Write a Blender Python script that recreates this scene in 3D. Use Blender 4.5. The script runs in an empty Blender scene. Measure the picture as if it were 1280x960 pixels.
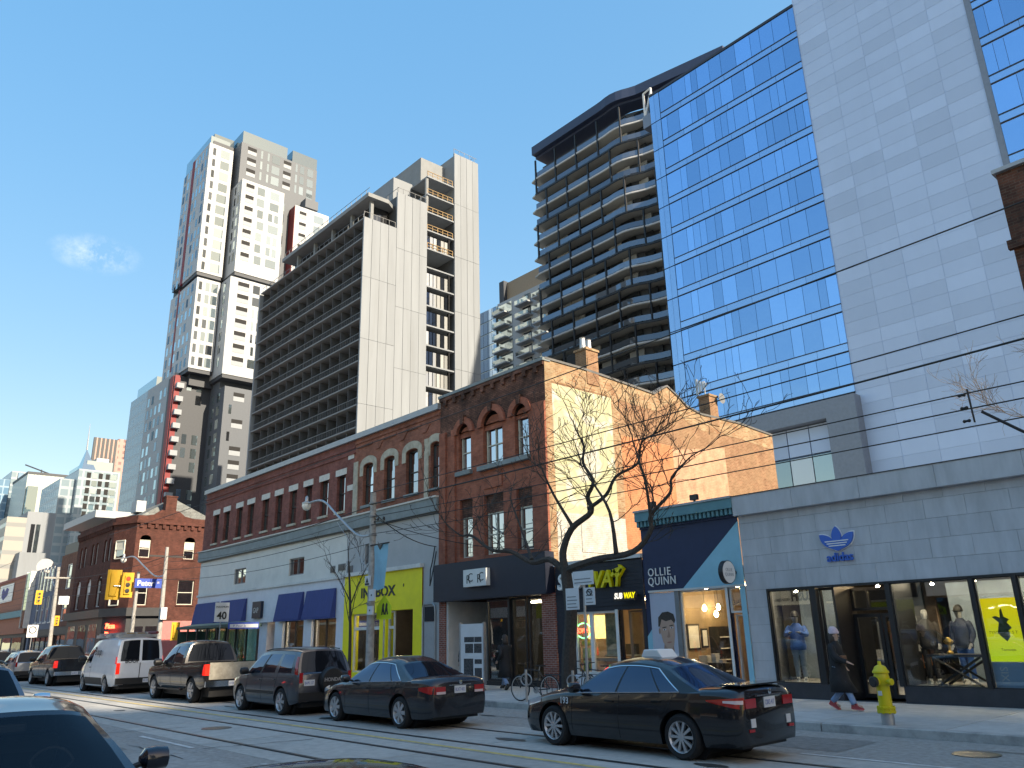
import bpy, bmesh, math, random
from mathutils import Vector, Matrix
R = math.radians
sc = bpy.context.scene
col = sc.collection
# ------------------------------------------------------------------ camera
cd = bpy.data.cameras.new('camera'); cam = bpy.data.objects.new('camera', cd); col.objects.link(cam)
cd.sensor_width = 36.0; cd.lens = 988.33 / 1280 * 36; cd.clip_start = 0.05; cd.clip_end = 6000
rx, ux, fx = (0.66157, 0.74948, -0.02458), (0.24232, -0.18265, 0.95285), (-0.70965, 0.63634, 0.30245)
cam.matrix_world = Matrix(((rx[0], ux[0], -fx[0], 0), (rx[1], ux[1], -fx[1], 0), (rx[2], ux[2], -fx[2], 1.9), (0, 0, 0, 1)))
sc.camera = cam
# ------------------------------------------------------------------ sky and sun
SUN_EL, SUN_AZ = R(29), R(8)          # azimuth: from +X (along the street) towards +Y (behind the shops)
sd = Vector((math.cos(SUN_EL) * math.cos(SUN_AZ), math.cos(SUN_EL) * math.sin(SUN_AZ), math.sin(SUN_EL)))
w = bpy.data.worlds.new('World'); sc.world = w; w.use_nodes = True
nt = w.node_tree; nt.nodes.clear()
sky = nt.nodes.new('ShaderNodeTexSky'); sky.sky_type = 'NISHITA'; sky.sun_disc = False
sky.sun_elevation = SUN_EL; sky.sun_rotation = R(90) - SUN_AZ
sky.air_density = 1.0; sky.dust_density = 0.8; sky.ozone_density = 1.0; sky.altitude = 100
bg = nt.nodes.new('ShaderNodeBackground'); bg.inputs[1].default_value = 0.15
out = nt.nodes.new('ShaderNodeOutputWorld')
# one small wisp of cloud low in the sky
geo = nt.nodes.new('ShaderNodeTexCoord')
dist = nt.nodes.new('ShaderNodeVectorMath'); dist.operation = 'SUBTRACT'; dist.inputs[1].default_value = (-0.8916, 0.1857, 0.4130)
sclv = nt.nodes.new('ShaderNodeVectorMath'); sclv.operation = 'MULTIPLY'; sclv.inputs[1].default_value = (26, 26, 60)
ln = nt.nodes.new('ShaderNodeVectorMath'); ln.operation = 'LENGTH'
nz = nt.nodes.new('ShaderNodeTexNoise'); nz.inputs['Scale'].default_value = 30; nz.inputs['Detail'].default_value = 7; nz.inputs['Roughness'].default_value = 0.7
m1 = nt.nodes.new('ShaderNodeMath'); m1.operation = 'MULTIPLY_ADD'; m1.inputs[1].default_value = -0.85; m1.inputs[2].default_value = 1.1
m2 = nt.nodes.new('ShaderNodeMath'); m2.operation = 'MULTIPLY'; m2.use_clamp = True
cmr = nt.nodes.new('ShaderNodeMapRange'); cmr.inputs['From Min'].default_value = 0.38; cmr.inputs['From Max'].default_value = 0.68
m3 = nt.nodes.new('ShaderNodeMath'); m3.operation = 'MULTIPLY'; m3.inputs[1].default_value = 0.5; m3.use_clamp = True
mixc = nt.nodes.new('ShaderNodeMix'); mixc.data_type = 'RGBA'; mixc.inputs['B'].default_value = (2.4, 2.7, 3.2, 1)
L = nt.links.new
L(geo.outputs['Generated'], dist.inputs[0]); L(dist.outputs[0], sclv.inputs[0]); L(sclv.outputs[0], ln.inputs[0]); L(geo.outputs['Generated'], nz.inputs['Vector'])
L(ln.outputs['Value'], m1.inputs[0]); L(m1.outputs[0], m2.inputs[0]); L(nz.outputs['Fac'], cmr.inputs['Value']); L(cmr.outputs[0], m2.inputs[1]); L(m2.outputs[0], m3.inputs[0])
gm = nt.nodes.new('ShaderNodeGamma'); gm.inputs[1].default_value = 0.26      # even, low-contrast winter sky over the whole dome
hs = nt.nodes.new('ShaderNodeHueSaturation'); hs.inputs['Saturation'].default_value = 3.65; hs.inputs['Value'].default_value = 1.34; hs.inputs['Hue'].default_value = 0.512
L(sky.outputs[0], gm.inputs[0]); L(gm.outputs[0], hs.inputs['Color'])
L(m3.outputs[0], mixc.inputs['Factor']); L(hs.outputs[0], mixc.inputs['A']); L(mixc.outputs['Result'], bg.inputs[0]); L(bg.outputs[0], out.inputs[0])
sl = bpy.data.lights.new('sun', 'SUN'); sun = bpy.data.objects.new('sun', sl); col.objects.link(sun)
sl.energy = 2.0; sl.angle = R(0.5); sl.color = (1.0, 0.975, 0.955)
sun.rotation_euler = sd.to_track_quat('Z', 'Y').to_euler(); sun.location = (40, -10, 60)
vs = sc.view_settings; vs.view_transform = 'Standard'; vs.look = 'None'; vs.gamma = 1.0; vs.use_curve_mapping = False
vs.exposure = 2.12; vs.use_white_balance = True; vs.white_balance_temperature = 8800; vs.white_balance_tint = 10
cy = sc.cycles; cy.use_denoising = True; cy.max_bounces = 7; cy.diffuse_bounces = 4; cy.glossy_bounces = 4; cy.transparent_max_bounces = 12
cy.transmission_bounces = 4; cy.caustics_reflective = False; cy.caustics_refractive = False; cy.sample_clamp_indirect = 6
# ------------------------------------------------------------------ helpers
def tag(o, label=None, cat=None, group=None, kind=None):
    for k, v in (('label', label), ('category', cat), ('group', group), ('kind', kind)):
        if v: o[k] = v
    return o
def thing(name, label, cat, loc=(0, 0, 0), rz=0, group=None):
    o = bpy.data.objects.new(name, None); col.objects.link(o); o.empty_display_size = 0.2
    o.location = loc; o.rotation_euler = (0, 0, rz)
    return tag(o, label, cat, group)
def base_of(p):
    v = Vector((0, 0, 0))
    while p is not None:
        v = v + p.location; p = p.parent
    return v
class MB:
    def __init__(s): s.v = []; s.f = []
    def add(s, vs, fs):
        n = len(s.v); s.v += [tuple(v) for v in vs]; s.f += [tuple(i + n for i in f) for f in fs]; return s
    def box(s, x0, x1, y0, y1, z0, z1):
        return s.add([(x0, y0, z0), (x1, y0, z0), (x1, y1, z0), (x0, y1, z0), (x0, y0, z1), (x1, y0, z1), (x1, y1, z1), (x0, y1, z1)],
                     [(0, 3, 2, 1), (4, 5, 6, 7), (0, 1, 5, 4), (1, 2, 6, 5), (2, 3, 7, 6), (3, 0, 4, 7)])
    def quad(s, a, b, c, d): return s.add([a, b, c, d], [(0, 1, 2, 3)])
    def prism(s, poly, d0, d1, axis='Y'):
        """poly: 2-D outline; Y -> (x,z), X -> (y,z), Z -> (x,y); extruded from d0 to d1"""
        def P(p, d): return (p[0], d, p[1]) if axis == 'Y' else (d, p[0], p[1]) if axis == 'X' else (p[0], p[1], d)
        n = len(poly)
        return s.add([P(p, d0) for p in poly] + [P(p, d1) for p in poly],
                     [tuple(range(n))[::-1], tuple(range(n, 2 * n))] + [(i, (i + 1) % n, n + (i + 1) % n, n + i) for i in range(n)])
    def tube(s, path, rad, n=8, cap=True):
        path = [Vector(p) for p in path]
        if not hasattr(rad, '__len__'): rad = [rad] * len(path)
        vs, fs = [], []; ref = None
        for i, p in enumerate(path):
            t = (path[min(i + 1, len(path) - 1)] - path[max(i - 1, 0)])
            t = t.normalized() if t.length > 1e-9 else Vector((0, 0, 1))
            if ref is None: ref = t.orthogonal().normalized()
            ref = (ref - t * ref.dot(t)); ref = ref.normalized() if ref.length > 1e-6 else t.orthogonal().normalized()
            b = t.cross(ref)
            for k in range(n):
                a = 2 * math.pi * k / n; vs.append(p + (ref * math.cos(a) + b * math.sin(a)) * rad[i])
        for i in range(len(path) - 1):
            for k in range(n): fs.append((i * n + k, i * n + (k + 1) % n, (i + 1) * n + (k + 1) % n, (i + 1) * n + k))
        if cap: fs += [tuple(range(n))[::-1], tuple(range((len(path) - 1) * n, len(path) * n))]
        return s.add(vs, fs)
    def lathe(s, prof, c=(0, 0, 0), n=16, axis='Z', cap=True):
        vs, fs = [], []
        for r, h in prof:
            for k in range(n):
                a = 2 * math.pi * k / n; p = (r * math.cos(a), r * math.sin(a), h)
                if axis == 'Y': p = (p[0], p[2], p[1])
                if axis == 'X': p = (p[2], p[0], p[1])
                vs.append((c[0] + p[0], c[1] + p[1], c[2] + p[2]))
        for i in range(len(prof) - 1):
            for k in range(n):
                q = (i * n + k, i * n + (k + 1) % n, (i + 1) * n + (k + 1) % n, (i + 1) * n + k); fs.append(q if axis != 'Y' else q[::-1])
        if cap: fs += [tuple(range(n))[::-1], tuple(range((len(prof) - 1) * n, len(prof) * n))]
        return s.add(vs, fs)
    def grid(s, P, nu, nv):
        vs = [P(i / nu, j / nv) for j in range(nv + 1) for i in range(nu + 1)]
        return s.add(vs, [(j * (nu + 1) + i, j * (nu + 1) + i + 1, (j + 1) * (nu + 1) + i + 1, (j + 1) * (nu + 1) + i) for j in range(nv) for i in range(nu)])
    def mesh(s, name, mat, off=None, smooth=False, fix=False):
        me = bpy.data.meshes.new(name)
        me.from_pydata([(v[0] - off[0], v[1] - off[1], v[2] - off[2]) for v in s.v] if off else s.v, [], s.f)
        if mat: me.materials.append(mat)
        if fix:
            bm = bmesh.new(); bm.from_mesh(me); bmesh.ops.remove_doubles(bm, verts=bm.verts, dist=1e-4)
            bmesh.ops.recalc_face_normals(bm, faces=bm.faces); bm.to_mesh(me); bm.free()
        if smooth:
            me.polygons.foreach_set('use_smooth', [True] * len(me.polygons))
            if smooth != 'all': me.set_sharp_from_angle(angle=R(44))
        me.update(); return me
    def build(s, name, mat, parent=None, smooth=False, fix=False, bevel=0):
        o = bpy.data.objects.new(name, s.mesh(name, mat, base_of(parent), smooth, fix)); col.objects.link(o); o.parent = parent
        if bevel:
            b = o.modifiers.new('bevel', 'BEVEL'); b.width = bevel; b.segments = 2; b.limit_method = 'ANGLE'
        return o
_cube = {}
def bx(name, mat, x0, x1, y0, y1, z0, z1, parent=None):
    """one box-shaped piece: an object that shares a unit cube per material"""
    if mat.name not in _cube: _cube[mat.name] = MB().box(-.5, .5, -.5, .5, -.5, .5).mesh('box_piece', mat)
    o = bpy.data.objects.new(name, _cube[mat.name]); col.objects.link(o); o.parent = parent
    b = base_of(parent)
    o.location = ((x0 + x1) / 2 - b[0], (y0 + y1) / 2 - b[1], (z0 + z1) / 2 - b[2]); o.scale = (abs(x1 - x0), abs(y1 - y0), abs(z1 - z0))
    return o
def put(mesh, name, loc, parent=None, rot=(0, 0, 0), scale=(1, 1, 1)):
    o = bpy.data.objects.new(name, mesh); col.objects.link(o); o.parent = parent
    b = base_of(parent); o.location = (loc[0] - b[0], loc[1] - b[1], loc[2] - b[2]); o.rotation_euler = rot; o.scale = scale
    return o
def copy_tree(o, parent=None):
    c = o.copy(); col.objects.link(c); c.parent = parent
    for ch in list(o.children): copy_tree(ch, c)
    return c
def text(name, s, size, mat, loc, parent=None, rot=(R(90), 0, 0), extrude=0.02, bold=0.0, shear=0.0, sx=1.0, align='LEFT', space=1.0):
    cu = bpy.data.curves.new(name, 'FONT'); cu.body = s; cu.size = size; cu.extrude = extrude; cu.offset = bold; cu.shear = shear
    cu.align_x = align; cu.space_character = space; cu.resolution_u = 3
    t = bpy.data.objects.new(name, cu); col.objects.link(t)
    me = bpy.data.meshes.new_from_object(t.evaluated_get(bpy.context.evaluated_depsgraph_get()))
    bpy.data.objects.remove(t); bpy.data.curves.remove(cu)
    me.materials.clear(); me.materials.append(mat)
    return put(me, name, loc, parent, rot, (sx, 1, 1))
def arc(cx, cz, r, a0, a1, n): return [(cx + r * math.cos(R(a0 + (a1 - a0) * i / n)), cz + r * math.sin(R(a0 + (a1 - a0) * i / n))) for i in range(n + 1)]
# ------------------------------------------------------------------ materials
def N(nt, t, **kw):
    n = nt.nodes.new(t)
    for k, v in kw.items(): setattr(n, k, v)
    return n
def mat(name, c, rough=0.6, metal=0.0, var=0.15, scale=3.0, stretch=(1, 1, 1), rnd=0.0, bump=0.0, bscale=40.0, dirt=0.0, dscale=0.5, dcol=(0.06, 0.055, 0.05), coat=0.0, spec=0.5, emit=None):
    """plain surface: colour with fine noise, per-piece tone, coarse stains and a fine relief"""
    m = bpy.data.materials.new(name); m.use_nodes = True; t = m.node_tree; b = t.nodes['Principled BSDF']
    b.inputs['Roughness'].default_value = rough; b.inputs['Metallic'].default_value = metal; b.inputs['Specular IOR Level'].default_value = spec
    b.inputs['Coat Weight'].default_value = coat; b.inputs['Coat Roughness'].default_value = 0.04
    m.diffuse_color = (*c, 1)
    ge = N(t, 'ShaderNodeNewGeometry'); mp = N(t, 'ShaderNodeVectorMath', operation='MULTIPLY'); mp.inputs[1].default_value = stretch
    t.links.new(ge.outputs['Position'], mp.inputs[0])
    cur = None
    if var:
        nz = N(t, 'ShaderNodeTexNoise'); nz.inputs['Scale'].default_value = scale; nz.inputs['Detail'].default_value = 5; nz.inputs['Roughness'].default_value = 0.62
        t.links.new(mp.outputs[0], nz.inputs['Vector'])
        mr = N(t, 'ShaderNodeMapRange'); mr.inputs['From Min'].default_value = 0.3; mr.inputs['From Max'].default_value = 0.7
        mr.inputs['To Min'].default_value = 1 - var; mr.inputs['To Max'].default_value = 1 + var; t.links.new(nz.outputs['Fac'], mr.inputs['Value'])
        cur = mr.outputs[0]
    if rnd:
        oi = N(t, 'ShaderNodeObjectInfo'); mr = N(t, 'ShaderNodeMapRange'); mr.inputs['To Min'].default_value = 1 - rnd; mr.inputs['To Max'].default_value = 1 + rnd
        t.links.new(oi.outputs['Random'], mr.inputs['Value'])
        if cur is None: cur = mr.outputs[0]
        else:
            mu = N(t, 'ShaderNodeMath', operation='MULTIPLY'); t.links.new(cur, mu.inputs[0]); t.links.new(mr.outputs[0], mu.inputs[1]); cur = mu.outputs[0]
    colr = None
    if cur is not None:
        sv = N(t, 'ShaderNodeVectorMath', operation='SCALE'); sv.inputs[0].default_value = c; t.links.new(cur, sv.inputs['Scale']); colr = sv.outputs[0]
    if dirt:
        nd = N(t, 'ShaderNodeTexNoise'); nd.inputs['Scale'].default_value = dscale; nd.inputs['Detail'].default_value = 8; nd.inputs['Roughness'].default_value = 0.68
        t.links.new(mp.outputs[0], nd.inputs['Vector'])
        mr = N(t, 'ShaderNodeMapRange'); mr.inputs['From Min'].default_value = 0.46; mr.inputs['From Max'].default_value = 0.72; mr.inputs['To Max'].default_value = dirt
        t.links.new(nd.outputs['Fac'], mr.inputs['Value'])
        mx = N(t, 'ShaderNodeMix', data_type='RGBA'); mx.inputs['A'].default_value = (*c, 1); mx.inputs['B'].default_value = (*dcol, 1)
        if colr: t.links.new(colr, mx.inputs['A'])
        t.links.new(mr.outputs[0], mx.inputs['Factor']); colr = mx.outputs['Result']
    if colr: t.links.new(colr, b.inputs['Base Color'])
    else: b.inputs['Base Color'].default_value = (*c, 1)
    if bump:
        nb = N(t, 'ShaderNodeTexNoise'); nb.inputs['Scale'].default_value = bscale; nb.inputs['Detail'].default_value = 4
        t.links.new(ge.outputs['Position'], nb.inputs['Vector'])
        bp = N(t, 'ShaderNodeBump'); bp.inputs['Strength'].default_value = bump; bp.inputs['Distance'].default_value = 0.02
        t.links.new(nb.outputs['Fac'], bp.inputs['Height']); t.links.new(bp.outputs[0], b.inputs['Normal'])
    if emit: b.inputs['Emission Color'].default_value = (*emit[0], 1); b.inputs['Emission Strength'].default_value = emit[1]
    return m
def brick(name, c1, c2, mortar, dark=0.5, dcol=(0.03, 0.022, 0.018), dscale=0.45, bw=0.22, bh=0.073, lo=0.46, hi=0.66, patch=None):
    """brickwork on any upright wall facing X or Y, with soot stains of their own shape"""
    m = bpy.data.materials.new(name); m.use_nodes = True; t = m.node_tree; b = t.nodes['Principled BSDF']; b.inputs['Roughness'].default_value = 0.9
    b.inputs['Specular IOR Level'].default_value = 0.2
    ge = N(t, 'ShaderNodeNewGeometry'); sp = N(t, 'ShaderNodeSeparateXYZ'); ad = N(t, 'ShaderNodeMath', operation='ADD'); cb = N(t, 'ShaderNodeCombineXYZ')
    t.links.new(ge.outputs['Position'], sp.inputs[0]); t.links.new(sp.outputs[0], ad.inputs[0]); t.links.new(sp.outputs[1], ad.inputs[1]); t.links.new(ad.outputs[0], cb.inputs[0]); t.links.new(sp.outputs[2], cb.inputs[1])
    br = N(t, 'ShaderNodeTexBrick'); t.links.new(cb.outputs[0], br.inputs['Vector']); br.inputs['Scale'].default_value = 1.0
    br.inputs['Brick Width'].default_value = bw; br.inputs['Row Height'].default_value = bh; br.inputs['Mortar Size'].default_value = 0.007; br.inputs['Bias'].default_value = -0.1
    br.inputs['Color1'].default_value = (*c1, 1); br.inputs['Color2'].default_value = (*c2, 1); br.inputs['Mortar'].default_value = (*mortar, 1)
    nz = N(t, 'ShaderNodeTexNoise'); nz.inputs['Scale'].default_value = 2.2; nz.inputs['Detail'].default_value = 7; nz.inputs['Roughness'].default_value = 0.7; t.links.new(ge.outputs['Position'], nz.inputs['Vector'])
    mr = N(t, 'ShaderNodeMapRange'); mr.inputs['From Min'].default_value = 0.3; mr.inputs['From Max'].default_value = 0.7; mr.inputs['To Min'].default_value = 0.68; mr.inputs['To Max'].default_value = 1.3; t.links.new(nz.outputs['Fac'], mr.inputs['Value'])
    sv = N(t, 'ShaderNodeVectorMath', operation='SCALE'); t.links.new(br.outputs['Color'], sv.inputs[0]); t.links.new(mr.outputs[0], sv.inputs['Scale'])
    nd = N(t, 'ShaderNodeTexNoise'); nd.inputs['Scale'].default_value = dscale; nd.inputs['Detail'].default_value = 9; nd.inputs['Roughness'].default_value = 0.72; t.links.new(ge.outputs['Position'], nd.inputs['Vector'])
    md = N(t, 'ShaderNodeMapRange'); md.inputs['From Min'].default_value = lo; md.inputs['From Max'].default_value = hi; md.inputs['To Max'].default_value = dark; t.links.new(nd.outputs['Fac'], md.inputs['Value'])
    mx = N(t, 'ShaderNodeMix', data_type='RGBA'); mx.inputs['B'].default_value = (*dcol, 1); t.links.new(sv.outputs[0], mx.inputs['A']); t.links.new(md.outputs[0], mx.inputs['Factor'])
    t.links.new(mx.outputs['Result'], b.inputs['Base Color'])
    bp = N(t, 'ShaderNodeBump'); bp.inputs['Strength'].default_value = 0.6; bp.inputs['Distance'].default_value = 0.01; bp.invert = True
    t.links.new(br.outputs['Fac'], bp.inputs['Height']); t.links.new(bp.outputs[0], b.inputs['Normal'])
    m.diffuse_color = (*c1, 1)
    return m
def schlick(t, f0):
    """mirror share of a pane, the same from either side"""
    lw = N(t, 'ShaderNodeLayerWeight'); lw.inputs[0].default_value = 0.5
    pw = N(t, 'ShaderNodeMath', operation='POWER'); pw.inputs[1].default_value = 4.0; t.links.new(lw.outputs['Facing'], pw.inputs[0])
    mm = N(t, 'ShaderNodeMapRange'); mm.inputs['To Min'].default_value = f0; mm.inputs['To Max'].default_value = 1.0; t.links.new(pw.outputs[0], mm.inputs['Value'])
    return mm.outputs[0]
def clear_glass(name, tint=(0.86, 0.9, 0.9), ior=2.05, rough=0.0, gloss=(1, 1, 1)):
    m = bpy.data.materials.new(name); m.use_nodes = True; t = m.node_tree; t.nodes.clear()
    o = N(t, 'ShaderNodeOutputMaterial'); mx = N(t, 'ShaderNodeMixShader'); tr = N(t, 'ShaderNodeBsdfTransparent'); gl = N(t, 'ShaderNodeBsdfGlossy'); fr = schlick(t, ((ior - 1) / (ior + 1)) ** 2)
    tr.inputs[0].default_value = (*tint, 1); gl.inputs[0].default_value = (*gloss, 1); gl.inputs['Roughness'].default_value = rough
    t.links.new(fr, mx.inputs[0]); t.links.new(tr.outputs[0], mx.inputs[1]); t.links.new(gl.outputs[0], mx.inputs[2]); t.links.new(mx.outputs[0], o.inputs[0])
    return m
def mirror_glass(name, c, dark=(0.02, 0.03, 0.045), refl=0.6, rough=0.03, rnd=0.2, wob=0.0):
    """coated facade glass: tinted reflection over a dark room"""
    m = bpy.data.materials.new(name); m.use_nodes = True; t = m.node_tree; t.nodes.clear()
    o = N(t, 'ShaderNodeOutputMaterial'); mx = N(t, 'ShaderNodeMixShader'); df = N(t, 'ShaderNodeBsdfDiffuse'); gl = N(t, 'ShaderNodeBsdfGlossy')
    oi = N(t, 'ShaderNodeObjectInfo'); mr = N(t, 'ShaderNodeMapRange'); mr.inputs['To Min'].default_value = 1 - rnd; mr.inputs['To Max'].default_value = 1 + rnd * 0.6
    t.links.new(oi.outputs['Random'], mr.inputs['Value'])
    sv = N(t, 'ShaderNodeVectorMath', operation='SCALE'); sv.inputs[0].default_value = c; t.links.new(mr.outputs[0], sv.inputs['Scale']); t.links.new(sv.outputs[0], gl.inputs[0])
    sw = N(t, 'ShaderNodeVectorMath', operation='SCALE'); sw.inputs[0].default_value = dark; t.links.new(mr.outputs[0], sw.inputs['Scale']); t.links.new(sw.outputs[0], df.inputs[0])
    gl.inputs['Roughness'].default_value = rough
    t.links.new(schlick(t, min(1, refl + .04)), mx.inputs[0]); t.links.new(df.outputs[0], mx.inputs[1]); t.links.new(gl.outputs[0], mx.inputs[2]); t.links.new(mx.outputs[0], o.inputs[0])
    if wob:
        ge = N(t, 'ShaderNodeNewGeometry'); nb = N(t, 'ShaderNodeTexNoise'); nb.inputs['Scale'].default_value = 0.35; t.links.new(ge.outputs['Position'], nb.inputs['Vector'])
        bp = N(t, 'ShaderNodeBump'); bp.inputs['Strength'].default_value = wob; bp.inputs['Distance'].default_value = 0.1; t.links.new(nb.outputs['Fac'], bp.inputs['Height']); t.links.new(bp.outputs[0], gl.inputs['Normal'])
    m.diffuse_color = (*c, 1)
    return m
def glow(name, c, s): return mat(name, c, var=0, emit=(c, s))
M = {}
def mk(k, *a, **kw): M[k] = mat(k, *a, **kw)
mk('asphalt', (0.31, 0.3, 0.28), 0.9, var=0.25, scale=9, bump=0.5, bscale=90, dirt=0.5, dscale=0.35, dcol=(0.34, 0.328, 0.305))
mk('track_concrete', (0.40, 0.39, 0.36), 0.85, var=0.16, scale=5, rnd=0.1, bump=0.25, bscale=60, dirt=0.55, dscale=0.4, dcol=(0.22, 0.215, 0.2))
mk('pave', (0.46, 0.45, 0.43), 0.88, var=0.12, scale=4, rnd=0.09, bump=0.2, bscale=70, dirt=0.45, dscale=0.6, dcol=(0.25, 0.24, 0.225))
mk('kerb', (0.40, 0.39, 0.37), 0.88, var=0.2, scale=3, rnd=0.1, bump=0.3, bscale=40, dirt=0.7, dscale=1.3, dcol=(0.07, 0.07, 0.068))
mk('steel_rail', (0.16, 0.15, 0.14), 0.35, metal=0.9, var=0.2)
mk('groove', (0.02, 0.02, 0.02), 0.9, var=0.2)
mk('yellow_line', (0.62, 0.46, 0.16), 0.8, var=0.2, scale=12, dirt=0.75, dscale=2.2, dcol=(0.17, 0.16, 0.14))
mk('white_line', (0.62, 0.62, 0.6), 0.8, var=0.15, scale=12, dirt=0.75, dscale=2.0, dcol=(0.16, 0.16, 0.155))
mk('white_paint', (0.72, 0.72, 0.7), 0.5, var=0.06)
mk('offwhite', (0.62, 0.62, 0.6), 0.6, var=0.08, dirt=0.25)
mk('black_metal', (0.018, 0.018, 0.02), 0.4, var=0.1)
mk('black_matte', (0.012, 0.012, 0.013), 0.8, var=0.2)
mk('galv', (0.42, 0.43, 0.44), 0.45, metal=0.75, var=0.12, scale=6)
mk('grey_metal', (0.22, 0.23, 0.24), 0.5, metal=0.5, var=0.12)
mk('rubber', (0.014, 0.014, 0.015), 0.85, var=0.15)
mk('roofing', (0.12, 0.12, 0.12), 0.9, var=0.2)
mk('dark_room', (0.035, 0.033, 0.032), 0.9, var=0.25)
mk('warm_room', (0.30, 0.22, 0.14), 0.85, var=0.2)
mk('pale_room', (0.42, 0.41, 0.39), 0.85, var=0.1)
mk('wood', (0.22, 0.12, 0.06), 0.55, var=0.3, scale=4, stretch=(1, 1, 8))
M['glass'] = clear_glass('shop_glass')
M['room_glass'] = mirror_glass('house_window_glass', (0.85, 0.9, 0.96), (0.02, 0.022, 0.025), 0.62, 0.02, 0.35, 0.15)
M['fill_glow'] = glow('added_fill_glow', (1.0, 0.88, 0.72), 9)  # glow of panels added under the shop ceilings to brighten the interiors
M['lamp'] = glow('warm_lamp', (1.0, 0.78, 0.48), 26)
M['lampw'] = glow('white_lamp', (1.0, 0.93, 0.82), 26)
M['neon_red'] = glow('neon_red', (1.0, 0.05, 0.03), 4); M['neon_green'] = glow('neon_green', (0.05, 0.9, 0.25), 3)
# ================================================================== the setting: ground, road, tracks, pavements
def struct(o, label, cat): return tag(o, label, cat, kind='structure')
KY0, KY1, FY = 0.15, 15.22, 20.0        # kerb faces of the street, facade line
struct(MB().quad((-1200, -1200, -0.03), (1200, -1200, -0.03), (1200, 1200, -0.03), (-1200, 1200, -0.03)).build('ground', M['asphalt']), 'dark ground under the whole city', 'ground')
road = struct(MB().quad((-420, KY0, 0), (70, KY0, 0), (70, KY1, 0), (-420, KY1, 0)).build('road', M['asphalt']), 'grey asphalt street with streetcar tracks', 'road')
struct(MB().quad((-68.2, KY1, -0.002), (-55.4, KY1, -0.002), (-55.4, 160, -0.002), (-68.2, 160, -0.002)).build('side_road', M['asphalt']), 'side street crossing beside the long brick shop block', 'road')
random.seed(4)
x = -118.0
while x < 30:                                   # concrete bays of the track bed
    w_ = 4.6
    for y0, y1 in ((6.55, 9.28), (9.32, 12.35)): bx('track_slab', M['track_concrete'], x + .012, x + w_ - .012, y0, y1, -0.05, 0.004, road)
    x += w_
MB().quad((-420, 6.55, .003), (-118, 6.55, .003), (-118, 12.35, .003), (-420, 12.35, .003)).build('track_bed', M['track_concrete'], road)
for y in (7.15, 8.70, 10.0, 11.55):
    MB().box(-420, 40, y - .035, y + .035, -.02, .009).build('rail', M['steel_rail'], road)
    MB().quad((-420, y - .10, .0062), (40, y - .10, .0062), (40, y - .036, .0062), (-420, y - .036, .0062)).build('rail_groove', M['groove'], road)
MB().quad((-420, 9.36, .0085), (40, 9.36, .0085), (40, 9.48, .0085), (-420, 9.48, .0085)).build('yellow_line', M['yellow_line'], road)
x = -98.0
while x < 20:
    for yy in (6.27, 12.42): MB().quad((x, yy - .05, .008), (x + 3, yy - .05, .008), (x + 3, yy + .05, .008), (x, yy + .05, .008)).build('lane_dash', M['white_line'], road)
    x += 6.05 if x < -14.5 else 6.05
mk('tar', (0.022, 0.022, 0.023), 0.6, var=0.2)
for k in range(16):                             # tar-filled cracks
    x0, y0 = random.uniform(-34, -2), random.choice([5.2, 5.6, 6.4, 9.9, 12.7, 13.6, 14.3]); pts = []
    d = random.choice([(1, .02), (1, -.03), (.15, 1)])
    for i in range(9): pts.append((x0 + d[0] * i * .35 + random.uniform(-.05, .05), y0 + d[1] * i * .25 + random.uniform(-.05, .05)))
    mb = MB()
    for a, b in zip(pts, pts[1:]):
        n = Vector((-(b[1] - a[1]), b[0] - a[0], 0)).normalized() * random.uniform(.01, .022)
        mb.quad((a[0] - n.x, a[1] - n.y, .0105), (b[0] - n.x, b[1] - n.y, .0105), (b[0] + n.x, b[1] + n.y, .0105), (a[0] + n.x, a[1] + n.y, .0105))
    if min(p[1] for p in pts) > .3: mb.build('tar_crack', M['tar'], road)
mk('asphalt_patch', (0.20, 0.195, 0.185), .9, var=.25, scale=7, bump=.4, bscale=80); mk('asphalt_pale', (0.34, 0.33, 0.31), .9, var=.2, scale=6, dirt=.4, dscale=1.2, dcol=(.17, .165, .155)); mk('oil_stain', (0.06, 0.058, 0.055), .5, var=.5, scale=5)
for x0, x1, y0, y1, m_ in ((-9.5, -6.9, 12.9, 14.4, 'asphalt_patch'), (-20.5, -17.2, 3.2, 5.4, 'asphalt_patch'), (-31, -27.5, 13.0, 14.8, 'asphalt_pale'), (-16.4, -12.2, 4.4, 5.9, 'asphalt_pale'), (-3.6, -.4, 12.7, 14.6, 'asphalt_pale'), (-44, -40, 3.5, 6.1, 'asphalt_patch'), (-27, -23.6, 4.0, 6.0, 'asphalt_patch')):
    n_ = 10; ring = [(x0 + (x1 - x0) * k / n_ + random.uniform(-.05, .05), y0 + random.uniform(-.04, .04)) for k in range(n_ + 1)] + [(x1 - (x1 - x0) * k / n_ + random.uniform(-.05, .05), y1 + random.uniform(-.04, .04)) for k in range(n_ + 1)]
    MB().add([(p[0], p[1], .0045) for p in ring], [tuple(range(len(ring)))]).build('road_patch', M[m_], road)
for k in range(14):
    cx, cy, a, b = random.uniform(-40, -2), random.choice([7.9, 10.7, 4.6, 13.7]) + random.uniform(-.3, .3), random.uniform(.15, .6), random.uniform(.08, .22)
    MB().add([(cx + a * math.cos(q * .45) * random.uniform(.8, 1.2), cy + b * math.sin(q * .45) * random.uniform(.8, 1.2), .0112) for q in range(14)], [tuple(range(14))]).build('oil_stain', M['oil_stain'], road)
for cx, cy in ((-5.2, 13.9), (-19.5, 8.0), (-33, 13.2)):
    MB().lathe([(.34, -.02), (.34, .011), (.30, .011), (.30, .009), (.02, .009)], (cx, cy, 0), 20).build('manhole_cover', M['steel_rail'], road)
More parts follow.
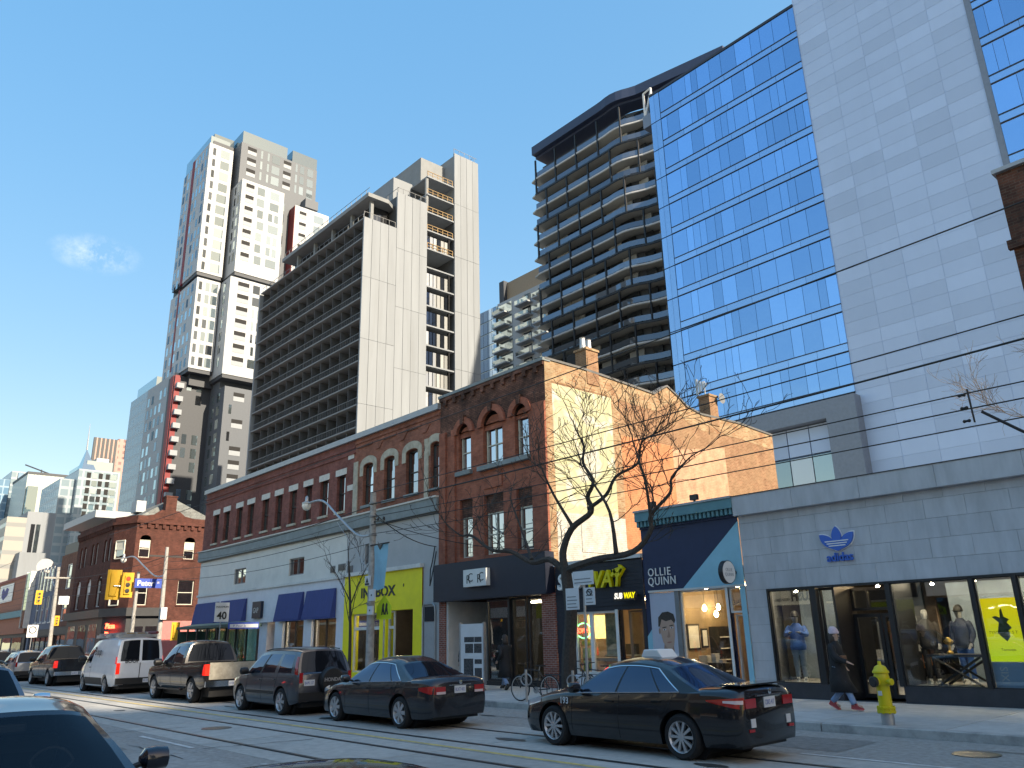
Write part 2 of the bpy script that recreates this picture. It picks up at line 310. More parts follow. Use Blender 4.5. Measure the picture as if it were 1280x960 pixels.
# south pavement
pv = struct(MB().box(-55.4, 70, KY1 + .2, FY + .5, -.2, .125).build('pavement', M['pave']), 'concrete pavement in front of the shops', 'pavement')
x = -54.6
while x < 6:
    e = min(x + 2.42, 6)
    for y0, y1 in ((KY1 + .205, 17.06), (17.06, FY - .002)): bx('pavement_slab', M['pave'], x + .009, e - .009, y0 + .008, y1 - .008, .05, .15, pv)
    x = e
x = -55.2
while x < 12:
    MB().prism([(KY1 + .012, -.05), (KY1 + .21, -.05), (KY1 + .21, .152), (KY1 + .05, .152), (KY1 + .022, .138)], x + .012, x + 3.6 - .012, 'X').build('kerb_stone', M['kerb'], pv); x += 3.6
pe = struct(MB().box(-420, -68.4, KY1 + .2, 21.5, -.2, .15).build('pavement', M['pave']), 'far pavement beyond the side street', 'pavement')
MB().box(-420, -68.2, KY1, KY1 + .2, -.2, .152).build('kerb_stone', M['kerb'], pe)
pn = struct(MB().box(-420, 70, -4.6, KY0 - .2, -.2, .15).build('pavement', M['pave']), 'pavement on the near side of the street', 'pavement')
MB().box(-420, 70, KY0 - .2, KY0, -.2, .152).build('kerb_stone', M['kerb'], pn)
# ================================================================== facade tools
def PY(Y): return lambda u, d, z: (u, Y + d, z)          # wall facing the street: d runs into the building
def PX(X): return lambda u, d, z: (X - d, u, z)          # wall facing along the street: u is depth
def wall(mb, P, u0, u1, z0, z1, holes=(), depth=0.2):
    """holes: (u0,u1,z0,z1[,rise]); rise > 0 gives an arched head inside the rectangle"""
    us = sorted({u0, u1, *[h[0] for h in holes], *[h[1] for h in holes]}); zs = sorted({z0, z1, *[h[2] for h in holes], *[h[3] for h in holes]})
    us = [u for u in us if u0 <= u <= u1]; zs = [z for z in zs if z0 <= z <= z1]
    for a, b in zip(us, us[1:]):
        for c, d in zip(zs, zs[1:]):
            um, zm = (a + b) / 2, (c + d) / 2
            if any(h[0] < um < h[1] and h[2] < zm < h[3] for h in holes): continue
            mb.quad(P(a, 0, c), P(b, 0, c), P(b, 0, d), P(a, 0, d))
    for h in holes:
        a, b, c, d = h[:4]; rise = h[4] if len(h) > 4 else 0
        t = d - rise
        mb.quad(P(a, 0, c), P(a, 0, t), P(a, depth, t), P(a, depth, c)); mb.quad(P(b, 0, c), P(b, depth, c), P(b, depth, t), P(b, 0, t)); mb.quad(P(a, 0, c), P(a, depth, c), P(b, depth, c), P(b, 0, c))
        if rise:
            n = 12; ar = [(a + (b - a) * i / n, t + rise * math.sqrt(max(0, 1 - (2 * i / n - 1) ** 2))) for i in range(n + 1)]
            for (p, pz), (q, qz) in zip(ar, ar[1:]):
                mb.quad(P(p, 0, pz), P(q, 0, qz), P(q, 0, d), P(p, 0, d)); mb.quad(P(p, 0, pz), P(p, depth, pz), P(q, depth, qz), P(q, 0, qz))
        else: mb.quad(P(a, 0, d), P(b, 0, d), P(b, depth, d), P(a, depth, d))
    return mb
def pbox(mb, P, u0, u1, d0, d1, z0, z1):
    a, b = P(u0, d0, z0), P(u1, d1, z1)
    return mb.box(min(a[0], b[0]), max(a[0], b[0]), min(a[1], b[1]), max(a[1], b[1]), z0, z1)
def pb(name, m, P, u0, u1, d0, d1, z0, z1, parent):
    a, b = P(u0, d0, z0), P(u1, d1, z1)
    return bx(name, m, min(a[0], b[0]), max(a[0], b[0]), min(a[1], b[1]), max(a[1], b[1]), z0, z1, parent)
def window(parent, P, u0, u1, z0, z1, d=0.16, fw=0.06, frame=None, glass=None, rows=(), cols=(), sill=None, name='window', blind=0, fd=0.06, blind_mat=None, sillp=0.08):
    """pane with its frame, glazing bars, sill and blind as sub-parts"""
    g = pb(name, glass or M['room_glass'], P, u0 + .01, u1 - .01, d + .02, d + .03, z0 + .01, z1 - .01, parent)
    f = MB(); A = (u0, u1, z0, z1)
    pbox(f, P, u0, u0 + fw, d - fd + .02, d + .035, z0, z1); pbox(f, P, u1 - fw, u1, d - fd + .02, d + .035, z0, z1)
    pbox(f, P, u0 + fw, u1 - fw, d - fd + .021, d + .034, z0, z0 + fw); pbox(f, P, u0 + fw, u1 - fw, d - fd + .021, d + .034, z1 - fw, z1)
    for t in rows: z = z0 + (z1 - z0) * t; pbox(f, P, u0 + fw, u1 - fw, d - fd + .03, d + .019, z - fw * .4, z + fw * .4)
    for t in cols: u = u0 + (u1 - u0) * t; pbox(f, P, u - fw * .4, u + fw * .4, d - fd + .024, d + .0185, z0 + fw, z1 - fw)
    sub(f, 'window_frame', frame or M['white_paint'], g)
    if sill: sub(pbox(MB(), P, u0 - .08, u1 + .08, -sillp, d - .04, z0 - .12, z0 - .002), 'window_sill', sill, g)
    if blind: sub(pbox(MB(), P, u0 + fw, u1 - fw, d + .004, d + .012, z1 - (z1 - z0) * blind, z1 - fw), 'blind', blind_mat or M['white_paint'], g)
    return g
def sub(mb, name, m, parent, **kw):
    """mesh in world space under a scaled piece: keep it where it is"""
    o = bpy.data.objects.new(name, mb.mesh(name, m)); col.objects.link(o); o.parent = parent
    if parent is not None:
        mt = Matrix.Identity(4); p = parent
        while p is not None: mt = Matrix.LocRotScale(p.location, p.rotation_euler, p.scale) @ mt; p = p.parent
        o.matrix_parent_inverse = mt.inverted()
    return o
def room(parent, u0, u1, y0, y1, z0, z1, m, fl=None):
    mb = MB(); mb.quad((u0, y1, z0), (u1, y1, z0), (u1, y1, z1), (u0, y1, z1)); mb.quad((u0, y0, z0), (u0, y1, z0), (u0, y1, z1), (u0, y0, z1)); mb.quad((u1, y0, z0), (u1, y1, z0), (u1, y1, z1), (u1, y0, z1))
    mb.quad((u0, y0, z1), (u1, y0, z1), (u1, y1, z1), (u0, y1, z1))
    mb.build('interior', m, parent); MB().quad((u0, y0, z0 + .002), (u1, y0, z0 + .002), (u1, y1, z0 + .002), (u0, y1, z0 + .002)).build('interior_floor', fl or m, parent)
def spots(parent, pts, m='lampw', r=.06):
    for p in pts: put(SPOT[m], 'ceiling_lamp', p, parent, scale=(r / .06,) * 3)
SPOT = {k: MB().lathe([(.02, .05), (.06, .0), (.055, -.02), (.01, -.03)], n=10).mesh('ceiling_lamp', M[k]) for k in ('lamp', 'lampw')}
def slab_roof(parent, u0, u1, y0, y1, z, m=None): return MB().box(u0, u1, y0, y1, z - .25, z).build('roof', m or M['roofing'], parent)
# ================================================================== long two-storey brick shop block
M['brick_maroon'] = brick('brick_maroon', (0.27, 0.095, 0.08), (0.21, 0.07, 0.06), (0.2, 0.12, 0.105), dark=0.45, dcol=(0.07, 0.025, 0.022))
M['brick_red'] = brick('brick_red', (0.36, 0.14, 0.095), (0.28, 0.10, 0.07), (0.19, 0.11, 0.085), dark=0.5, dcol=(0.06, 0.03, 0.025))
mk('render_grey', (0.68, 0.66, 0.62), 0.85, var=0.06, scale=1.5, dirt=0.3, dscale=0.5, dcol=(0.44, 0.43, 0.41))
mk('render_grey_dark', (0.42, 0.42, 0.42), 0.85, var=0.06, scale=1.5, dirt=0.3, dscale=0.8, dcol=(0.32, 0.32, 0.32))
mk('band_slate', (0.20, 0.24, 0.25), 0.7, var=0.12, dirt=0.3, dscale=0.8)
mk('cap_metal', (0.34, 0.36, 0.38), 0.5, metal=0.3, var=0.08)
mk('stone_cream', (0.45, 0.41, 0.33), 0.85, var=0.15, scale=5, dirt=0.4, dscale=2)
mk('stone_light', (0.58, 0.56, 0.52), 0.8, var=0.12, scale=5)
mk('gap_white', (0.66, 0.68, 0.74), 0.6, var=0.05, dirt=0.15)
mk('awning_blue', (0.028, 0.05, 0.19), 0.75, var=0.12, scale=2, stretch=(8, 1, 1))
mk('yellow_shop', (0.86, 0.74, 0.015), 0.5, var=0.05, dirt=0.12, dcol=(0.4, 0.4, 0.05))
mk('navy', (0.008, 0.013, 0.03), 0.5, var=0.15)
M['tower_glass0'] = mirror_glass('dark_transom_glass', (0.3, 0.34, 0.4), (0.04, 0.045, 0.05), .1, .05, .2)
mk('shop_black_text', (0.015, 0.015, 0.015), 0.5, var=0)
lb = thing('brick_shop_block', 'long maroon brick shop block with grey lower wall, blue awnings and a yellow shopfront', 'building', (-40, FY, 0))
P = PY(FY)
XL, XR = -53.5, -27.06
slits = [(-51.95 + dx, -51.1 + dx) for dx in (0, 1.68, 3.62, 5.28, 7.3, 9.02, 10.78, 12.52, 14.28, 16.02)]
archs = [(-33.38, -32.45), (-31.5, -30.6), (-29.68, -28.72), (-27.78, -27.1)]
mb = wall(MB(), P, XL, -34.2, 7.6, 11.45, [(a, b, 8.02, 9.88) for a, b in slits], .28)
pbox(mb, P, XL, -34.2, -.06, .01, 10.75, 10.85); pbox(mb, P, XL, -34.2, -.05, .01, 11.05, 11.12)
mb.quad((XL, FY, 0), (XL, 44, 0), (XL, 44, 11.45), (XL, FY, 11.45)); mb.build('brick_wall', M['brick_maroon'], lb)
mb = wall(MB(), P, -34.2, XR, 7.6, 11.45, [(a, b, 8.02, 10.05, .14) for a, b in archs], .28)
for a, b in ((-33.9, -32.6), (-31.9, -30.5), (-30.0, -28.5)): pbox(mb, P, a, b, -.05, .0, 10.95, 11.08)
for u in (-32.1, -30.05, -28.25): mb.prism([(u - .45, 10.95), (u - .16, 10.62), (u + .16, 10.62), (u + .45, 10.95)], FY - .04, FY + .01)
pbox(mb, P, -34.2, XR, -.05, .01, 11.2, 11.3)
mb.build('brick_wall', M['brick_red'], lb)
for a, b in ((-34.25, -33.85), (-28.2, -27.9)): pb('pilaster', M['stone_cream'], P, a, b, -.05, .02, 7.62, 10.3, lb)
for z in (10.55, 8.95): pb('stone_block', M['stone_light'], P, -34.85, -34.3, -.03, .02, z, z + .28, lb)
for a, b in slits:
    window(lb, P, a, b, 8.02, 9.88, .2, .05, M['black_metal'], rows=(.5,), sill=M['stone_cream'])
    pb('lintel', M['stone_light'], P, a - .12, b + .12, -.035, .03, 9.86, 10.18, lb)
for a, b in archs:
    window(lb, P, a, b, 8.02, 10.0, .2, .06, M['black_metal'], rows=(.5,), sill=M['band_slate'])
    c = (a + b) / 2; r0, r1 = (b - a) / 2, (b - a) / 2 + .3
    o1 = [(c + (r0 + .01) * math.cos(R(t)), 9.92 + .16 * math.sin(R(t))) for t in range(180, -1, -15)]; o2 = [(c + r1 * math.cos(R(t)), 10.0 + .42 * math.sin(R(t))) for t in range(0, 181, 15)]
    MB().prism([(c - r0 - .01, 9.5)] + o1 + [(c + r0 + .01, 9.5), (c + r1, 9.5)] + o2 + [(c - r1, 9.5)], FY - .035, FY + .02).build('arch_surround', M['stone_cream'], lb)
pb('roof_cap', M['cap_metal'], P, XL - .12, XR, -.16, .4, 11.45, 11.72, lb)
pb('cornice_band', M['band_slate'], P, XL - .1, XR, -.2, .1, 6.98, 7.56, lb); pb('cornice_edge', M['stone_light'], P, XL - .14, XR, -.26, .1, 7.56, 7.63, lb); pb('cornice_edge', M['black_metal'], P, XL - .1, XR, -.12, .1, 6.92, 6.98, lb)
low = [(-47.95, -46.3, 5.2, 6.1), (-40.75, -39.05, 5.22, 6.12), (-33.0, -32.55, 5.25, 6.15)]
wall(MB(), P, XL, -34.66, 4.76, 6.95, low[:2], .2).build('rendered_wall', M['render_grey'], lb)
mb = wall(MB(), P, -34.66, XR, 4.76, 6.95, low[2:], .2); mb.quad((-28.24, FY, .15), (XR, FY, .15), (XR, FY, 4.76), (-28.24, FY, 4.76)); mb.build('rendered_wall', M['render_grey_dark'], lb)
for a, b, c, d in low: window(lb, P, a, b, c, d, .12, .06, M['grey_metal'], cols=(.5,) if b - a > 1 else ())
for a, b, c, d in ((-36.15, -35.75, 5.06, 5.38), (-35.38, -34.75, 5.1, 5.42), (-34.5, -34.05, 4.95, 5.27)):
    v = pb('wall_vent', M['grey_metal'], P, a, b, -.05, .02, c, d, lb)
    f = MB()
    for k in range(5): pbox(f, P, a + .03, b - .03, -.065, -.05, c + .03 + k * .055, c + .055 + k * .055)
    sub(f, 'vent_slat', M['black_metal'], v)
slab_roof(lb, XL + .02, XR, FY + .4, 44, 11.4)
# clothing shopfront with blue awnings
doorL, doorR = -45.2, -42.0
mb = wall(MB(), P, XL, -34.66, .15, 4.76, [(-53.1, -45.75, .55, 2.9), (doorL, doorR, .16, 2.9), (-41.1, -38.75, .45, 2.9), (-37.9, -35.45, .45, 2.9)], .35)
mb.build('shopfront', M['gap_white'], lb); pb('shopfront_trim', M['offwhite'], P, XL, -34.66, -.1, .02, 4.72, 4.84, lb)
for a, b in ((-53.45, -49.85), (-49.4, -45.8), (-41.6, -38.82), (-38.42, -35.5)):
    MB().prism([(FY - .02, 4.30), (FY - .1, 4.30), (FY - .32, 3.0), (FY - .32, 2.88), (FY - .02, 2.9)], a, b, 'X').build('awning', M['awning_blue'], lb)
sg = pb('shop_sign', M['navy'], P, -44.72, -43.6, -.16, .01, 3.15, 4.05, lb)
sub_t = text('sign_lettering', 'GAP', .42, M['offwhite'], (-44.58, FY - .165, 3.43), lb, extrude=.004, sx=.85)
room(lb, XL + .1, -34.8, FY + .36, 27, .16, 3.4, M['warm_room'], M['wood'])
for a, b, n in ((-53.1, -45.75, 5), (-41.1, -38.75, 2), (-37.9, -35.45, 2)):
    for k in range(n):
        u0, u1 = a + (b - a) * k / n, a + (b - a) * (k + 1) / n
        window(lb, P, u0, u1, .55, 2.9, .2, .05, M['black_metal'], M['glass'], name='shop_window')
for k in range(3): window(lb, P, doorL + 1.5 + k * .56, doorL + 2.06 + k * .56, .17, 2.88, .9, .05, M['black_metal'], M['glass'], name='door')
pb('door_side_wall', M['gap_white'], P, doorL - .001, doorL + 1.5, .35, 1.6, .16, 2.9, lb)
for a in (-52, -48.5, -40.8, -37.4): bx('fill_panel', M['fill_glow'], a, a + 1.6, 21.2, 21.5, 3.3, 3.36, lb)  # added glowing panels, extra fill for the clothing shop
spots(lb, [(-52 + k * 1.9, 22 + (k % 3), 3.35) for k in range(9)])
# yellow shopfront
INK = [(-33.92, -31.5, .45, 3.0), (-30.98, -28.9, .16, 3.06)]
wall(MB(), PY(FY - .06), -34.66, -28.24, .15, 4.74, INK, .4).build('shopfront', M['yellow_shop'], lb)
pb('shopfront_trim', M['offwhite'], P, -34.68, -28.2, -.22, .02, 4.74, 4.9, lb)
text('sign_lettering', 'INKBOX', .62, M['shop_black_text'], (-33.15, FY - .065, 3.7), lb, extrude=.012, bold=.018, sx=1.22)
text('sign_lettering', "'", .4, M['shop_black_text'], (-29.66, FY - .065, 3.85), lb, extrude=.012, bold=.012)
window(lb, P, -33.92, -32.7, .45, 2.35, .12, .07, M['offwhite'], M['glass'], name='shop_window'); window(lb, P, -32.7, -31.5, .45, 2.35, .12, .07, M['offwhite'], M['glass'], name='shop_window')
window(lb, P, -33.92, -31.5, 2.35, 3.0, .12, .07, M['offwhite'], M['glass'], cols=(.5,), name='transom_window')
window(lb, P, -30.98, -30.5, .17, 2.35, .12, .06, M['offwhite'], M['glass'], name='shop_window'); window(lb, P, -30.98, -30.5, 2.35, 3.04, .12, .06, M['offwhite'], M['glass'], name='transom_window')
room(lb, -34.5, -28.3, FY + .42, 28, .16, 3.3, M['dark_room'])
bx('fill_panel', M['fill_glow'], -33.6, -31.8, 21.2, 21.4, 3.2, 3.26, lb)
spots(lb, [(-33.2, 22, 3.25), (-31.8, 23, 3.25), (-30, 24, 3.25), (-29.4, 21.6, 3.25)], 'lampw', .05)
sh = thing('wall_shelf', 'narrow shelf of small white boxes inside the yellow shopfront doorway', 'shelf', (-30.2, 21.4, .162))
for k in range(6): bx('shelf_board', M['black_metal'], -30.55, -29.95, 21.2, 21.5, .3 + k * .34, .32 + k * .34, sh); bx('box_row', M['offwhite'], -30.5, -30.05, 21.22, 21.4, .325 + k * .34, .44 + k * .34, sh)
bx('side_panel', M['black_metal'], -30.6, -30.56, 21.2, 21.5, .162, 2.4, sh)
# grey side door with rounded frame
dr = bx('door', M['cap_metal'], -28.12, -27.42, FY - .03, FY + .02, .15, 2.5, lb)
sub(MB().box(-28.1, -27.44, FY - .031, FY, 2.52, 3.1), 'transom_window', M['tower_glass0'], dr)
pipe = [(-28.2, FY - .05, .15), (-28.2, FY - .05, 3.05), (-28.12, FY - .05, 3.2), (-27.5, FY - .05, 3.22), (-27.36, FY - .05, 3.12), (-27.32, FY - .05, 2.9), (-27.32, FY - .05, .15)]
sub(MB().tube(pipe, .035, 6), 'door_frame', M['galv'], dr)
# ================================================================== three-storey brick building with the painted side wall
M['brick_front'] = brick('brick_front', (0.40, 0.135, 0.085), (0.31, 0.10, 0.065), (0.25, 0.12, 0.09), dark=0.4, dcol=(0.13, 0.05, 0.04), dscale=0.8)
M['brick_sooty'] = brick('brick_sooty', (0.26, 0.12, 0.085), (0.15, 0.07, 0.055), (0.045, 0.03, 0.026), dark=0.8, dcol=(0.026, 0.02, 0.018), dscale=0.9, lo=.40, hi=.6)
M['brick_side'] = brick('brick_side', (0.27, 0.14, 0.085), (0.19, 0.085, 0.05), (0.33, 0.25, 0.16), dark=0.55, dcol=(0.34, 0.235, 0.14), dscale=0.6, lo=.42, hi=.7)
M['brick_buff'] = brick('brick_buff', (0.35, 0.25, 0.15), (0.25, 0.13, 0.065), (0.36, 0.29, 0.21), dark=0.45, dcol=(0.25, 0.095, 0.05), dscale=1.2, lo=.48, hi=.66)
M['brick_pier'] = brick('brick_pier', (0.32, 0.10, 0.07), (0.24, 0.075, 0.055), (0.40, 0.33, 0.29), dark=0.15)
M['paint_orange'] = brick('paint_orange', (0.46, 0.20, 0.105), (0.43, 0.18, 0.095), (0.38, 0.16, 0.085), dark=0.25, dcol=(0.48, 0.25, 0.14))
M['paint_peach'] = brick('paint_peach', (0.49, 0.29, 0.195), (0.46, 0.265, 0.175), (0.42, 0.24, 0.16), dark=0.2, dcol=(0.5, 0.33, 0.23))
M['paint_white_brick'] = brick('paint_white_brick', (0.46, 0.445, 0.41), (0.42, 0.405, 0.375), (0.34, 0.33, 0.3), dark=0.35, dcol=(0.5, 0.46, 0.38))
tb = thing('brick_corner_house', 'three-storey red brick house with arched windows and a faded mural on its sunlit side', 'building', (-23.7, FY, 0))
X0, X1, ZT = -27.04, -20.45, 11.9
w3 = [(-25.78, -24.95, 8.4, 10.55, .42), (-24.15, -22.95, 8.42, 10.7, .6), (-22.22, -21.42, 8.38, 10.6, .4)]
w2 = [(-25.72, -24.88, 4.88, 7.22), (-24.15, -22.98, 4.88, 7.22), (-22.22, -21.3, 4.88, 7.2)]
# sooty attic stage over red brick
MBs = wall(MB(), P, X0, X1, 4.6, 10.08, [h[:3] + (10.08,) for h in w3] + w2, .3)
MBs.build('brick_wall', M['brick_front'], tb)
mb = MB()
wall(mb, P, X0, X1, 10.08, ZT, [(h[0], h[1], 10.08, h[3], min(h[4], h[3] - 10.08)) for h in w3], .3)
mb.build('brick_parapet', M['brick_sooty'], tb)
for a, b in ((X0, -26.6), (-26.2, -25.95), (-21.25, X1)): pb('pilaster', M['brick_front'], P, a, b, -.09, .01, 4.65, 10.3, tb)
for c, r, z in ((-25.37, .64, 10.0), (-23.55, .80, 10.0), (-21.82, .63, 10.06)):
    o = arc(c, z, r + .04, 0, 180, 16); i_ = arc(c, z, r - .22, 180, 0, 16)
    MB().prism(o + i_, FY - .13, FY + .02).build('arch_hood', M['brick_front'], tb)
    MB().prism([(c - .1, z + r - .24), (c - .15, z + r + .12), (c + .15, z + r + .12), (c + .1, z + r - .24)], FY - .18, FY + .02).build('keystone', M['brick_sooty'], tb)
    MB().prism(arc(c, z - .15, r - .2, 0, 180, 12), FY + .1, FY + .2).build('arch_panel', M['brick_front'], tb)
mk('frame_cream', (0.55, 0.53, 0.45), 0.6, var=0.1)
for (a, b, c, d, r), cols in zip(w3, ((), (.5,), ())):
    window(tb, P, a + .05, b - .05, c, 10.0, .2, .055, M['frame_cream'], rows=(.5,), cols=cols, blind=.0)
for (a, b, c, d), cols in zip(w2, ((), (.5,), ())):
    window(tb, P, a + .05, b - .05, c, 6.5, .2, .055, M['frame_cream'], rows=(.48,), cols=cols)
    pb('lintel_panel', M['brick_sooty'], P, a, b, .14, .26, 6.5, 7.22, tb)
pb('string_course', M['band_slate'], P, -24.35, -21.3, -.2, .02, 8.2, 8.38, tb); pb('string_course', M['band_slate'], P, -25.85, -24.85, -.16, .02, 8.22, 8.4, tb)
pb('brick_panel', M['brick_front'], P, -24.1, -23.0, -.05, .01, 7.45, 8.05, tb)
pb('parapet_cap', M['band_slate'], P, X0 - .05, X1 + .05, -.12, .3, ZT - .02, ZT + .1, tb)
for k in range(10): pb('corbel', M['brick_sooty'], P, X0 + .3 + k * .64, X0 + .5 + k * .64, -.1, .01, 11.5, 11.72, tb)
pb('brick_course', M['brick_sooty'], P, X0, X1, -.1, .01, 11.72, 11.86, tb)
# painted side wall (faces along the street)
Q = PX(X1)
prof = [(20.0, 11.95), (22.0, 11.95), (23.2, 11.9), (26.6, 11.72), (27.0, 11.95), (27.55, 12.25), (28.3, 11.9), (28.9, 11.55), (30.0, 11.35), (33.0, 11.4), (36.0, 11.22)]
mb = MB().prism([(20.02, 0.1), (20.02, 11.95)] + prof[1:] + [(36.0, .1)], X1 - .35, X1 - .001, 'X'); mb.build('side_wall', M['brick_side'], tb)
up = MB()
for (a, za), (b, zb) in zip(prof, prof[1:]):
    la, lb_ = (11.1 if a < 24.1 else za - .75), (11.1 if b <= 24.1 else zb - .75)
    up.quad((X1 + .012, a, la), (X1 + .012, b, lb_), (X1 + .012, b, zb), (X1 + .012, a, za))
up.build('upper_brickwork', M['brick_buff'], tb)
MB().prism([(p[0], p[1] - .01) for p in prof] + [(p[0], p[1] + .08) for p in prof[::-1]], X1 - .4, X1 + .06, 'X').build('wall_coping', M['roofing'], tb)
def sheet(name, m, a, b, c, d, off=.006): return MB().quad((X1 + off, a, c), (X1 + off, b, c), (X1 + off, b, d), (X1 + off, a, d)).build(name, m, tb)
sheet('corner_quoins', M['brick_buff'], 20.0, 20.35, 4.3, 11.1, .004); sheet('corner_quoins', M['brick_buff'], 23.75, 24.2, 6.4, 11.12, .0075)
sheet('painted_patch', M['paint_orange'], 24.15, 27.6, 5.0, 9.55); MB().quad((X1 + .006, 27.6, 5), (X1 + .006, 31.6, 5), (X1 + .006, 31.6, 10.0), (X1 + .006, 27.6, 9.4)).build('painted_patch', M['paint_peach'], tb)
sheet('white_painted_brick', M['paint_white_brick'], 20.36, 24.2, .2, 6.15, .005)
# faded mural: greenish yellow ground with pale swirls, as washed-out paint
m = bpy.data.materials.new('faded_mural'); m.use_nodes = True; t = m.node_tree; b_ = t.nodes['Principled BSDF']; b_.inputs['Roughness'].default_value = .85
ge = N(t, 'ShaderNodeNewGeometry'); n1 = N(t, 'ShaderNodeTexNoise'); n1.inputs['Scale'].default_value = .55; n1.inputs['Detail'].default_value = 3; n1.inputs['Distortion'].default_value = 2.2
wv = N(t, 'ShaderNodeTexWave', wave_type='RINGS'); wv.inputs['Scale'].default_value = .5; wv.inputs['Distortion'].default_value = 7; wv.inputs['Detail'].default_value = 2.5; wv.inputs['Detail Scale'].default_value = .8
of = N(t, 'ShaderNodeVectorMath', operation='SUBTRACT'); of.inputs[1].default_value = (X1, 21.0, 9.3)
t.links.new(ge.outputs['Position'], of.inputs[0]); t.links.new(of.outputs[0], wv.inputs['Vector']); t.links.new(ge.outputs['Position'], n1.inputs['Vector'])
r1 = N(t, 'ShaderNodeValToRGB'); r1.color_ramp.interpolation = 'EASE'
el = r1.color_ramp.elements; el[0].position = .34; el[0].color = (.41, .405, .27, 1); el[1].position = .62; el[1].color = (.45, .445, .385, 1)
e2 = el.new(.5); e2.color = (.385, .38, .23, 1)
r2 = N(t, 'ShaderNodeValToRGB'); el = r2.color_ramp.elements; el[0].position = .46; el[0].color = (0, 0, 0, 1); el[1].position = .62; el[1].color = (1, 1, 1, 1)
e3 = el.new(.86); e3.color = (.1, .1, .1, 1)
mx = N(t, 'ShaderNodeMix', data_type='RGBA'); mx.inputs['B'].default_value = (.24, .23, .2, 1)
mu = N(t, 'ShaderNodeMath', operation='MULTIPLY'); mu.inputs[1].default_value = .8
t.links.new(n1.outputs['Fac'], r1.inputs[0]); t.links.new(wv.outputs['Fac'], r2.inputs[0]); t.links.new(r2.outputs[0], mu.inputs[0]); t.links.new(mu.outputs[0], mx.inputs['Factor']); t.links.new(r1.outputs[0], mx.inputs['A']); t.links.new(mx.outputs['Result'], b_.inputs['Base Color'])
M['mural'] = m
sheet('mural', m, 20.36, 23.75, 6.15, 11.05, .005)
bx('bricked_window', M['paint_white_brick'], X1 - .1, X1 + .03, 21.6, 22.9, 4.75, 5.9, tb)
def chimney(y0, y1, z0, z1, pots):
    c = bx('chimney', M['brick_side'], X1 - .55, X1 + .05, y0, y1, z0, z1, tb)
    sub(MB().box(X1 - .6, X1 + .1, y0 - .05, y1 + .05, z1, z1 + .1), 'chimney_cap', M['brick_buff'], c)
    for p in pots: sub(MB().lathe([(.13, z1 + .1), (.11, z1 + .55), (.13, z1 + .6), (.09, z1 + .6)], (X1 - .25, p, 0), 10), 'chimney_pot', M['galv'], c)
chimney(22.35, 23.05, 11.4, 12.85, (22.5, 22.85)); chimney(30.7, 31.35, 11.0, 12.4, ())
for yy in (22.2,): bx('flue_box', M['black_matte'], X1 - 1.1, X1 - .56, 22.4, 23.0, 11.6, 12.9, tb)
slab_roof(tb, X0, X1 - .36, FY + .3, 36, 11.2); MB().quad((X0, FY + .02, 0), (X0, 36, 0), (X0, 36, 11.9), (X0, FY + .02, 11.9)).build('party_wall', M['brick_side'], tb)
MB().quad((X0, 36, 0), (X1, 36, 0), (X1, 36, 11.2), (X0, 36, 11.2)).build('rear_wall', M['brick_side'], tb)
# roof-top antenna panels on the far chimney
an = thing('antenna', 'grey antenna panels and a small dish on the rear chimney of the brick house', 'antenna', (X1 - .2, 31, 12.4))
for k in range(4): bx('antenna_panel', M['galv'], X1 - .5 + k * .16, X1 - .4 + k * .16, 30.5, 30.55, 12.5 + .1 * k, 13.3 - .1 * k, an)
MB().tube([(X1 - .2, 30.8, 12.4), (X1 - .2, 30.8, 13.2)], .03, 6).build('mast', M['galv'], an)
MB().lathe([(.02, 0), (.18, .04), (.26, .1)], (X1 + .16, 31.45, 12.35), 12, 'X').build('dish', M['grey_metal'], an)
# shop at street level
wall(MB(), PY(FY - .35), X0, X1, 3.26, 4.68, ()).build('fascia', M['navy'], tb)
mb = MB(); mb.box(X0, X1, FY - .345, FY + .3, 4.64, 4.7); mb.box(X0, X1, FY - .345, FY + .3, 3.24, 3.3); mb.box(X1 - .01, X1 + .03, FY - .35, FY + .1, 3.25, 4.69); mb.build('fascia_edge', M['navy'], tb)
sgn = bx('shop_sign', M['white_paint'], -24.8, -23.42, FY - .56, FY - .36, 3.7, 4.34, tb)
for k, u in ((0, -24.72), (1, -24.07)):
    for ch, dx, dz in (('R', .1, .0), ('C', .2, .06)): text('sign_lettering', ch, .46, M['shop_black_text'], (u + dx, FY - .565, 3.82 + dz), tb, extrude=.004, bold=-.004)
for a, b in ((X0, -26.62), (-20.98, -20.3)): bx('brick_pier', M['brick_pier'], a, b, FY - .06, FY + .35, .15, 3.26, tb)
bx('doorway_side_wall', M['offwhite'], -26.62, -26.5, FY, FY + 2.4, .15, 3.24, tb); bx('doorway_rear_wall', M['offwhite'], -26.5, -25.4, FY + 2.2, FY + 2.4, .15, 3.24, tb)
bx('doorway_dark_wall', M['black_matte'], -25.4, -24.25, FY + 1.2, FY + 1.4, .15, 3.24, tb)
for a, b in ((-24.15, -22.82), (-22.72, -21.9), (-21.8, -20.98)): window(tb, P, a, b, .3, 3.2, .1, .07, M['black_metal'], M['glass'], name='shop_window')
bx('window_plinth', M['black_metal'], -24.2, -20.98, FY + .02, FY + .3, .15, .3, tb); bx('mullion', M['black_metal'], -22.82, -22.72, FY - .05, FY + .2, .15, 3.24, tb)
room(tb, -25.4, X1 - .36, FY + 1.41, 27, .16, 3.2, M['dark_room']); bx('fill_panel', M['fill_glow'], -24, -21.3, 22.2, 22.4, 3.1, 3.16, tb); spots(tb, [(-23.8 + k * .7, 22.5 + (k % 2), 3.15) for k in range(5)], 'lampw', .06)
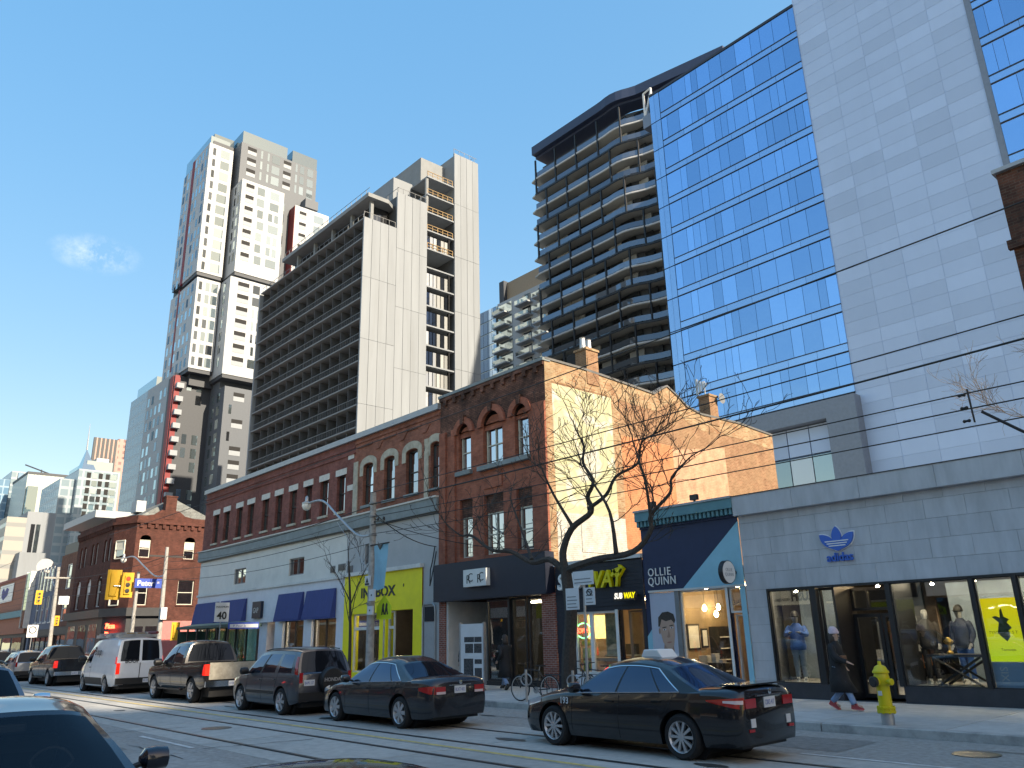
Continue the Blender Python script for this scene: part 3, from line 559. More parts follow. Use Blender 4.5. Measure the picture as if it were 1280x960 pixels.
# ================================================================== one-storey sandwich shop
mk('slate_clad', (0.014, 0.017, 0.028), 0.6, var=0.25, scale=4)
mk('teal', (0.22, 0.52, 0.64), 0.55, var=0.05); mk('teal_dark', (0.09, 0.25, 0.29), 0.6, var=0.12)
mk('deep_navy', (0.010, 0.024, 0.075), 0.55, var=0.1)
mk('sub_yellow', (0.75, 0.62, 0.01), 0.45, var=0); mk('sign_white', (0.78, 0.78, 0.76), 0.45, var=0)
M['sub_box'] = mat('sub_glow_white', (0.8, 0.8, 0.78), var=0, emit=((1, 1, 1), .25)); M['sub_boxy'] = mat('sub_glow_yellow', (0.75, 0.7, 0.02), var=0, emit=((.9, .85, .02), .25))
ss = thing('sandwich_shop', 'low black clad sandwich shop with yellow and white sign beside the mural wall', 'building', (-18.4, FY, 0))
SX0, SX1 = -20.28, -16.36
mb = wall(MB(), P, SX0, SX1, .15, 4.14, [(-19.5, -17.6, .62, 2.58), (-17.5, -16.5, .16, 2.58)], .25); mb.build('front_wall', M['slate_clad'], ss)
for k in range(11): pb('clad_board', M['slate_clad'], P, -19.6, SX1, -.03, .0, 2.72 + k * .125, 2.84 + k * .125, ss)
for k in range(26): pb('painted_brick', M['slate_clad'], P, SX0, -19.62, -.025, .0, .2 + k * .15, .335 + k * .15, ss)
pb('parapet_cap', M['offwhite'], P, SX0, SX1, -.1, .3, 4.14, 4.26, ss); slab_roof(ss, SX0, SX1, FY + .3, 36, 4.1)
for a, b in ((-19.5, -18.75), (-18.75, -17.6)): window(ss, P, a, b, .62, 2.58, .1, .07, M['white_paint'], M['glass'], name='shop_window')
window(ss, P, -17.5, -16.5, .17, 2.56, .55, .06, M['grey_metal'], M['glass'], name='door')
bx('door_post', M['white_paint'], -17.62, -17.5, FY - .02, FY + .1, .15, 2.6, ss); bx('stall_riser', M['gap_white'], -19.5, -17.62, FY - .02, FY + .05, .15, .6, ss)
room(ss, SX0 + .1, SX1 - .05, FY + .26, 29, .16, 3.0, M['warm_room']); bx('fill_panel', M['fill_glow'], -19.2, -17, 21.6, 21.8, 2.92, 2.97, ss); spots(ss, [(-19 + k * .8, 21.5 + k * .9, 2.95) for k in range(4)], 'lamp')
bx('counter', M['wood'], -19.4, -17.65, FY + .3, FY + .75, 1.02, 1.12, ss)
tx = text('sign_lettering', 'SUB', .72, M['sign_white'], (-20.05, FY - .12, 3.34), ss, extrude=.07, bold=.016, shear=.18, sx=.88)
text('sign_lettering', 'WAY', .74, M['sub_yellow'], (-18.72, FY - .12, 3.32), ss, extrude=.07, bold=.016, shear=.18, sx=.93)
MB().prism([(-17.38, 3.86), (-17.2, 3.90), (-17.22, 3.98), (-17.02, 3.86), (-17.16, 3.68), (-17.2, 3.76), (-17.36, 3.72), (-17.5, 3.6), (-17.58, 3.66)], FY - .19, FY - .05).build('sign_arrow', M['sub_yellow'], ss)
bl = thing('projecting_sign', 'small lit black sandwich shop blade sign fixed over the shop door', 'sign', (-16.95, FY - .3, 2.86))
bx('sign_box', M['black_metal'], -17.36, -16.48, FY - .36, FY - .24, 2.84, 3.12, bl); bx('bracket', M['black_metal'], -16.6, -16.55, FY - .26, FY, 2.98, 3.02, bl)
text('sign_lettering', 'SUB', .24, M['sub_box'], (-17.3, FY - .368, 2.91), bl, extrude=.004, bold=.008, shear=.2, sx=.8); text('sign_lettering', 'WAY', .24, M['sub_boxy'], (-16.91, FY - .368, 2.91), bl, extrude=.004, bold=.008, shear=.2, sx=.8)
ne = thing('neon_sign', 'glowing oval OPEN neon sign behind the sandwich shop window', 'sign', (-19.2, FY + .2, 1.9))
ring = [(-19.2 + .34 * math.cos(R(a)), FY + .16, 1.98 + .24 * math.sin(R(a))) for a in range(0, 361, 20)]
MB().tube(ring, .016, 6).build('neon_ring', M['neon_green'], ne); text('neon_lettering', 'OPEN', .2, M['neon_red'], (-19.2, FY + .16, 1.91), ne, extrude=.008, align='CENTER', bold=.004)
mk('poster_food', (0.30, 0.42, 0.12), 0.5, var=0.5, scale=6); mk('poster_warm', (0.55, 0.33, 0.08), 0.5, var=0.5, scale=7); mk('poster_stone', (0.42, 0.32, 0.2), 0.8, var=0.5, scale=5)
for n_, a, b, c, d, m_ in (('food poster strip under the neon sign', -19.42, -18.98, 1.5, 1.66, 'poster_warm'), ('tall green food poster in the sandwich shop window', -19.42, -19.1, .7, 1.42, 'poster_food'), ('stone patterned panel inside the sandwich shop', -18.35, -17.7, 1.2, 2.5, 'poster_stone')):
    tag(bx('poster', M[m_], a, b, FY + .3, FY + .31, c, d), n_, 'poster')
# ================================================================== navy and teal eyewear shop
oq = thing('eyewear_shop', 'navy and teal eyewear shop with dentil cornice beside the grey sportswear store', 'building', (-14.6, FY, 0))
OX0, OX1 = -16.34, -12.76
wall(MB(), P, OX0, OX1, .15, 5.0, [(-16.16, -13.42, .45, 3.06), (-13.34, -12.92, .16, 3.06)], .2).build('front_wall', M['deep_navy'], oq)
MB().prism([(-14.86, 3.1), (OX1, 3.1), (OX1, 4.86)], FY - .025, FY + .001).build('teal_triangle', M['teal'], oq)
MB().prism([(-12.92, .15), (OX1, .15), (OX1, 3.1), (-12.92, 3.1)], FY - .024, FY + .001).build('teal_jamb', M['teal'], oq)
MB().prism([(OX0, .15), (-16.16, .15), (-16.16, 1.95), (OX0, 1.75)], FY - .024, FY + .001).build('teal_jamb', M['teal'], oq)
pb('cornice', M['teal_dark'], P, OX0, OX1, -.26, .3, 5.22, 5.5, oq); pb('cornice_cap', M['cap_metal'], P, OX0 - .03, OX1, -.3, .3, 5.5, 5.56, oq); pb('cornice_bed', M['deep_navy'], P, OX0, OX1, -.05, .2, 4.98, 5.22, oq)
for k in range(24): pb('dentil', M['teal_dark'], P, OX0 + .02 + k * .149, OX0 + .1 + k * .149, -.2, -.05, 5.05, 5.22, oq)
for u in (-15.65, -14.05):
    fl = thing('flood_light', 'small black flood light on the teal cornice ' + ('over the portrait poster' if u < -15 else 'over the shop window'), 'light', (u, FY - .2, 5.56), group='flood lights on the eyewear shop cornice')
    bx('housing', M['black_metal'], u - .12, u + .12, FY - .25, FY - .12, 5.62, 5.78, fl); bx('bracket', M['black_metal'], u - .03, u + .03, FY - .2, FY - .16, 5.56, 5.62, fl)
pb('head_trim', M['offwhite'], P, -16.18, OX1, -.05, .02, 3.04, 3.1, oq)
text('sign_lettering', 'OLLIE', .345, M['sign_white'], (-16.15, FY - .03, 3.53), oq, extrude=.012, space=1.22, sx=.86); text('sign_lettering', 'QUINN', .345, M['sign_white'], (-16.17, FY - .03, 3.255), oq, extrude=.012, space=1.16, sx=.86)
window(oq, P, -15.06, -13.42, .45, 3.04, .1, .05, M['offwhite'], M['glass'], name='shop_window')
window(oq, P, -13.34, -12.92, .17, 2.3, .3, .05, M['white_paint'], M['glass'], name='door'); window(oq, P, -13.34, -12.92, 2.34, 3.04, .1, .05, M['white_paint'], M['glass'], name='transom_window')
bx('window_post', M['white_paint'], -13.42, -13.34, FY - .02, FY + .12, .15, 3.06, oq); bx('stall_riser', M['offwhite'], -16.16, -13.42, FY + .0, FY + .06, .15, .45, oq)
room(oq, OX0 + .1, OX1 - .1, FY + .32, 28, .16, 3.3, M['warm_room'], M['wood']); bx('fill_panel', M['fill_glow'], -15.6, -13.2, 22.4, 22.6, 3.2, 3.26, oq); spots(oq, [(-14.9, 21.2, 3.1), (-14.3, 22, 3.15), (-13.8, 21.4, 3.1), (-15.2, 23.5, 3.2), (-14.0, 24.5, 3.2), (-13.2, 22.5, 3.2)], 'lamp')
text('door_number', '385', .22, M['black_metal'], (-13.3, FY + .13, 2.55), oq, extrude=.002)
bs = thing('round_blade_sign', 'round white blade sign with black rim on the teal triangle', 'sign', (-12.95, FY - .4, 3.1))
MB().lathe([(.30, -.07), (.32, -.07), (.32, .07), (.30, .07)], (-13.02, FY - .42, 3.43), 24, 'X').build('rim', M['black_metal'], bs)
MB().lathe([(.01, .075), (.3, .075), (.3, -.075), (.01, -.075)], (-13.02, FY - .42, 3.43), 24, 'X').build('face', M['sign_white'], bs)
MB().tube([(-13.02, FY - .1, 3.43), (-13.02, FY, 3.43)], .06, 8).build('bracket', M['black_metal'], bs)
text('sign_lettering', 'OLLIE', .13, M['cap_metal'], (-12.943, FY - .42, 3.45), bs, rot=(R(90), 0, R(90)), extrude=.002, align='CENTER'); text('sign_lettering', 'QUINN', .13, M['cap_metal'], (-12.943, FY - .42, 3.32), bs, rot=(R(90), 0, R(90)), extrude=.002, align='CENTER')
# poster of a man's face
mk('poster_bg', (0.46, 0.50, 0.60), 0.5, var=0.03); mk('skin', (0.52, 0.33, 0.25), 0.55, var=0.05); mk('hair', (0.05, 0.035, 0.028), 0.6, var=0.3, scale=20); mk('shirt_white', (0.66, 0.68, 0.72), 0.7, var=0.05)
mk('lip', (0.40, 0.17, 0.14), 0.5, var=0); mk('skin_dark', (0.38, 0.22, 0.165), 0.55, var=0)
po = thing('portrait_poster', 'tall pale poster with a dark haired man on the eyewear shop front', 'poster', (-15.65, FY, .45))
yy = FY - .012; bx('poster_sheet', M['poster_bg'], -16.16, -15.22, yy, FY + .05, .45, 3.02, po)
bx('poster_frame', M['grey_metal'], -15.22, -15.06, FY - .01, FY + .1, .45, 3.04, po)
def flat(name, m_, pts, k): MB().prism(pts, yy - .0025 * k - .002, yy - .0025 * k).build(name, M[m_], po)
def ell(cx, cz, a, b, t=0, n=18): return [(cx + a * math.cos(2 * math.pi * i / n) * math.cos(t) - b * math.sin(2 * math.pi * i / n) * math.sin(t), cz + a * math.cos(2 * math.pi * i / n) * math.sin(t) + b * math.sin(2 * math.pi * i / n) * math.cos(t)) for i in range(n)]
flat('neck', 'skin_dark', [(-15.72, 1.55), (-15.38, 1.5), (-15.36, 1.1), (-15.8, 1.1)], 1)
flat('shirt', 'shirt_white', [(-15.95, .46), (-15.23, .46), (-15.23, 1.28), (-15.45, 1.12), (-15.7, 1.25), (-15.88, 1.05)], 2)
flat('hair_back', 'hair', ell(-15.6, 2.16, .30, .25, .2), 1)
flat('face', 'skin', [(-15.84, 2.12), (-15.83, 1.86), (-15.76, 1.58), (-15.62, 1.40), (-15.48, 1.36), (-15.37, 1.48), (-15.31, 1.75), (-15.29, 2.05), (-15.36, 2.25), (-15.6, 2.3), (-15.78, 2.26)], 3)
flat('hair', 'hair', [(-15.9, 2.02), (-15.88, 2.3), (-15.72, 2.44), (-15.5, 2.46), (-15.3, 2.38), (-15.25, 2.2), (-15.29, 2.12), (-15.4, 2.22), (-15.6, 2.18), (-15.76, 2.24), (-15.82, 2.08)], 4)
for cx, cz in ((-15.67, 1.94), (-15.4, 1.99)): flat('eyebrow', 'hair', ell(cx, cz + .065, .09, .015, .12), 5); flat('eye', 'shirt_white', ell(cx, cz, .06, .022, .1), 5); flat('iris', 'hair', ell(cx, cz, .022, .022), 6)
flat('nose', 'skin_dark', [(-15.52, 1.95), (-15.47, 1.74), (-15.53, 1.70), (-15.6, 1.73), (-15.56, 1.8)], 5); flat('mouth', 'lip', ell(-15.52, 1.575, .09, .022, .12), 5); flat('ear', 'skin_dark', ell(-15.86, 1.9, .035, .09), 4)
# ================================================================== grey sportswear store
mk('tile_grey', (0.45, 0.46, 0.485), 0.6, var=0.14, scale=2.4, stretch=(1.4, 1.4, .35), rnd=0.05, dirt=0.35, dscale=2.0, dcol=(0.54, 0.55, 0.575))
mk('plinth_black', (0.035, 0.037, 0.045), 0.45, var=0.2); mk('logo_blue', (0.012, 0.13, 0.52), 0.4, var=0)
ad = thing('sportswear_store', 'grey tiled one-storey sportswear store with black framed shop windows', 'building', (-8.7, FY, 0))
AX0, AX1 = -12.74, -4.62
wall(MB(), PY(FY + .03), AX0, AX1, .15, 4.96, [(-12.1, -4.75, .16, 2.92)], .2).build('front_wall', M['plinth_black'], ad)
random.seed(11)
zr = [2.92, 3.38, 3.84, 4.30, 4.76, 4.98]
for r_, (z0, z1) in enumerate(zip(zr, zr[1:])):
    u = AX0
    first = True
    while u < AX1 - .05:
        w_ = min((.45 if (r_ % 2 and first) else .93), AX1 - u); first = False
        pb('wall_tile', M['tile_grey'], P, u + .003, u + w_ - .003, -.002 - random.random() * .003, .029, z0 + .003, z1 - .003, ad); u += w_
for k in range(6): pb('wall_tile', M['tile_grey'], P, AX0 + .003, -12.1, -.003, .029, .153 + k * .4615, .61 + k * .4615, ad)
u = AX0 - .02
while u < AX1:
    w_ = min(1.86, AX1 - u); pb('cornice_panel', M['tile_grey'], P, u + .004, u + w_ - .004, -.22, .3, 4.98, 5.52, ad); u += w_
pb('cornice_cap', M['plinth_black'], P, AX0 - .04, AX1, -.24, .32, 5.522, 5.545, ad); slab_roof(ad, AX0, AX1, FY + .32, 40, 5.3)
MB().quad((AX0, FY, 0), (AX0, 40, 0), (AX0, 40, 5.3), (AX0, FY, 5.3)).build('flank_wall', M['tile_grey'], ad)
bays = [(-12.06, -10.86), (-8.76, -6.97), (-6.88, -6.08), (-6.0, -4.8)]
for a, b in bays: window(ad, P, a, b, .52, 2.88, .06, .03, M['black_metal'], M['glass'], name='shop_window')
for a, b in ((-12.1, -12.06), (-10.86, -10.68), (-8.88, -8.76), (-6.97, -6.88), (-6.08, -6.0)): bx('window_post', M['black_metal'], a, b, FY - .03, FY + .15, .52, 2.9, ad)
bx('head_rail', M['black_metal'], -12.1, AX1 + .05, FY - .03, FY + .15, 2.87, 2.925, ad)
for a, b in ((-12.1, -10.3), (-8.8, AX1)): bx('plinth', M['plinth_black'], a, b, FY - .015, FY + .4, .15, .52, ad)
window(ad, P, -10.68, -10.28, .52, 2.86, .2, .05, M['black_metal'], M['glass'], name='shop_window')
for a, b in ((-10.24, -9.52), (-9.5, -8.8)): window(ad, P, a, b, .17, 2.2, 1.0, .09, M['black_metal'], M['glass'], name='door')
window(ad, P, -10.24, -8.8, 2.28, 2.85, 1.0, .07, M['black_metal'], M['glass'], cols=(.3,), name='transom_window')
bx('door_reveal', M['black_metal'], -10.3, -10.24, FY + .1, FY + 1.2, .15, 2.9, ad); bx('door_reveal', M['black_metal'], -8.82, -8.76, FY + .1, FY + 1.2, .15, 2.9, ad)
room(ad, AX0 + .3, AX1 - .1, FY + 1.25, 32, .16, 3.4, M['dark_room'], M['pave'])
mb = MB().quad((-12.7, FY + .2, .52), (-10.28, FY + .2, .52), (-10.28, FY + 2.2, .52), (-12.7, FY + 2.2, .52)).quad((-8.8, FY + .2, .52), (AX1, FY + .2, .52), (AX1, FY + 2.2, .52), (-8.8, FY + 2.2, .52)); mb.build('display_platform', M['pale_room'], ad)
MB().quad((-12.42, FY + 2.2, .5), (-11.0, FY + 2.2, .5), (-11.0, FY + 2.2, 2.9), (-12.42, FY + 2.2, 2.9)).quad((-8.3, FY + 2.2, .5), (-5.2, FY + 2.2, .5), (-5.2, FY + 2.2, 2.9), (-8.3, FY + 2.2, 2.9)).build('display_back', mat('display_back', (0.28, 0.36, 0.46), var=.25, scale=1.2), ad)
for a, b in ((-12, -10.4), (-8.6, -6.2), (-6, -4.9)): bx('fill_panel', M['fill_glow'], a, b, FY + .35, FY + .6, 3.2, 3.26, ad)  # added fill panels hidden over the window head, lighting the display
bx('fill_panel', M['fill_glow'], -10, -8.8, 23, 23.2, 3.3, 3.36, ad)
spots(ad, [(-11.8 + k * 1.15, FY + 1.0 + (k % 2) * .5, 2.86) for k in range(7)] + [(-10.0 + k * .4, 23.5 + k, 3.3) for k in range(4)], 'lampw', .05); spots(ad, [(-9.6, 22.4, 3.2), (-9.1, 23, 3.2)], 'lamp', .08)
lg = thing('store_logo', 'raised blue three-leaf logo with white stripes over blue lettering on the grey tiles', 'sign', (-9.87, FY, 3.45))
def leaf(cx, cz, tip, w_, n=10):
    ax = Vector((tip[0] - cx, tip[1] - cz)); nn = Vector((-ax.y, ax.x)).normalized(); L1 = []; L2 = []
    for i in range(n + 1):
        t_ = i / n; wd = w_ * (math.sin(math.pi * (t_ ** 1.25) * .92 + .12) if t_ < 1 else 0); wd = max(wd, 0)
        L1.append((cx + ax.x * t_ + nn.x * wd, cz + ax.y * t_ + nn.y * wd)); L2.append((cx + ax.x * t_ - nn.x * wd, cz + ax.y * t_ - nn.y * wd))
    return L1 + L2[::-1]
for k, (tip, w_) in enumerate((((-9.88, 4.37), .125), ((-10.33, 4.19), .125), ((-9.43, 4.19), .125))):
    MB().prism(leaf(-9.88, 3.76, tip, w_), FY - .085 - .003 * k, FY - .03).build('leaf', M['logo_blue'], lg)
    MB().prism(leaf(-9.88, 3.74, (tip[0] * 1.0 + (tip[0] + 9.88) * .05, tip[1] + .03), w_ + .02), FY - .028 - .002 * k, FY - .004 + .001 * k).build('leaf_backing', M['sign_white'], lg)
for k in range(3):
    z = 3.87 + k * .058; hw = .22 + k * .045; MB().prism([(-9.88 - hw, z), (-9.88 + hw, z), (-9.88 + hw + .01, z + .026), (-9.88 - hw - .01, z + .026)], FY - .097, FY - .084).build('stripe', M['sign_white'], lg)
text('sign_lettering', 'adidas', .30, M['logo_blue'], (-9.87, FY - .04, 3.50), lg, extrude=.03, bold=.004, align='CENTER', sx=.95)
# window dressing
mk('trestle', (0.03, 0.03, 0.035), 0.5, var=.1); mk('gold', (0.55, 0.36, 0.10), 0.35, metal=.7, var=.1)
tt = thing('trestle_table', 'dark cross-legged display table in the sportswear store window', 'table', (-7.7, FY + .75, .522))
bx('table_top', M['trestle'], -8.35, -7.05, FY + .4, FY + 1.1, 1.16, 1.22, tt)
for yk in (FY + .45, FY + 1.05):
    for a, b in ((-8.2, -7.2), (-7.2, -8.2)): MB().tube([(a, yk + (.03 if a < b else -.03), .522), (b, yk + (.03 if a < b else -.03), 1.16)], .03, 6).build('leg', M['trestle'], tt)
tro = thing('trophy', 'small gold trophy figure standing on the cross-legged table', 'trophy', (-7.9, FY + .7, 1.222))
MB().lathe([(.07, 1.222), (.08, 1.26), (.03, 1.3), (.035, 1.42), (.07, 1.5), (.05, 1.58), (.012, 1.6)], (-7.9, FY + .7, 0), 12).build('cup', M['gold'], tro)
for s_ in (-1, 1): MB().tube([(-7.9 + s_ * .05, FY + .7, 1.44), (-7.9 + s_ * .11, FY + .7, 1.5), (-7.9 + s_ * .06, FY + .7, 1.55)], .012, 5).build('handle', M['gold'], tro)
m = bpy.data.materials.new('poster_lime'); m.use_nodes = True; t = m.node_tree; b_ = t.nodes['Principled BSDF']; b_.inputs['Roughness'].default_value = .4
ge = N(t, 'ShaderNodeNewGeometry'); sp = N(t, 'ShaderNodeSeparateXYZ'); mr = N(t, 'ShaderNodeMapRange'); mr.inputs['From Min'].default_value = 1.2; mr.inputs['From Max'].default_value = 2.5
t.links.new(ge.outputs['Position'], sp.inputs[0]); t.links.new(sp.outputs[2], mr.inputs['Value']); rp = N(t, 'ShaderNodeValToRGB'); rp.color_ramp.elements[0].color = (.42, .62, .03, 1); rp.color_ramp.elements[1].color = (.75, .60, .02, 1)
t.links.new(mr.outputs[0], rp.inputs[0]); t.links.new(rp.outputs[0], b_.inputs['Base Color']); t.links.new(rp.outputs[0], b_.inputs['Emission Color']); b_.inputs['Emission Strength'].default_value = .25
pl = thing('lime_poster', 'backlit lime and yellow window poster with a dark animal silhouette', 'poster', (-6.4, FY + .16, .52))
MB().box(-6.86, -6.1, FY + .14, FY + .16, 1.08, 2.42).build('poster_sheet', m, pl); mk('poster_ink', (0.10, 0.12, 0.03), .5, var=0)
MB().prism([(-6.62, 1.68), (-6.56, 1.9), (-6.68, 2.02), (-6.6, 2.04), (-6.52, 2.0), (-6.5, 2.16), (-6.46, 2.2), (-6.44, 2.02), (-6.34, 1.96), (-6.4, 1.9), (-6.32, 1.78), (-6.4, 1.72), (-6.38, 1.6), (-6.46, 1.5), (-6.54, 1.58)], FY + .135, FY + .139).build('silhouette', M['poster_ink'], pl)
text('poster_lettering', 'TYSON  T E S T', .085, M['poster_ink'], (-6.8, FY + .137, 1.66), pl, extrude=.001); text('poster_lettering', 'Toronto', .085, M['poster_ink'], (-6.62, FY + .137, 1.3), pl, extrude=.001)
pp = thing('pale_window_panel', 'pale blue lettered panel at the foot of the lime poster', 'poster', (-6.4, FY + .16, .52)); bx('panel_sheet', mat('pale_blue_sheet', (.40, .54, .70), var=.05), -6.86, -6.1, FY + .145, FY + .16, .53, 1.07, pp)
text('panel_lettering', 'SIXI', .22, M['sign_white'], (-6.72, FY + .142, .98), pp, rot=(R(90), R(90), 0), extrude=.001)
oc = thing('orange_coat', 'bright orange coat hanging inside the sportswear store door', 'coat', (-9.05, 21.9, .9))
mk('orange_cloth', (0.62, 0.20, 0.04), .7, var=.25, scale=5)
MB().lathe([(.16, .85), (.22, .95), (.20, 1.3), (.19, 1.6), (.14, 1.82), (.05, 1.92), (.02, 1.95)], (-9.05, 21.9, 0), 14).build('body', M['orange_cloth'], oc, True)
for s_ in (-1, 1): MB().tube([(-9.05 + s_ * .14, 21.9, 1.78), (-9.05 + s_ * .25, 21.88, 1.5), (-9.05 + s_ * .27, 21.85, 1.15)], [.07, .06, .05], 8).build('sleeve', M['orange_cloth'], oc, True)
MB().tube([(-9.05, 21.9, 1.94), (-9.05, 21.9, 2.1)], .01, 5).build('hook', M['galv'], oc)
rk = thing('clothes_rail', 'dark clothes rail carrying coats inside the sportswear store door', 'clothes rail', (-9.4, 22, .17))
MB().tube([(-10.1, 21.9, .17), (-10.1, 21.9, 2.1), (-8.75, 21.9, 2.1), (-8.75, 21.9, .17)], .02, 6).build('frame', M['black_metal'], rk)
random.seed(5)
for k in range(7): bx('hanging_coat', M[random.choice(['dark_room', 'wood', 'grey_metal', 'navy'])], -10.0 + k * .1, -9.93 + k * .1, 21.7, 22.1, .8 + random.random() * .25, 2.0, rk)
# ================================================================== taller brick neighbour beyond the sportswear store
M['brick_old'] = brick('brick_old', (0.16, 0.065, 0.045), (0.075, 0.035, 0.028), (0.14, 0.10, 0.08), dark=0.7, dcol=(0.02, 0.017, 0.016), dscale=1.0, lo=.42, hi=.62)
nb = thing('brick_neighbour', 'sooty dark brick building rising past the grey sportswear store', 'building', (2, FY, 0))
nw = [(a, a + 1.1, z, z + 2.0, .3) for a in (-3.2, -.6, 2.0, 4.6) for z in (5.2, 8.4)]
wall(MB(), P, -4.6, 7, .1, 12.2, nw + [(-4.0, 6.4, .5, 3.2)], .3).build('brick_wall', M['brick_old'], nb); MB().quad((-4.6, FY, 0), (-4.6, 40, 0), (-4.6, 40, 12.2), (-4.6, FY, 12.2)).build('flank_wall', M['brick_old'], nb)
MB().box(-4.6, 7, FY + .3, 40, 11.8, 12.0).build('roof', M['roofing'], nb); MB().quad((7, FY, 0), (7, 40, 0), (7, 40, 12.2), (7, FY, 12.2)).build('flank_wall', M['brick_old'], nb)
pb('parapet_cap', M['cap_metal'], P, -4.66, 7, -.12, .3, 12.2, 12.3, nb); pb('corbel_course', M['brick_old'], P, -4.68, 7, -.12, .02, 10.2, 10.42, nb)
for a, b, c, d, r_ in nw: window(nb, P, a, b, c, d, .2, .07, M['frame_cream'], rows=(.5,))
for k in range(4): window(nb, P, -4 + k * 2.6, -1.45 + k * 2.6, .5, 3.2, .2, .06, M['black_metal'], name='shop_window')
# ================================================================== towers behind the shops
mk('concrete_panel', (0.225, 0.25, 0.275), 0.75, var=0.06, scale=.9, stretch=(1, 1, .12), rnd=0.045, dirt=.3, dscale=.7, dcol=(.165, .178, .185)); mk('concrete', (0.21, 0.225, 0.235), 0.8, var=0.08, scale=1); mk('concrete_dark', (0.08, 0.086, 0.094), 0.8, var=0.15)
mk('rail_grey', (0.17, 0.18, 0.19), 0.6, var=.1); mk('wood_rail', (0.34, 0.22, 0.10), .7, var=.2); mk('curtain', (0.55, 0.55, 0.52), .8, var=.1, rnd=.3)
M['dark_glass'] = mirror_glass('dark_room_glass', (0.45, 0.5, 0.55), (0.025, 0.026, 0.028), .18, .05, .5); M['curtain_glass'] = mirror_glass('curtain_glass', (0.7, 0.75, 0.8), (0.42, 0.43, 0.42), .25, .04, .3)
M['tower_dark_glass0'] = mirror_glass('recess_glass', (.5, .56, .62), (.02, .022, .025), .2, .04, .4)
ht = thing('hotel_tower', 'pale concrete hotel slab with long rows of balconies and blank panelled end wall', 'building', (-110, 54, 0))
HX0, HX1, HY0 = -127.6, -92.1, 54.0
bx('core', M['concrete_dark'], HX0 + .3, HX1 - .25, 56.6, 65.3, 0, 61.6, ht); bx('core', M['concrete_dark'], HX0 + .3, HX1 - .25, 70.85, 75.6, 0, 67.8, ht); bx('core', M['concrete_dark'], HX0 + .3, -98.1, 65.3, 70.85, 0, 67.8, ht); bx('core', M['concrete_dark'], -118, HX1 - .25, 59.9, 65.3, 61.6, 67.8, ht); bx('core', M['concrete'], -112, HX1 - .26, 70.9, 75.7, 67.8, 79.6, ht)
random.seed(7)
FZ = [61.9 - 3.22 * k for k in range(16)]
for k, z in enumerate(FZ):
    bx('balcony_slab', M['concrete'], HX0, HX1 - .5, HY0, 56.6, z - .2, z, ht)
    if k == len(FZ) - 1: continue
    zb = FZ[k + 1]
    mb = MB(); mb.box(HX0 + .4, HX1 - .6, HY0 + .25, HY0 + .30, zb + 1.02, zb + 1.09)
    for i in range(70): u = HX0 + .5 + i * .497; mb.box(u, u + .035, HY0 + .26, HY0 + .29, zb + .0, zb + 1.02)
    mb.build('balcony_railing', M['rail_grey'], ht)
    n = 12
    for i in range(n):
        u0 = HX0 + .5 + (HX1 - HX0 - 1.2) * i / n; u1 = HX0 + .5 + (HX1 - HX0 - 1.2) * (i + 1) / n
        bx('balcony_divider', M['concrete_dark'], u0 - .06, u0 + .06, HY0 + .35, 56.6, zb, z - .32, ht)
        bx('window', M['curtain_glass'] if random.random() < .06 else M['dark_glass'], u0 + .15, u1 - .15, 56.5, 56.58, zb + .1, z - .5, ht)
bx('end_fin', M['concrete_panel'], HX0 - .4, HX0, HY0 - .1, 57, 10, 61.6, ht); bx('corner_fin', M['black_metal'], HX1 - .52, HX1 - .32, HY0 + .3, 56, 10, 61.5, ht)
def panels(y0, y1, n, z1, z0, dz):
    for i in range(n):
        a, b = y0 + (y1 - y0) * i / n, y0 + (y1 - y0) * (i + 1) / n; z = z1
        while z > z0: bx('wall_panel', M['concrete_panel'], HX1 - .3, HX1 + random.uniform(0, .02), a + .025, b - .025, max(z - dz, z0) + .02, z - .02, ht); z -= dz
panels(53.9, 59.65, 4, 61.9, 8, 9.66); panels(59.65, 65.35, 4, 68.25, 8, 9.66); panels(70.8, 76.0, 4, 80.0, 8, 9.66)
z = 73.5; k = 0
while z > 24:
    if z < 70 or k == 0: pass
    bx('recess_slab', M['concrete_panel'], -97, HX1 - .1, 65.4, 70.75, z - .22, z, ht)
    if k < 5:
        mb = MB(); mb.box(HX1 - .35, HX1 - .3, 65.5, 70.7, z + 1.0, z + 1.08); mb.box(HX1 - .35, HX1 - .31, 65.5, 70.7, z + .5, z + .56)
        for i in range(6): mb.box(HX1 - .36, HX1 - .3, 65.6 + i, 65.68 + i, z, z + 1.05)
        mb.build('guard_rail', M['wood_rail'], ht)
    if k >= 4 and k != 5:
        for i in range(6): bx('window', M[random.choice(['curtain_glass', 'curtain_glass', 'tower_dark_glass0'])], HX1 - .7, HX1 - .45, 65.5 + i * .72, 66.08 + i * .72, z + .12, z + 2.3, ht)
        bx('window_post', M['black_metal'], HX1 - .72, HX1 - .3, 69.85, 69.95, z, z + 2.95, ht)
    z -= 3.25; k += 1
bx('recess_wall', M['concrete_dark'], -98, -97, 65.4, 70.8, 8, 73.3, ht)
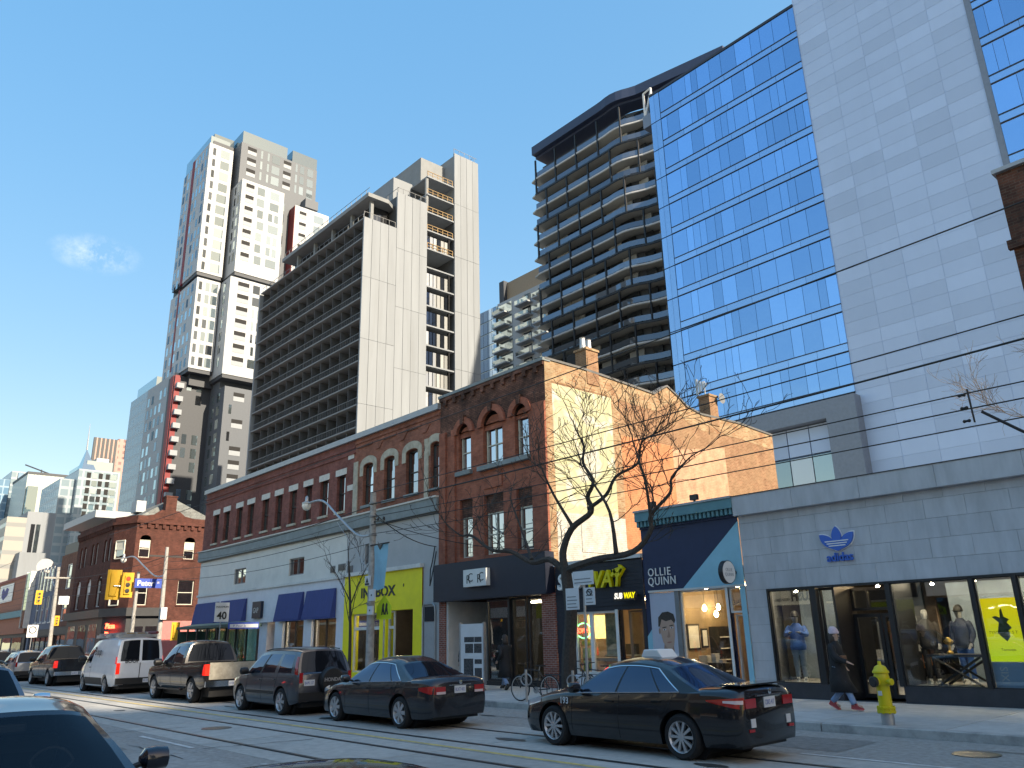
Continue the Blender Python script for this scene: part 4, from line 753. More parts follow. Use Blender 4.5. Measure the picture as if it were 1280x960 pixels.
# penthouse, roof slabs and plant
bx('penthouse', M['dark_glass'], -120, -94.5, 56.6, 59.6, 62, 65.7, ht); MB().prism([(-121, 54.6), (HX1 - .2, 54.6), (HX1 - .2, 58.2), (-93.8, 60.4), (-121, 60.4)], 65.7, 66.35, 'Z').build('roof_slab', M['concrete'], ht)
for x in (-93.4, -99, -105, -111, -117): bx('roof_column', M['concrete'], x - .25, x + .25, 55.6, 56.1, 61.9, 65.7, ht)
for zc, a, b, y in ((61.9, HX0, HX1 - .5, 54.3), (66.35, -120.5, HX1 - .4, 54.9), (68.25, -100, HX1 - .2, 60.0), (79.8, -104, HX1 - .3, 75.0)):
    mb = MB(); mb.box(a, b, y, y + .05, zc + 1.0, zc + 1.06)
    for i in range(int((b - a) / 1.5) + 1): mb.box(a + i * 1.5, a + i * 1.5 + .06, y, y + .06, zc, zc + 1.05)
    mb.build('roof_railing', M['rail_grey'], ht)
for zc, x, a, b in ((61.9, HX1 - .3, 54, 59.6), (68.25, HX1 - .3, 59.8, 65.3), (80.0, HX1 - .3, 70.9, 75.9), (73.5, HX1 - .4, 65.5, 70.7)):
    mb = MB(); mb.box(x, x + .05, a, b, zc + 1.0, zc + 1.06)
    for i in range(int((b - a) / 1.1) + 1): mb.box(x, x + .06, a + i * 1.1, a + i * 1.1 + .06, zc, zc + 1.05)
    mb.build('roof_railing', M['rail_grey'], ht)
bx('plant_room', M['concrete_panel'], -108, -97, 62, 70, 67.8, 74.2, ht); bx('plant_room', M['concrete'], -104, -95, 66, 71, 74.2, 78.6, ht); bx('plant_room', M['concrete_panel'], -116, -109, 60.5, 66, 67.8, 71.5, ht)
MB().tube([(HX1 - .6, 65.6, 67.8), (HX1 - .6, 65.6, 73.3)], .3, 10).build('roof_column', M['concrete'], ht)
for i in range(14): MB().box(-126 + i * 2.4, -125.9 + i * 2.4, 53.5, 53.6, 10.8, 12.6).build('terrace_post', M['wood_rail'], ht)
bx('terrace_wall', M['concrete_panel'], HX0, HX1 - .6, 53.2, 54.0, 8, 11.2, ht)
# ------------------------------------------------------------------ stacked white, red and grey apartment tower
mk('tower_white', (0.36, 0.385, 0.41), .55, var=.03); mk('tower_grey', (0.085, 0.1, 0.12), .6, var=.06); mk('tower_charcoal', (0.042, 0.05, 0.062), .6, var=.1); mk('tower_red', (0.2, 0.014, 0.018), .6, var=.1); mk('tower_pale', (0.26, 0.29, 0.32), .6, var=.05)
M['pale_glass'] = mirror_glass('pale_glass', (0.72, 0.85, 0.86), (0.12, 0.15, 0.16), .5, .03, .35); M['tower_dark_glass'] = mirror_glass('tower_dark_glass', (0.5, .58, .62), (0.02, .022, .025), .25, .04, .5)
pt = thing('stacked_apartment_tower', 'tall apartment tower of stacked white boxes with red reveals and grey crown', 'building', (-165, 60, 0))
random.seed(21)
def win(face, u0, u1, z0, z1, c, kind=None):
    k = kind or random.choice(['pale_glass', 'tower_dark_glass', 'pale_glass'])
    if face == 'W': bx('window', M[k], c - .1, c + .03, u0, u1, z0, z1, pt)
    else: bx('window', M[k], u0, u1, c - .03, c + .1, z0, z1, pt)
def loggia(y0, y1, z0, z1, c):
    o = bx('balcony', M['black_matte'], c - .1, c + .02, y0, y1, z0, z1, pt)
    sub(MB().box(c + .02, c + .05, y0, y1, z0, z0 + 1.0), 'balcony_glass', M['tower_pale'], o)
def block(x0, x1, y0, y1, z0, z1, m, red=True):
    b = bx('tower_block', M[m], x0, x1, y0, y1, z0, z1, pt)
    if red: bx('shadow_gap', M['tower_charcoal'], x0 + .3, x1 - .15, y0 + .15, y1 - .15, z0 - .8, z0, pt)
def rows(z0, z1, dz=2.95):
    z = z1 - 2.6
    while z > z0 + .3: yield z; z -= dz
# crown and grey body
block(-186, -163, 61.4, 81.2, 0, 116, 'tower_grey', False); block(-184, -167, 56.2, 61.4, 55, 116.2, 'tower_charcoal', False)
for a, b in ((61.6, 73), (74.4, 81.1)):
    bx('crown_glass', M['pale_glass'], -170, -163.05, a, b, 116, 119.2, pt)
bx('crown_glass', M['pale_glass'], -182, -167.4, 56.4, 61.2, 112, 118.4, pt)
for z in rows(104.3, 116): 
    loggia(63, 65.2, z, z + 2.0, -163); loggia(72.2, 74.2, z, z + 2.0, -163)
    for a, b in ((66.3, 66.8), (68, 68.5), (69.2, 71.2), (75.4, 75.9), (76.6, 77.7), (78.6, 80.2)): win('W', a, b, z, z + 2.2, -163, 'pale_glass')
for z in rows(84, 104): win('W', 72.0, 73.2, z, z + 2.2, -163)
for z in rows(103, 109):  win('W', 78.6, 80.2, z, z + 2.2, -163, 'pale_glass')
bx('balcony_box', M['tower_grey'], -163, -160.5, 77.4, 80.8, 103.2, 105.6, pt)
# left white box
block(-174.2, -165, 54.7, 60.4, 80.8, 113.9, 'tower_white'); block(-182.6, -174.9, 55.2, 60.4, 82.5, 113, 'tower_white'); bx('red_strip', M['tower_red'], -175.3, -173.9, 54.6, 60.45, 80.8, 113.6, pt)
bx('roof_screen', M['pale_glass'], -183, -167.2, 55.6, 60.2, 113.9, 117.4, pt)
for z in rows(81, 113.6):
    win('W', 55.6, 56.3, z, z + 1.9, -165, 'tower_dark_glass'); win('W', 57.3 + random.random() * .3, 59.6, z, z + 2.1, -165, 'pale_glass' if random.random() < .7 else None)
    for k in range(4):
        if random.random() < .85: win('N', -173.4 + k * 2.1, -172.4 + k * 2.1, z, z + 2.0, 54.7)
    for k in range(3): win('N', -182 + k * 2.4, -180.9 + k * 2.4, z, z + 2.0, 55.2)
# right white box
block(-172, -160, 61.2, 71.6, 80.8, 104.4, 'tower_white')
for z in rows(81, 104.2):
    loggia(62.2, 64.2, z, z + 2.0, -160)
    for a, b in random.choice([((65.3, 66.7), (68.0, 69.0), (69.5, 70.5)), ((65.4, 67.0), (68.1, 70.6)), ((65.0, 66.8), (68.2, 70.4))]): win('W', a, b, z, z + 2.0, -160, 'pale_glass')
    win('N', -163.9, -163.2, z, z + 2, 61.2); win('N', -162.2, -161.2, z, z + 2, 61.2)
# far right white box with red side
block(-170, -160, 74.6, 83.6, 70, 102.4, 'tower_white', False); bx('red_side', M['tower_red'], -163, -160.05, 74.5, 74.6, 70, 102.2, pt)
for z in rows(72, 102):
    loggia(75.8, 77.6, z, z + 1.8, -160); win('W', 79.6, 82.2, z, z + 2, -160, 'pale_glass')
# middle tier
block(-181.5, -165, 55, 60.2, 58.2, 79.4, 'tower_white'); bx('red_strip', M['tower_red'], -176.4, -175.6, 54.93, 60, 60, 80, pt)
block(-172, -160, 60.5, 70.2, 56.6, 79.4, 'tower_white')
for z in rows(58.5, 79.2):
    win('W', 55.5, 56.2, z, z + 1.9, -165, 'tower_dark_glass'); win('W', 57.0, 57.9, z, z + 2, -165); win('W', 58.3, 59.7, z, z + 2.1, -165)
    for k in range(6):
        if random.random() < .85: win('N', -180.5 + k * 2.5, -179.4 + k * 2.5, z, z + 2, 55)
    win('N', -163.6, -162.4, z, z + 2, 60.5)
for z in rows(57, 79.2):
    loggia(62.3, 64.9, z, z + 2.0, -160)
    for a, b in random.choice([((66, 66.5), (67.2, 68.6)), ((65.8, 67.4),), ((66.3, 66.9), (67.6, 69))]): win('W', a, b, z, z + 2, -160)
# lower tier: charcoal core with balconies, pale boxes either side
block(-172, -168, 53.6, 62, 0, 57, 'tower_charcoal', False); bx('red_strip', M['tower_red'], -170.5, -168.6, 53.45, 53.6, 10, 57, pt); bx('red_strip', M['tower_red'], -168.05, -167.96, 53.6, 54.7, 10, 57, pt)
block(-188, -170.6, 54.2, 62, 0, 58.4, 'tower_pale', False); block(-172, -160, 61.4, 67.6, 0, 54, 'tower_grey', False)
for z in rows(12, 56.6):
    bx('balcony', M['tower_pale'], -168, -166.9, 53.8, 55.3, z, z + 1.1, pt)
    for a, b in ((56.2, 57.2), (58.3, 59.5)):
        if random.random() < .8: win('W', a, b, z, z + 2.1, -168)
    for k in range(6):
        if random.random() < .8: win('N', -187 + k * 2.7, -185.7 + k * 2.7, z, z + 2, 54.2)
for z in rows(12, 53.6):
    if random.random() < .8: loggia(63.4, 65.8, z, z + 1.9, -160)
    else: win('W', 62.6, 63.2, z, z + 2, -160)
    win('N', -166.5, -165.2, z, z + 2, 61.4, 'pale_glass'); win('N', -163.8, -162.2, z, z + 2, 61.4, 'pale_glass')
# ------------------------------------------------------------------ glass office tower
M['office_glass'] = mirror_glass('office_glass', (0.40, 0.68, 1.0), (0.05, 0.17, 0.42), .74, .02, .2, .3)
M['spandrel'] = mirror_glass('spandrel_glass', (0.50, 0.74, 1.0), (0.12, 0.27, 0.55), .6, .08, .08); mk('office_line', (0.03, 0.035, 0.05), .5, var=.1)
mk('office_panel', (0.42, 0.545, 0.73), .5, metal=.1, var=.02, scale=.3, rnd=.09, stretch=(1, 1, .2), dirt=.2, dscale=.25, dcol=(.34, .44, .6)); mk('office_frame', (0.20, 0.235, 0.285), .5, metal=.3, var=.08)
of = thing('glass_office_tower', 'blue glass office tower with a wide blank panelled bay behind the shops', 'building', (-30, 70, 0))
OY = 70.0
bx('core', mat('office_core', (.07, .15, .28), var=.05), -50.5, -30.9, OY + .15, 100, 0, 66.3, of); bx('core', M['office_panel'], -30.9, 18, OY + .09, 100, 0, 78, of)
L_ = [62.2 - 3.98 * k for k in range(11)]
random.seed(3)
def curtain(x0, x1, z0, z1, first):
    u = x0; k = first
    ws = [1.75, 1.95, .9, 1.6, .85, 2.0, 1.2]
    while u < x1 - .2:
        w_ = min(random.choice(ws), x1 - u); w_ = w_ if x1 - u - w_ > .5 else x1 - u
        bx('glass_pane', M['office_glass'], u + .018, u + w_ - .018, OY + random.uniform(0, .006), OY + .1, z0, z1, of); u += w_
for i, z in enumerate(L_):
    curtain(-49.2, -30.86, z + .9, z + 3.9, i)
    for a in range(6): bx('spandrel_panel', M['spandrel'], -49.2 + a * 3.057, -46.17 + a * 3.057, OY + .01, OY + .1, z + .1, z + .82, of)
    for zz in (z, z + .82): bx('floor_line', M['office_line'], -49.2, -30.86, OY - .06, OY + .08, zz, zz + .07, of)
    for a, b in ((-50.7, -50.0), (-49.97, -49.24)): bx('glass_pane', M['spandrel'], a, b, OY - .05, OY + .1, z + .05, z + 3.9, of)
bx('roof_edge', M['office_line'], -50.7, -30.86, OY - .08, OY + .2, 66.2, 66.5, of)
z = 14.5
r_ = 0
while z < 77.5:
    for a in range(5): bx('wall_panel', M['office_panel'], -30.8 + a * 3.08 + .02, -27.72 + a * 3.08 - .012, OY + .06, OY + .12, z + .012, z + 1.315, of)
    z += 1.327; r_ += 1
bx('bay_edge', M['office_frame'], -15.4, -14.9, OY - .06, OY + .2, 10, 78, of)
for k in range(11):
    z = 34.4 + k * 3.98; curtain(-14.9, 0.5, z + .9, z + 3.9, k)
    for a in range(5): bx('spandrel_panel', M['spandrel'], -14.9 + a * 3.08, -11.85 + a * 3.08, OY + .01, OY + .1, z + .1, z + .82, of)
    for zz in (z, z + .82): bx('floor_line', M['office_line'], -14.9, .5, OY - .06, OY + .08, zz, zz + .09, of)
bx('base_frame', M['office_frame'], -50, -30.5, OY - 1.2, OY + .1, 20.3, 22.0, of); bx('base_frame', M['office_frame'], -33.4, -30.5, OY - 1.2, OY + .1, 8, 20.3, of)
for k in range(5): bx('base_window', M['curtain_glass'] if k % 2 else M['pale_glass'], -45 + k * 2.3, -42.8 + k * 2.3, OY - .05, OY + .1, 8, 17.3, of); bx('base_panel', M['office_panel'], -45 + k * 2.3, -42.8 + k * 2.3, OY - .06, OY + .1, 17.5, 20.2, of)
# roof-top cradle at the corner of the office
cr = thing('window_cleaning_cradle', 'white window-cleaning cradle frame parked on the corner of the glass office', 'cradle', (-51.5, 71, 64))
for a in ((-52, 64.2, -52, 67.8), (-50.8, 66.5, -50.8, 68), (-52, 67.8, -50.8, 68), (-52, 64.2, -50.8, 67.6)): MB().tube([(a[0], 70.6, a[1]), (a[2], 70.6, a[3])], .14, 6).build('frame_bar', M['white_paint'], cr)
MB().box(-52.2, -50.72, 70.3, 71.6, 62.5, 64.3).build('cradle_box', M['office_frame'], cr)
# ------------------------------------------------------------------ dark balcony condominium
mk('condo_navy', (0.03, 0.045, 0.09), .5, var=.1); mk('condo_soffit', (0.42, 0.42, 0.39), .8, var=.05); mk('condo_edge', (0.55, 0.55, 0.55), .6, var=.05); mk('condo_post', (0.012, 0.014, 0.018), .5, var=.1)
M['rail_glass'] = mirror_glass('rail_glass', (0.55, 0.66, 0.8), (0.10, 0.112, 0.125), .2, .04, .3)
ct = thing('balcony_tower', 'dark curved condominium tower wrapped in staggered balconies under a navy roof band', 'building', (-68, 84, 0))
def cx_(t):         # plan line of the balcony edge, t metres along from the left end
    if t < 15.8: return (-84.2 + t, 82.0)
    s_ = t - 15.8; bend = min(s_ / 5, 1.0); return (-84.2 + t - .02 * s_, 82.0 + .21 * s_ * (0.4 + .6 * bend) - .5 * math.sin(min(s_, 6) / 6 * math.pi))
TS = [i * 1.0 for i in range(0, 37)]
def strip(z0, z1, d0, d1, ts=TS):
    mb = MB(); o = [cx_(t_) for t_ in ts]
    return mb.prism([(p[0], p[1] + d0) for p in o] + [(p[0], p[1] + d1) for p in o[::-1]], z0, z1, 'Z')
strip(0, 78.6, 1.9, 14).build('core', M['tower_charcoal'], ct)
strip(79.9, 81.5, -.6, 3).build('roof_band', M['condo_navy'], ct); strip(79.5, 79.9, .3, 3).build('roof_soffit', M['condo_navy'], ct)
TE = [-1.6] + TS
random.seed(9)
for k in range(22):
    z = 75.6 - k * 2.95
    o = [(-85.4, 82.3)] + [cx_(t_) for t_ in TS]
    MB().prism([(p[0], p[1] + .02 * (k % 2)) for p in o] + [(p[0], p[1] + 2) for p in o[::-1]], z - .28, z, 'Z').build('balcony_slab', M['condo_soffit'], ct)
    if k % 2 == 0: strip(z - .2, z + .02, -.08, .0).build('slab_edge', M['condo_edge'], ct)
    else: strip(z - .3, z - .02, -.14, .0).build('slab_edge', M['condo_post'], ct)
    strip(z + .16, z + 1.0, .03, .07).build('balcony_rail', M['rail_glass'], ct)
    ph = (k // 2) % 2
    if k % 2 == 1 or k == 0:
        for i in range(7):
            t_ = .2 + (i + .5 * ph) * 4.7
            if t_ < 36: p = cx_(t_); bx('balcony_post', M['condo_post'], p[0] - .12, p[0] + .12, p[1] - .12, p[1] + .12, z, min(z + 5.8, 79), ct)
    for i in range(13):
        t_ = 1.2 + i * 2.75; p = cx_(t_)
        bx('window', M[random.choice(['curtain_glass', 'tower_dark_glass', 'dark_glass', 'tower_dark_glass'])], p[0] - 1.28, p[0] + 1.28, p[1] + 1.7, p[1] + 1.88 + .02 * (i % 2), z + .1, z + 2.5, ct)
# ------------------------------------------------------------------ small white condominium seen between
M['blue_glass'] = mirror_glass('blue_glass', (0.45, .66, .9), (.06, .12, .2), .6, .03, .25)
wc = thing('white_balcony_tower', 'slim white condominium with glass corner and white balconies in the gap between larger towers', 'building', (-120, 115, 0))
bx('tower_block', M['tower_white'], -127, -108, 110, 125, 0, 74.5, wc); bx('tower_block', M['pale_glass'], -133, -127, 109.6, 125, 0, 74, wc); bx('plant_room', mat('plant_brown', (.30, .22, .15), var=.1), -126, -112, 112, 122, 74.5, 80, wc); bx('plant_room', M['tower_charcoal'], -127.4, -125.8, 111, 122, 74, 80.4, wc)
for k in range(14):
    z = 71.2 - k * 3.0
    for a in range(4): bx('window', M['blue_glass'], -133 + a * 1.5 + .05, -131.5 + a * 1.5 - .05, 109.45, 109.6, z, z + 2.7, wc)
    bx('window', M['pale_glass'], -126.8, -122, 109.85, 110, z + .2, z + 2.5, wc)
    for a in (-127.2, -119.5, -114): bx('balcony', M['tower_white'], a, a + 4.3, 108.4, 110, z - .2, z + .1, wc); bx('balcony_glass', M['pale_glass'], a, a + 4.3, 108.4, 108.45, z + .1, z + 1.0, wc)
    for a in (-118.5, -113.2): bx('window', M['tower_dark_glass'], a, a + 2.6, 109.86, 110, z + .2, z + 2.4, wc)
# ================================================================== buildings down the street
def gridmat(name, wallc, glassc, du, dz, fu, fz, rough=.5, gr=.15):
    """far facade: window grid too small to pick apart"""
    m = bpy.data.materials.new(name); m.use_nodes = True; t = m.node_tree; b = t.nodes['Principled BSDF']
    ge = N(t, 'ShaderNodeNewGeometry'); sp = N(t, 'ShaderNodeSeparateXYZ'); t.links.new(ge.outputs['Position'], sp.inputs[0])
    ad = N(t, 'ShaderNodeMath', operation='ADD'); t.links.new(sp.outputs[0], ad.inputs[0]); t.links.new(sp.outputs[1], ad.inputs[1])
    def cell(src, d, f):
        a = N(t, 'ShaderNodeMath', operation='DIVIDE'); a.inputs[1].default_value = d; fr = N(t, 'ShaderNodeMath', operation='FRACT'); lt = N(t, 'ShaderNodeMath', operation='LESS_THAN'); lt.inputs[1].default_value = f
        t.links.new(src, a.inputs[0]); t.links.new(a.outputs[0], fr.inputs[0]); t.links.new(fr.outputs[0], lt.inputs[0]); return lt.outputs[0]
    mu = N(t, 'ShaderNodeMath', operation='MULTIPLY'); t.links.new(cell(ad.outputs[0], du, fu), mu.inputs[0]); t.links.new(cell(sp.outputs[2], dz, fz), mu.inputs[1])
    mx = N(t, 'ShaderNodeMix', data_type='RGBA'); mx.inputs['A'].default_value = (*wallc, 1); mx.inputs['B'].default_value = (*glassc, 1); t.links.new(mu.outputs[0], mx.inputs['Factor']); t.links.new(mx.outputs['Result'], b.inputs['Base Color'])
    rr = N(t, 'ShaderNodeMapRange'); rr.inputs['To Min'].default_value = rough; rr.inputs['To Max'].default_value = gr; t.links.new(mu.outputs[0], rr.inputs['Value']); t.links.new(rr.outputs[0], b.inputs['Roughness'])
    return m
# corner building across the side street
M['brick_shaded'] = brick('brick_corner', (0.125, 0.046, 0.036), (0.085, 0.034, 0.028), (0.07, 0.038, 0.032), dark=0.6, dcol=(0.045, 0.022, 0.018), dscale=0.6)  # brick colours darkened overall to stand in for shade on this building
mk('pink_paint', (0.50, 0.16, 0.15), .7, var=.12, dirt=.2, dcol=(.4, .12, .11)); mk('shop_charcoal', (0.02, 0.023, 0.028), .55, var=.2)
M['slate_roof'] = brick('slate_roof', (0.20, 0.21, 0.20), (0.15, 0.16, 0.155), (0.05, 0.05, 0.05), dark=.3, bw=.5, bh=.3)
cb = thing('brick_corner_building', 'dark red brick corner building with arched windows and black shopfront across the side street', 'building', (-72, 21, 0))
CX, CYN = -70.0, 19.6
A_, B_, C_ = (-83.6, CYN), (-72.6, CYN), (CX, 21.0)     # north face, chamfered corner, west face
wn = [(-82.6 + k * 1.25, -81.9 + k * 1.25, 8.7, 10.6, .3) for k in (0, 1, 3, 4, 6, 7)]; wn2 = [(-82.4 + k * 3.3, -81.0 + k * 3.3, 5.0, 7.6, .6) for k in range(3)]
wall(MB(), PY(CYN), A_[0], B_[0], 4.5, 12.2, wn + wn2, .25).build('brick_wall', M['brick_shaded'], cb)
ww = [(20.95, 21.85, 8.75, 10.6, .35), (24.6, 25.5, 8.75, 10.6, .35), (24.4, 25.75, 5.0, 7.0), (21.1, 22.0, 4.95, 6.9)]
wall(MB(), PX(CX), 20.6, 27.4, 4.5, 12.2, ww, .25).build('brick_wall', M['brick_shaded'], cb)
MB().quad((B_[0], CYN, 4.5), (CX, 20.6, 4.5), (CX, 20.6, 12.2), (B_[0], CYN, 12.2)).build('corner_wall', M['brick_shaded'], cb)
for a, b, c, d, r_ in wn + wn2: window(cb, PY(CYN), a, b, c, d - .1, .18, .07, M['offwhite'], rows=(.5,), blind=.45 if d < 11 and a < -79 else 0)
for a, b, c, d, *r_ in ww: window(cb, PX(CX), a, b, c, 10.2 if d > 10 else d, .18, .07, M['frame_cream'], rows=(.5,), blind=.42 if d > 10 else 0, sill=M['brick_shaded'])
def chamfer_p(t_, d, z): return (B_[0] + (CX - B_[0]) * t_ + d * .36, CYN + (20.6 - CYN) * t_ - d * .93, z)
for z0, z1 in ((8.75, 10.2), (5.0, 6.6)):
    g = MB().quad(chamfer_p(.2, .02, z0), chamfer_p(.55, .02, z0), chamfer_p(.55, .02, z1), chamfer_p(.2, .02, z1)).build('window', M['room_glass'], cb)
    MB().quad(chamfer_p(.2, .04, (z0 + z1) / 2), chamfer_p(.55, .04, (z0 + z1) / 2), chamfer_p(.55, .04, z1), chamfer_p(.2, .04, z1)).build('blind', M['frame_cream'], g)
    mb = MB()
    for zz in (z0, z1, (z0 + z1) / 2): mb.tube([chamfer_p(.18, .05, zz), chamfer_p(.57, .05, zz)], .06, 4)
    for q in (.18, .57): mb.tube([chamfer_p(q, .05, z0), chamfer_p(q, .05, z1)], .06, 4)
    mb.build('window_frame', M['frame_cream'], g)
for k in range(11):                               # corbel table
    y0 = 20.8 + k * .6
    bx('corbel', M['brick_shaded'], CX, CX + .16, y0, y0 + .26, 11.2, 11.55, cb)
for k in range(18): bx('corbel', M['brick_shaded'], -83.4 + k * .6, -83.14 + k * .6, CYN - .16, CYN, 11.2, 11.55, cb)
MB().prism([(A_[0], CYN - .2), (B_[0], CYN - .2), (CX + .2, 20.5), (CX + .2, 27.4), (CX - .1, 27.4), (CX - .1, 20.7), (B_[0], CYN + .1), (A_[0], CYN + .1)], 11.55, 11.8, 'Z').build('cornice', M['brick_shaded'], cb)
MB().prism([(21.2, 12.2), (21.9, 12.35), (22.4, 12.75), (23.9, 12.75), (24.4, 12.35), (25.2, 12.2)], CX - .3, CX + .02, 'X').build('gable', M['brick_shaded'], cb)
c = bx('chimney', M['brick_shaded'], CX - .7, CX + .05, 22.7, 23.6, 12, 13.9, cb); sub(MB().box(CX - .75, CX + .1, 22.65, 23.65, 13.9, 14.02), 'chimney_cap', M['brick_shaded'], c)
MB().add([(A_[0], CYN + .4, 12.1), (CX - .3, 20.7, 12.1), (CX - .3, 27.4, 12.1), (A_[0], 27.4, 12.1), (A_[0], 24, 14.2), (CX - 2.2, 24, 14.2)], [(0, 1, 5, 4), (1, 2, 5), (2, 3, 4, 5), (3, 0, 4)]).build('roof', M['slate_roof'], cb)
bx('roof_light', M['tower_white'], -75, -73.6, 21.4, 22.2, 13.0, 14.0, cb)
# black shopfront and pink painted wall
MB().prism([(A_[0], CYN - .45), (B_[0] + .1, CYN - .45), (CX + .45, 20.4), (CX + .45, 23.2), (CX - .2, 23.2), (CX - .2, 20.9), (B_[0], CYN + .2), (A_[0], CYN + .2)], 4.1, 4.75, 'Z').build('shop_cornice', M['shop_charcoal'], cb)
MB().prism([(A_[0], CYN - .1), (B_[0] + .03, CYN - .1), (CX + .1, 20.56), (CX + .1, 23.2), (CX - .2, 23.2), (B_[0], CYN + .3), (A_[0], CYN + .3)], .15, 4.1, 'Z').build('shopfront', M['shop_charcoal'], cb)
MB().quad((CX + .02, 23.2, .1), (CX + .02, 27.4, .1), (CX + .02, 27.4, 3.7), (CX + .02, 23.2, 3.7)).build('painted_wall', M['pink_paint'], cb); MB().quad((CX, 23.2, 3.7), (CX, 27.4, 3.7), (CX, 27.4, 4.5), (CX, 23.2, 4.5)).build('brick_wall', M['brick_shaded'], cb)
for a in (-82.8, -79.4, -76.2): bx('shop_window', M['room_glass'], a, a + 2.4, CYN - .13, CYN - .1, .6, 3.6, cb)
for y0 in (21.0, 22.1): bx('shop_window', M['room_glass'], CX + .1, CX + .13, y0, y0 + .9, .8, 3.3, cb)
MB().quad((A_[0], 27.4, 0), (CX, 27.4, 0), (CX, 27.4, 12.1), (A_[0], 27.4, 12.1)).quad((A_[0], CYN, 0), (A_[0], 27.4, 0), (A_[0], 27.4, 12.1), (A_[0], CYN, 12.1)).build('rear_wall', M['brick_shaded'], cb)
ns = thing('shop_neon', 'red glowing neon lettering in the black corner shopfront', 'sign', (CX + .2, 20.0, 2.6))
text('neon_lettering', 'Pizza', .55, M['neon_red'], (-71.7, CYN - .02, 3.2), ns, rot=(R(90), 0, R(22)), extrude=.02, bold=.02); text('neon_lettering', 'Pizza', .55, M['neon_red'], (-71.7, CYN - .02, 2.55), ns, rot=(R(90), 0, R(22)), extrude=.02, bold=.02)
# white modern block behind it
mw = thing('white_modern_block', 'white flat-roofed modern block rising behind the dark brick corner building', 'building', (-95, 32, 0))
bx('upper_block', M['tower_white'], -110, -99, 25.2, 40, 9, 13.2, mw); bx('roof_slab', M['tower_white'], -110.7, -97, 24, 41, 15.6, 16.4, mw); bx('top_floor', M['offwhite'], -109, -98.5, 26, 40, 13.2, 15.6, mw); bx('lower_block', M['navy'], -112, -98, 25.4, 41, 0, 9, mw)
for k in range(6): bx('window', M['room_glass'], -109.6 + k * 1.75, -108.4 + k * 1.75, 25.15, 25.25, 10.2, 12.6, mw)
# narrow shops beyond
M['brick_brown'] = brick('brick_brown', (0.22, 0.10, 0.07), (0.165, 0.07, 0.05), (0.17, 0.11, 0.085), dark=.35)
b1 = thing('brown_brick_shop', 'brown brick two-storey shop with two pale framed windows beside the dark corner building', 'building', (-88, 20, 0))
W1 = [(-88.4, -86.6, 7.2, 9.6), (-88.6, -86.7, 4.2, 6.6)]
wall(MB(), PY(FY), -91, -83.7, .1, 10.6, W1 + [(-90.5, -84.2, .4, 3.0)], .2).build('brick_wall', M['brick_brown'], b1); bx('roof', M['roofing'], -91, -83.7, FY + .2, 34, 10.2, 10.4, b1)
for a, b, c, d in W1: window(b1, PY(FY), a, b, c, d, .1, .12, M['offwhite'], rows=(.5,))
window(b1, PY(FY), -90.5, -84.2, .4, 3.0, .2, .08, M['shop_charcoal'], cols=(.33, .66), name='shop_window'); bx('fascia', M['shop_charcoal'], -91, -83.7, FY - .1, FY + .05, 3.0, 3.7, b1)
mk('blue_grey', (0.10, 0.13, 0.19), .7, var=.1)
b2 = thing('blue_grey_shop', 'blue grey shop with tall pale glass bay under a dark attic storey', 'building', (-96, 20, 0))
W2 = [(-99.4 + k * 2.1, -98.2 + k * 2.1, 4.3, 6.9) for k in range(4)]
wall(MB(), PY(FY), -101.6, -91.05, .1, 9.9, W2 + [(-100.8, -92, .4, 2.9)], .2).build('front_wall', M['blue_grey'], b2); bx('attic_storey', M['navy'], -106, -88, FY + 3.5, FY + 14, 9.9, 13.3, b2); bx('roof', M['roofing'], -101.6, -91.05, FY + .2, FY + 14, 9.6, 9.85, b2)
for a, b, c, d in W2: window(b2, PY(FY), a, b, c, d, .1, .12, M['offwhite'], rows=(.5,), sill=M['offwhite'])
bx('glass_bay', M['pale_glass'], -103.4, -101.6, FY - .5, FY + 1, 4.0, 9.8, b2); bx('bay_frame', M['offwhite'], -103.5, -103.4, FY - .55, FY + 1, 3.9, 9.9, b2); bx('bay_frame', M['offwhite'], -101.62, -101.5, FY - .55, FY + .1, 3.9, 9.9, b2)
for k in range(5): bx('dormer_post', M['cap_metal'], -99.6 + k * 1.5, -99.1 + k * 1.5, FY - .1, FY + .1, 7.3, 9.8, b2); 
for k in range(4): bx('window', M['room_glass'], -99.1 + k * 1.5 + .02, -98.1 + k * 1.5 - .02, FY - .03, FY, 7.4, 9.6, b2)
window(b2, PY(FY), -100.8, -92, .4, 2.9, .2, .08, M['shop_charcoal'], cols=(.25, .5, .75), name='shop_window'); bx('fascia', M['shop_charcoal'], -101.6, -91.05, FY - .12, FY + .05, 2.95, 3.6, b2)
b3 = thing('banner_wall_shop', 'low terracotta walled shop with a white and blue banner down the street', 'building', (-116, 20, 0))
mk('terracotta', (0.36, 0.145, 0.09), .85, var=.12); bx('shop_body', M['terracotta'], -150, -103.6, FY, 38, 3.4, 9.6, b3); bx('shopfront', M['shop_charcoal'], -150, -103.6, FY + .2, 38, 0, 3.4, b3); bx('fascia', M['teal_dark'], -150, -103.6, FY - .3, FY + .3, 5.2, 5.9, b3); bx('roof_edge', M['tower_red'], -150, -103.6, FY - .06, FY + .5, 9.6, 9.9, b3)
for k in range(8): bx('shop_window', M['room_glass'], -148 + k * 5.5, -143.5 + k * 5.5, FY + .14, FY + .2, .5, 3.0, b3)
bn = thing('wall_banner', 'white banner with a dark blue heart shape on the terracotta wall', 'banner', (-116, FY, 7.3)); bx('cloth', M['sign_white'], -120, -112.2, FY - .12, FY - .06, 7.2, 9.3, bn)
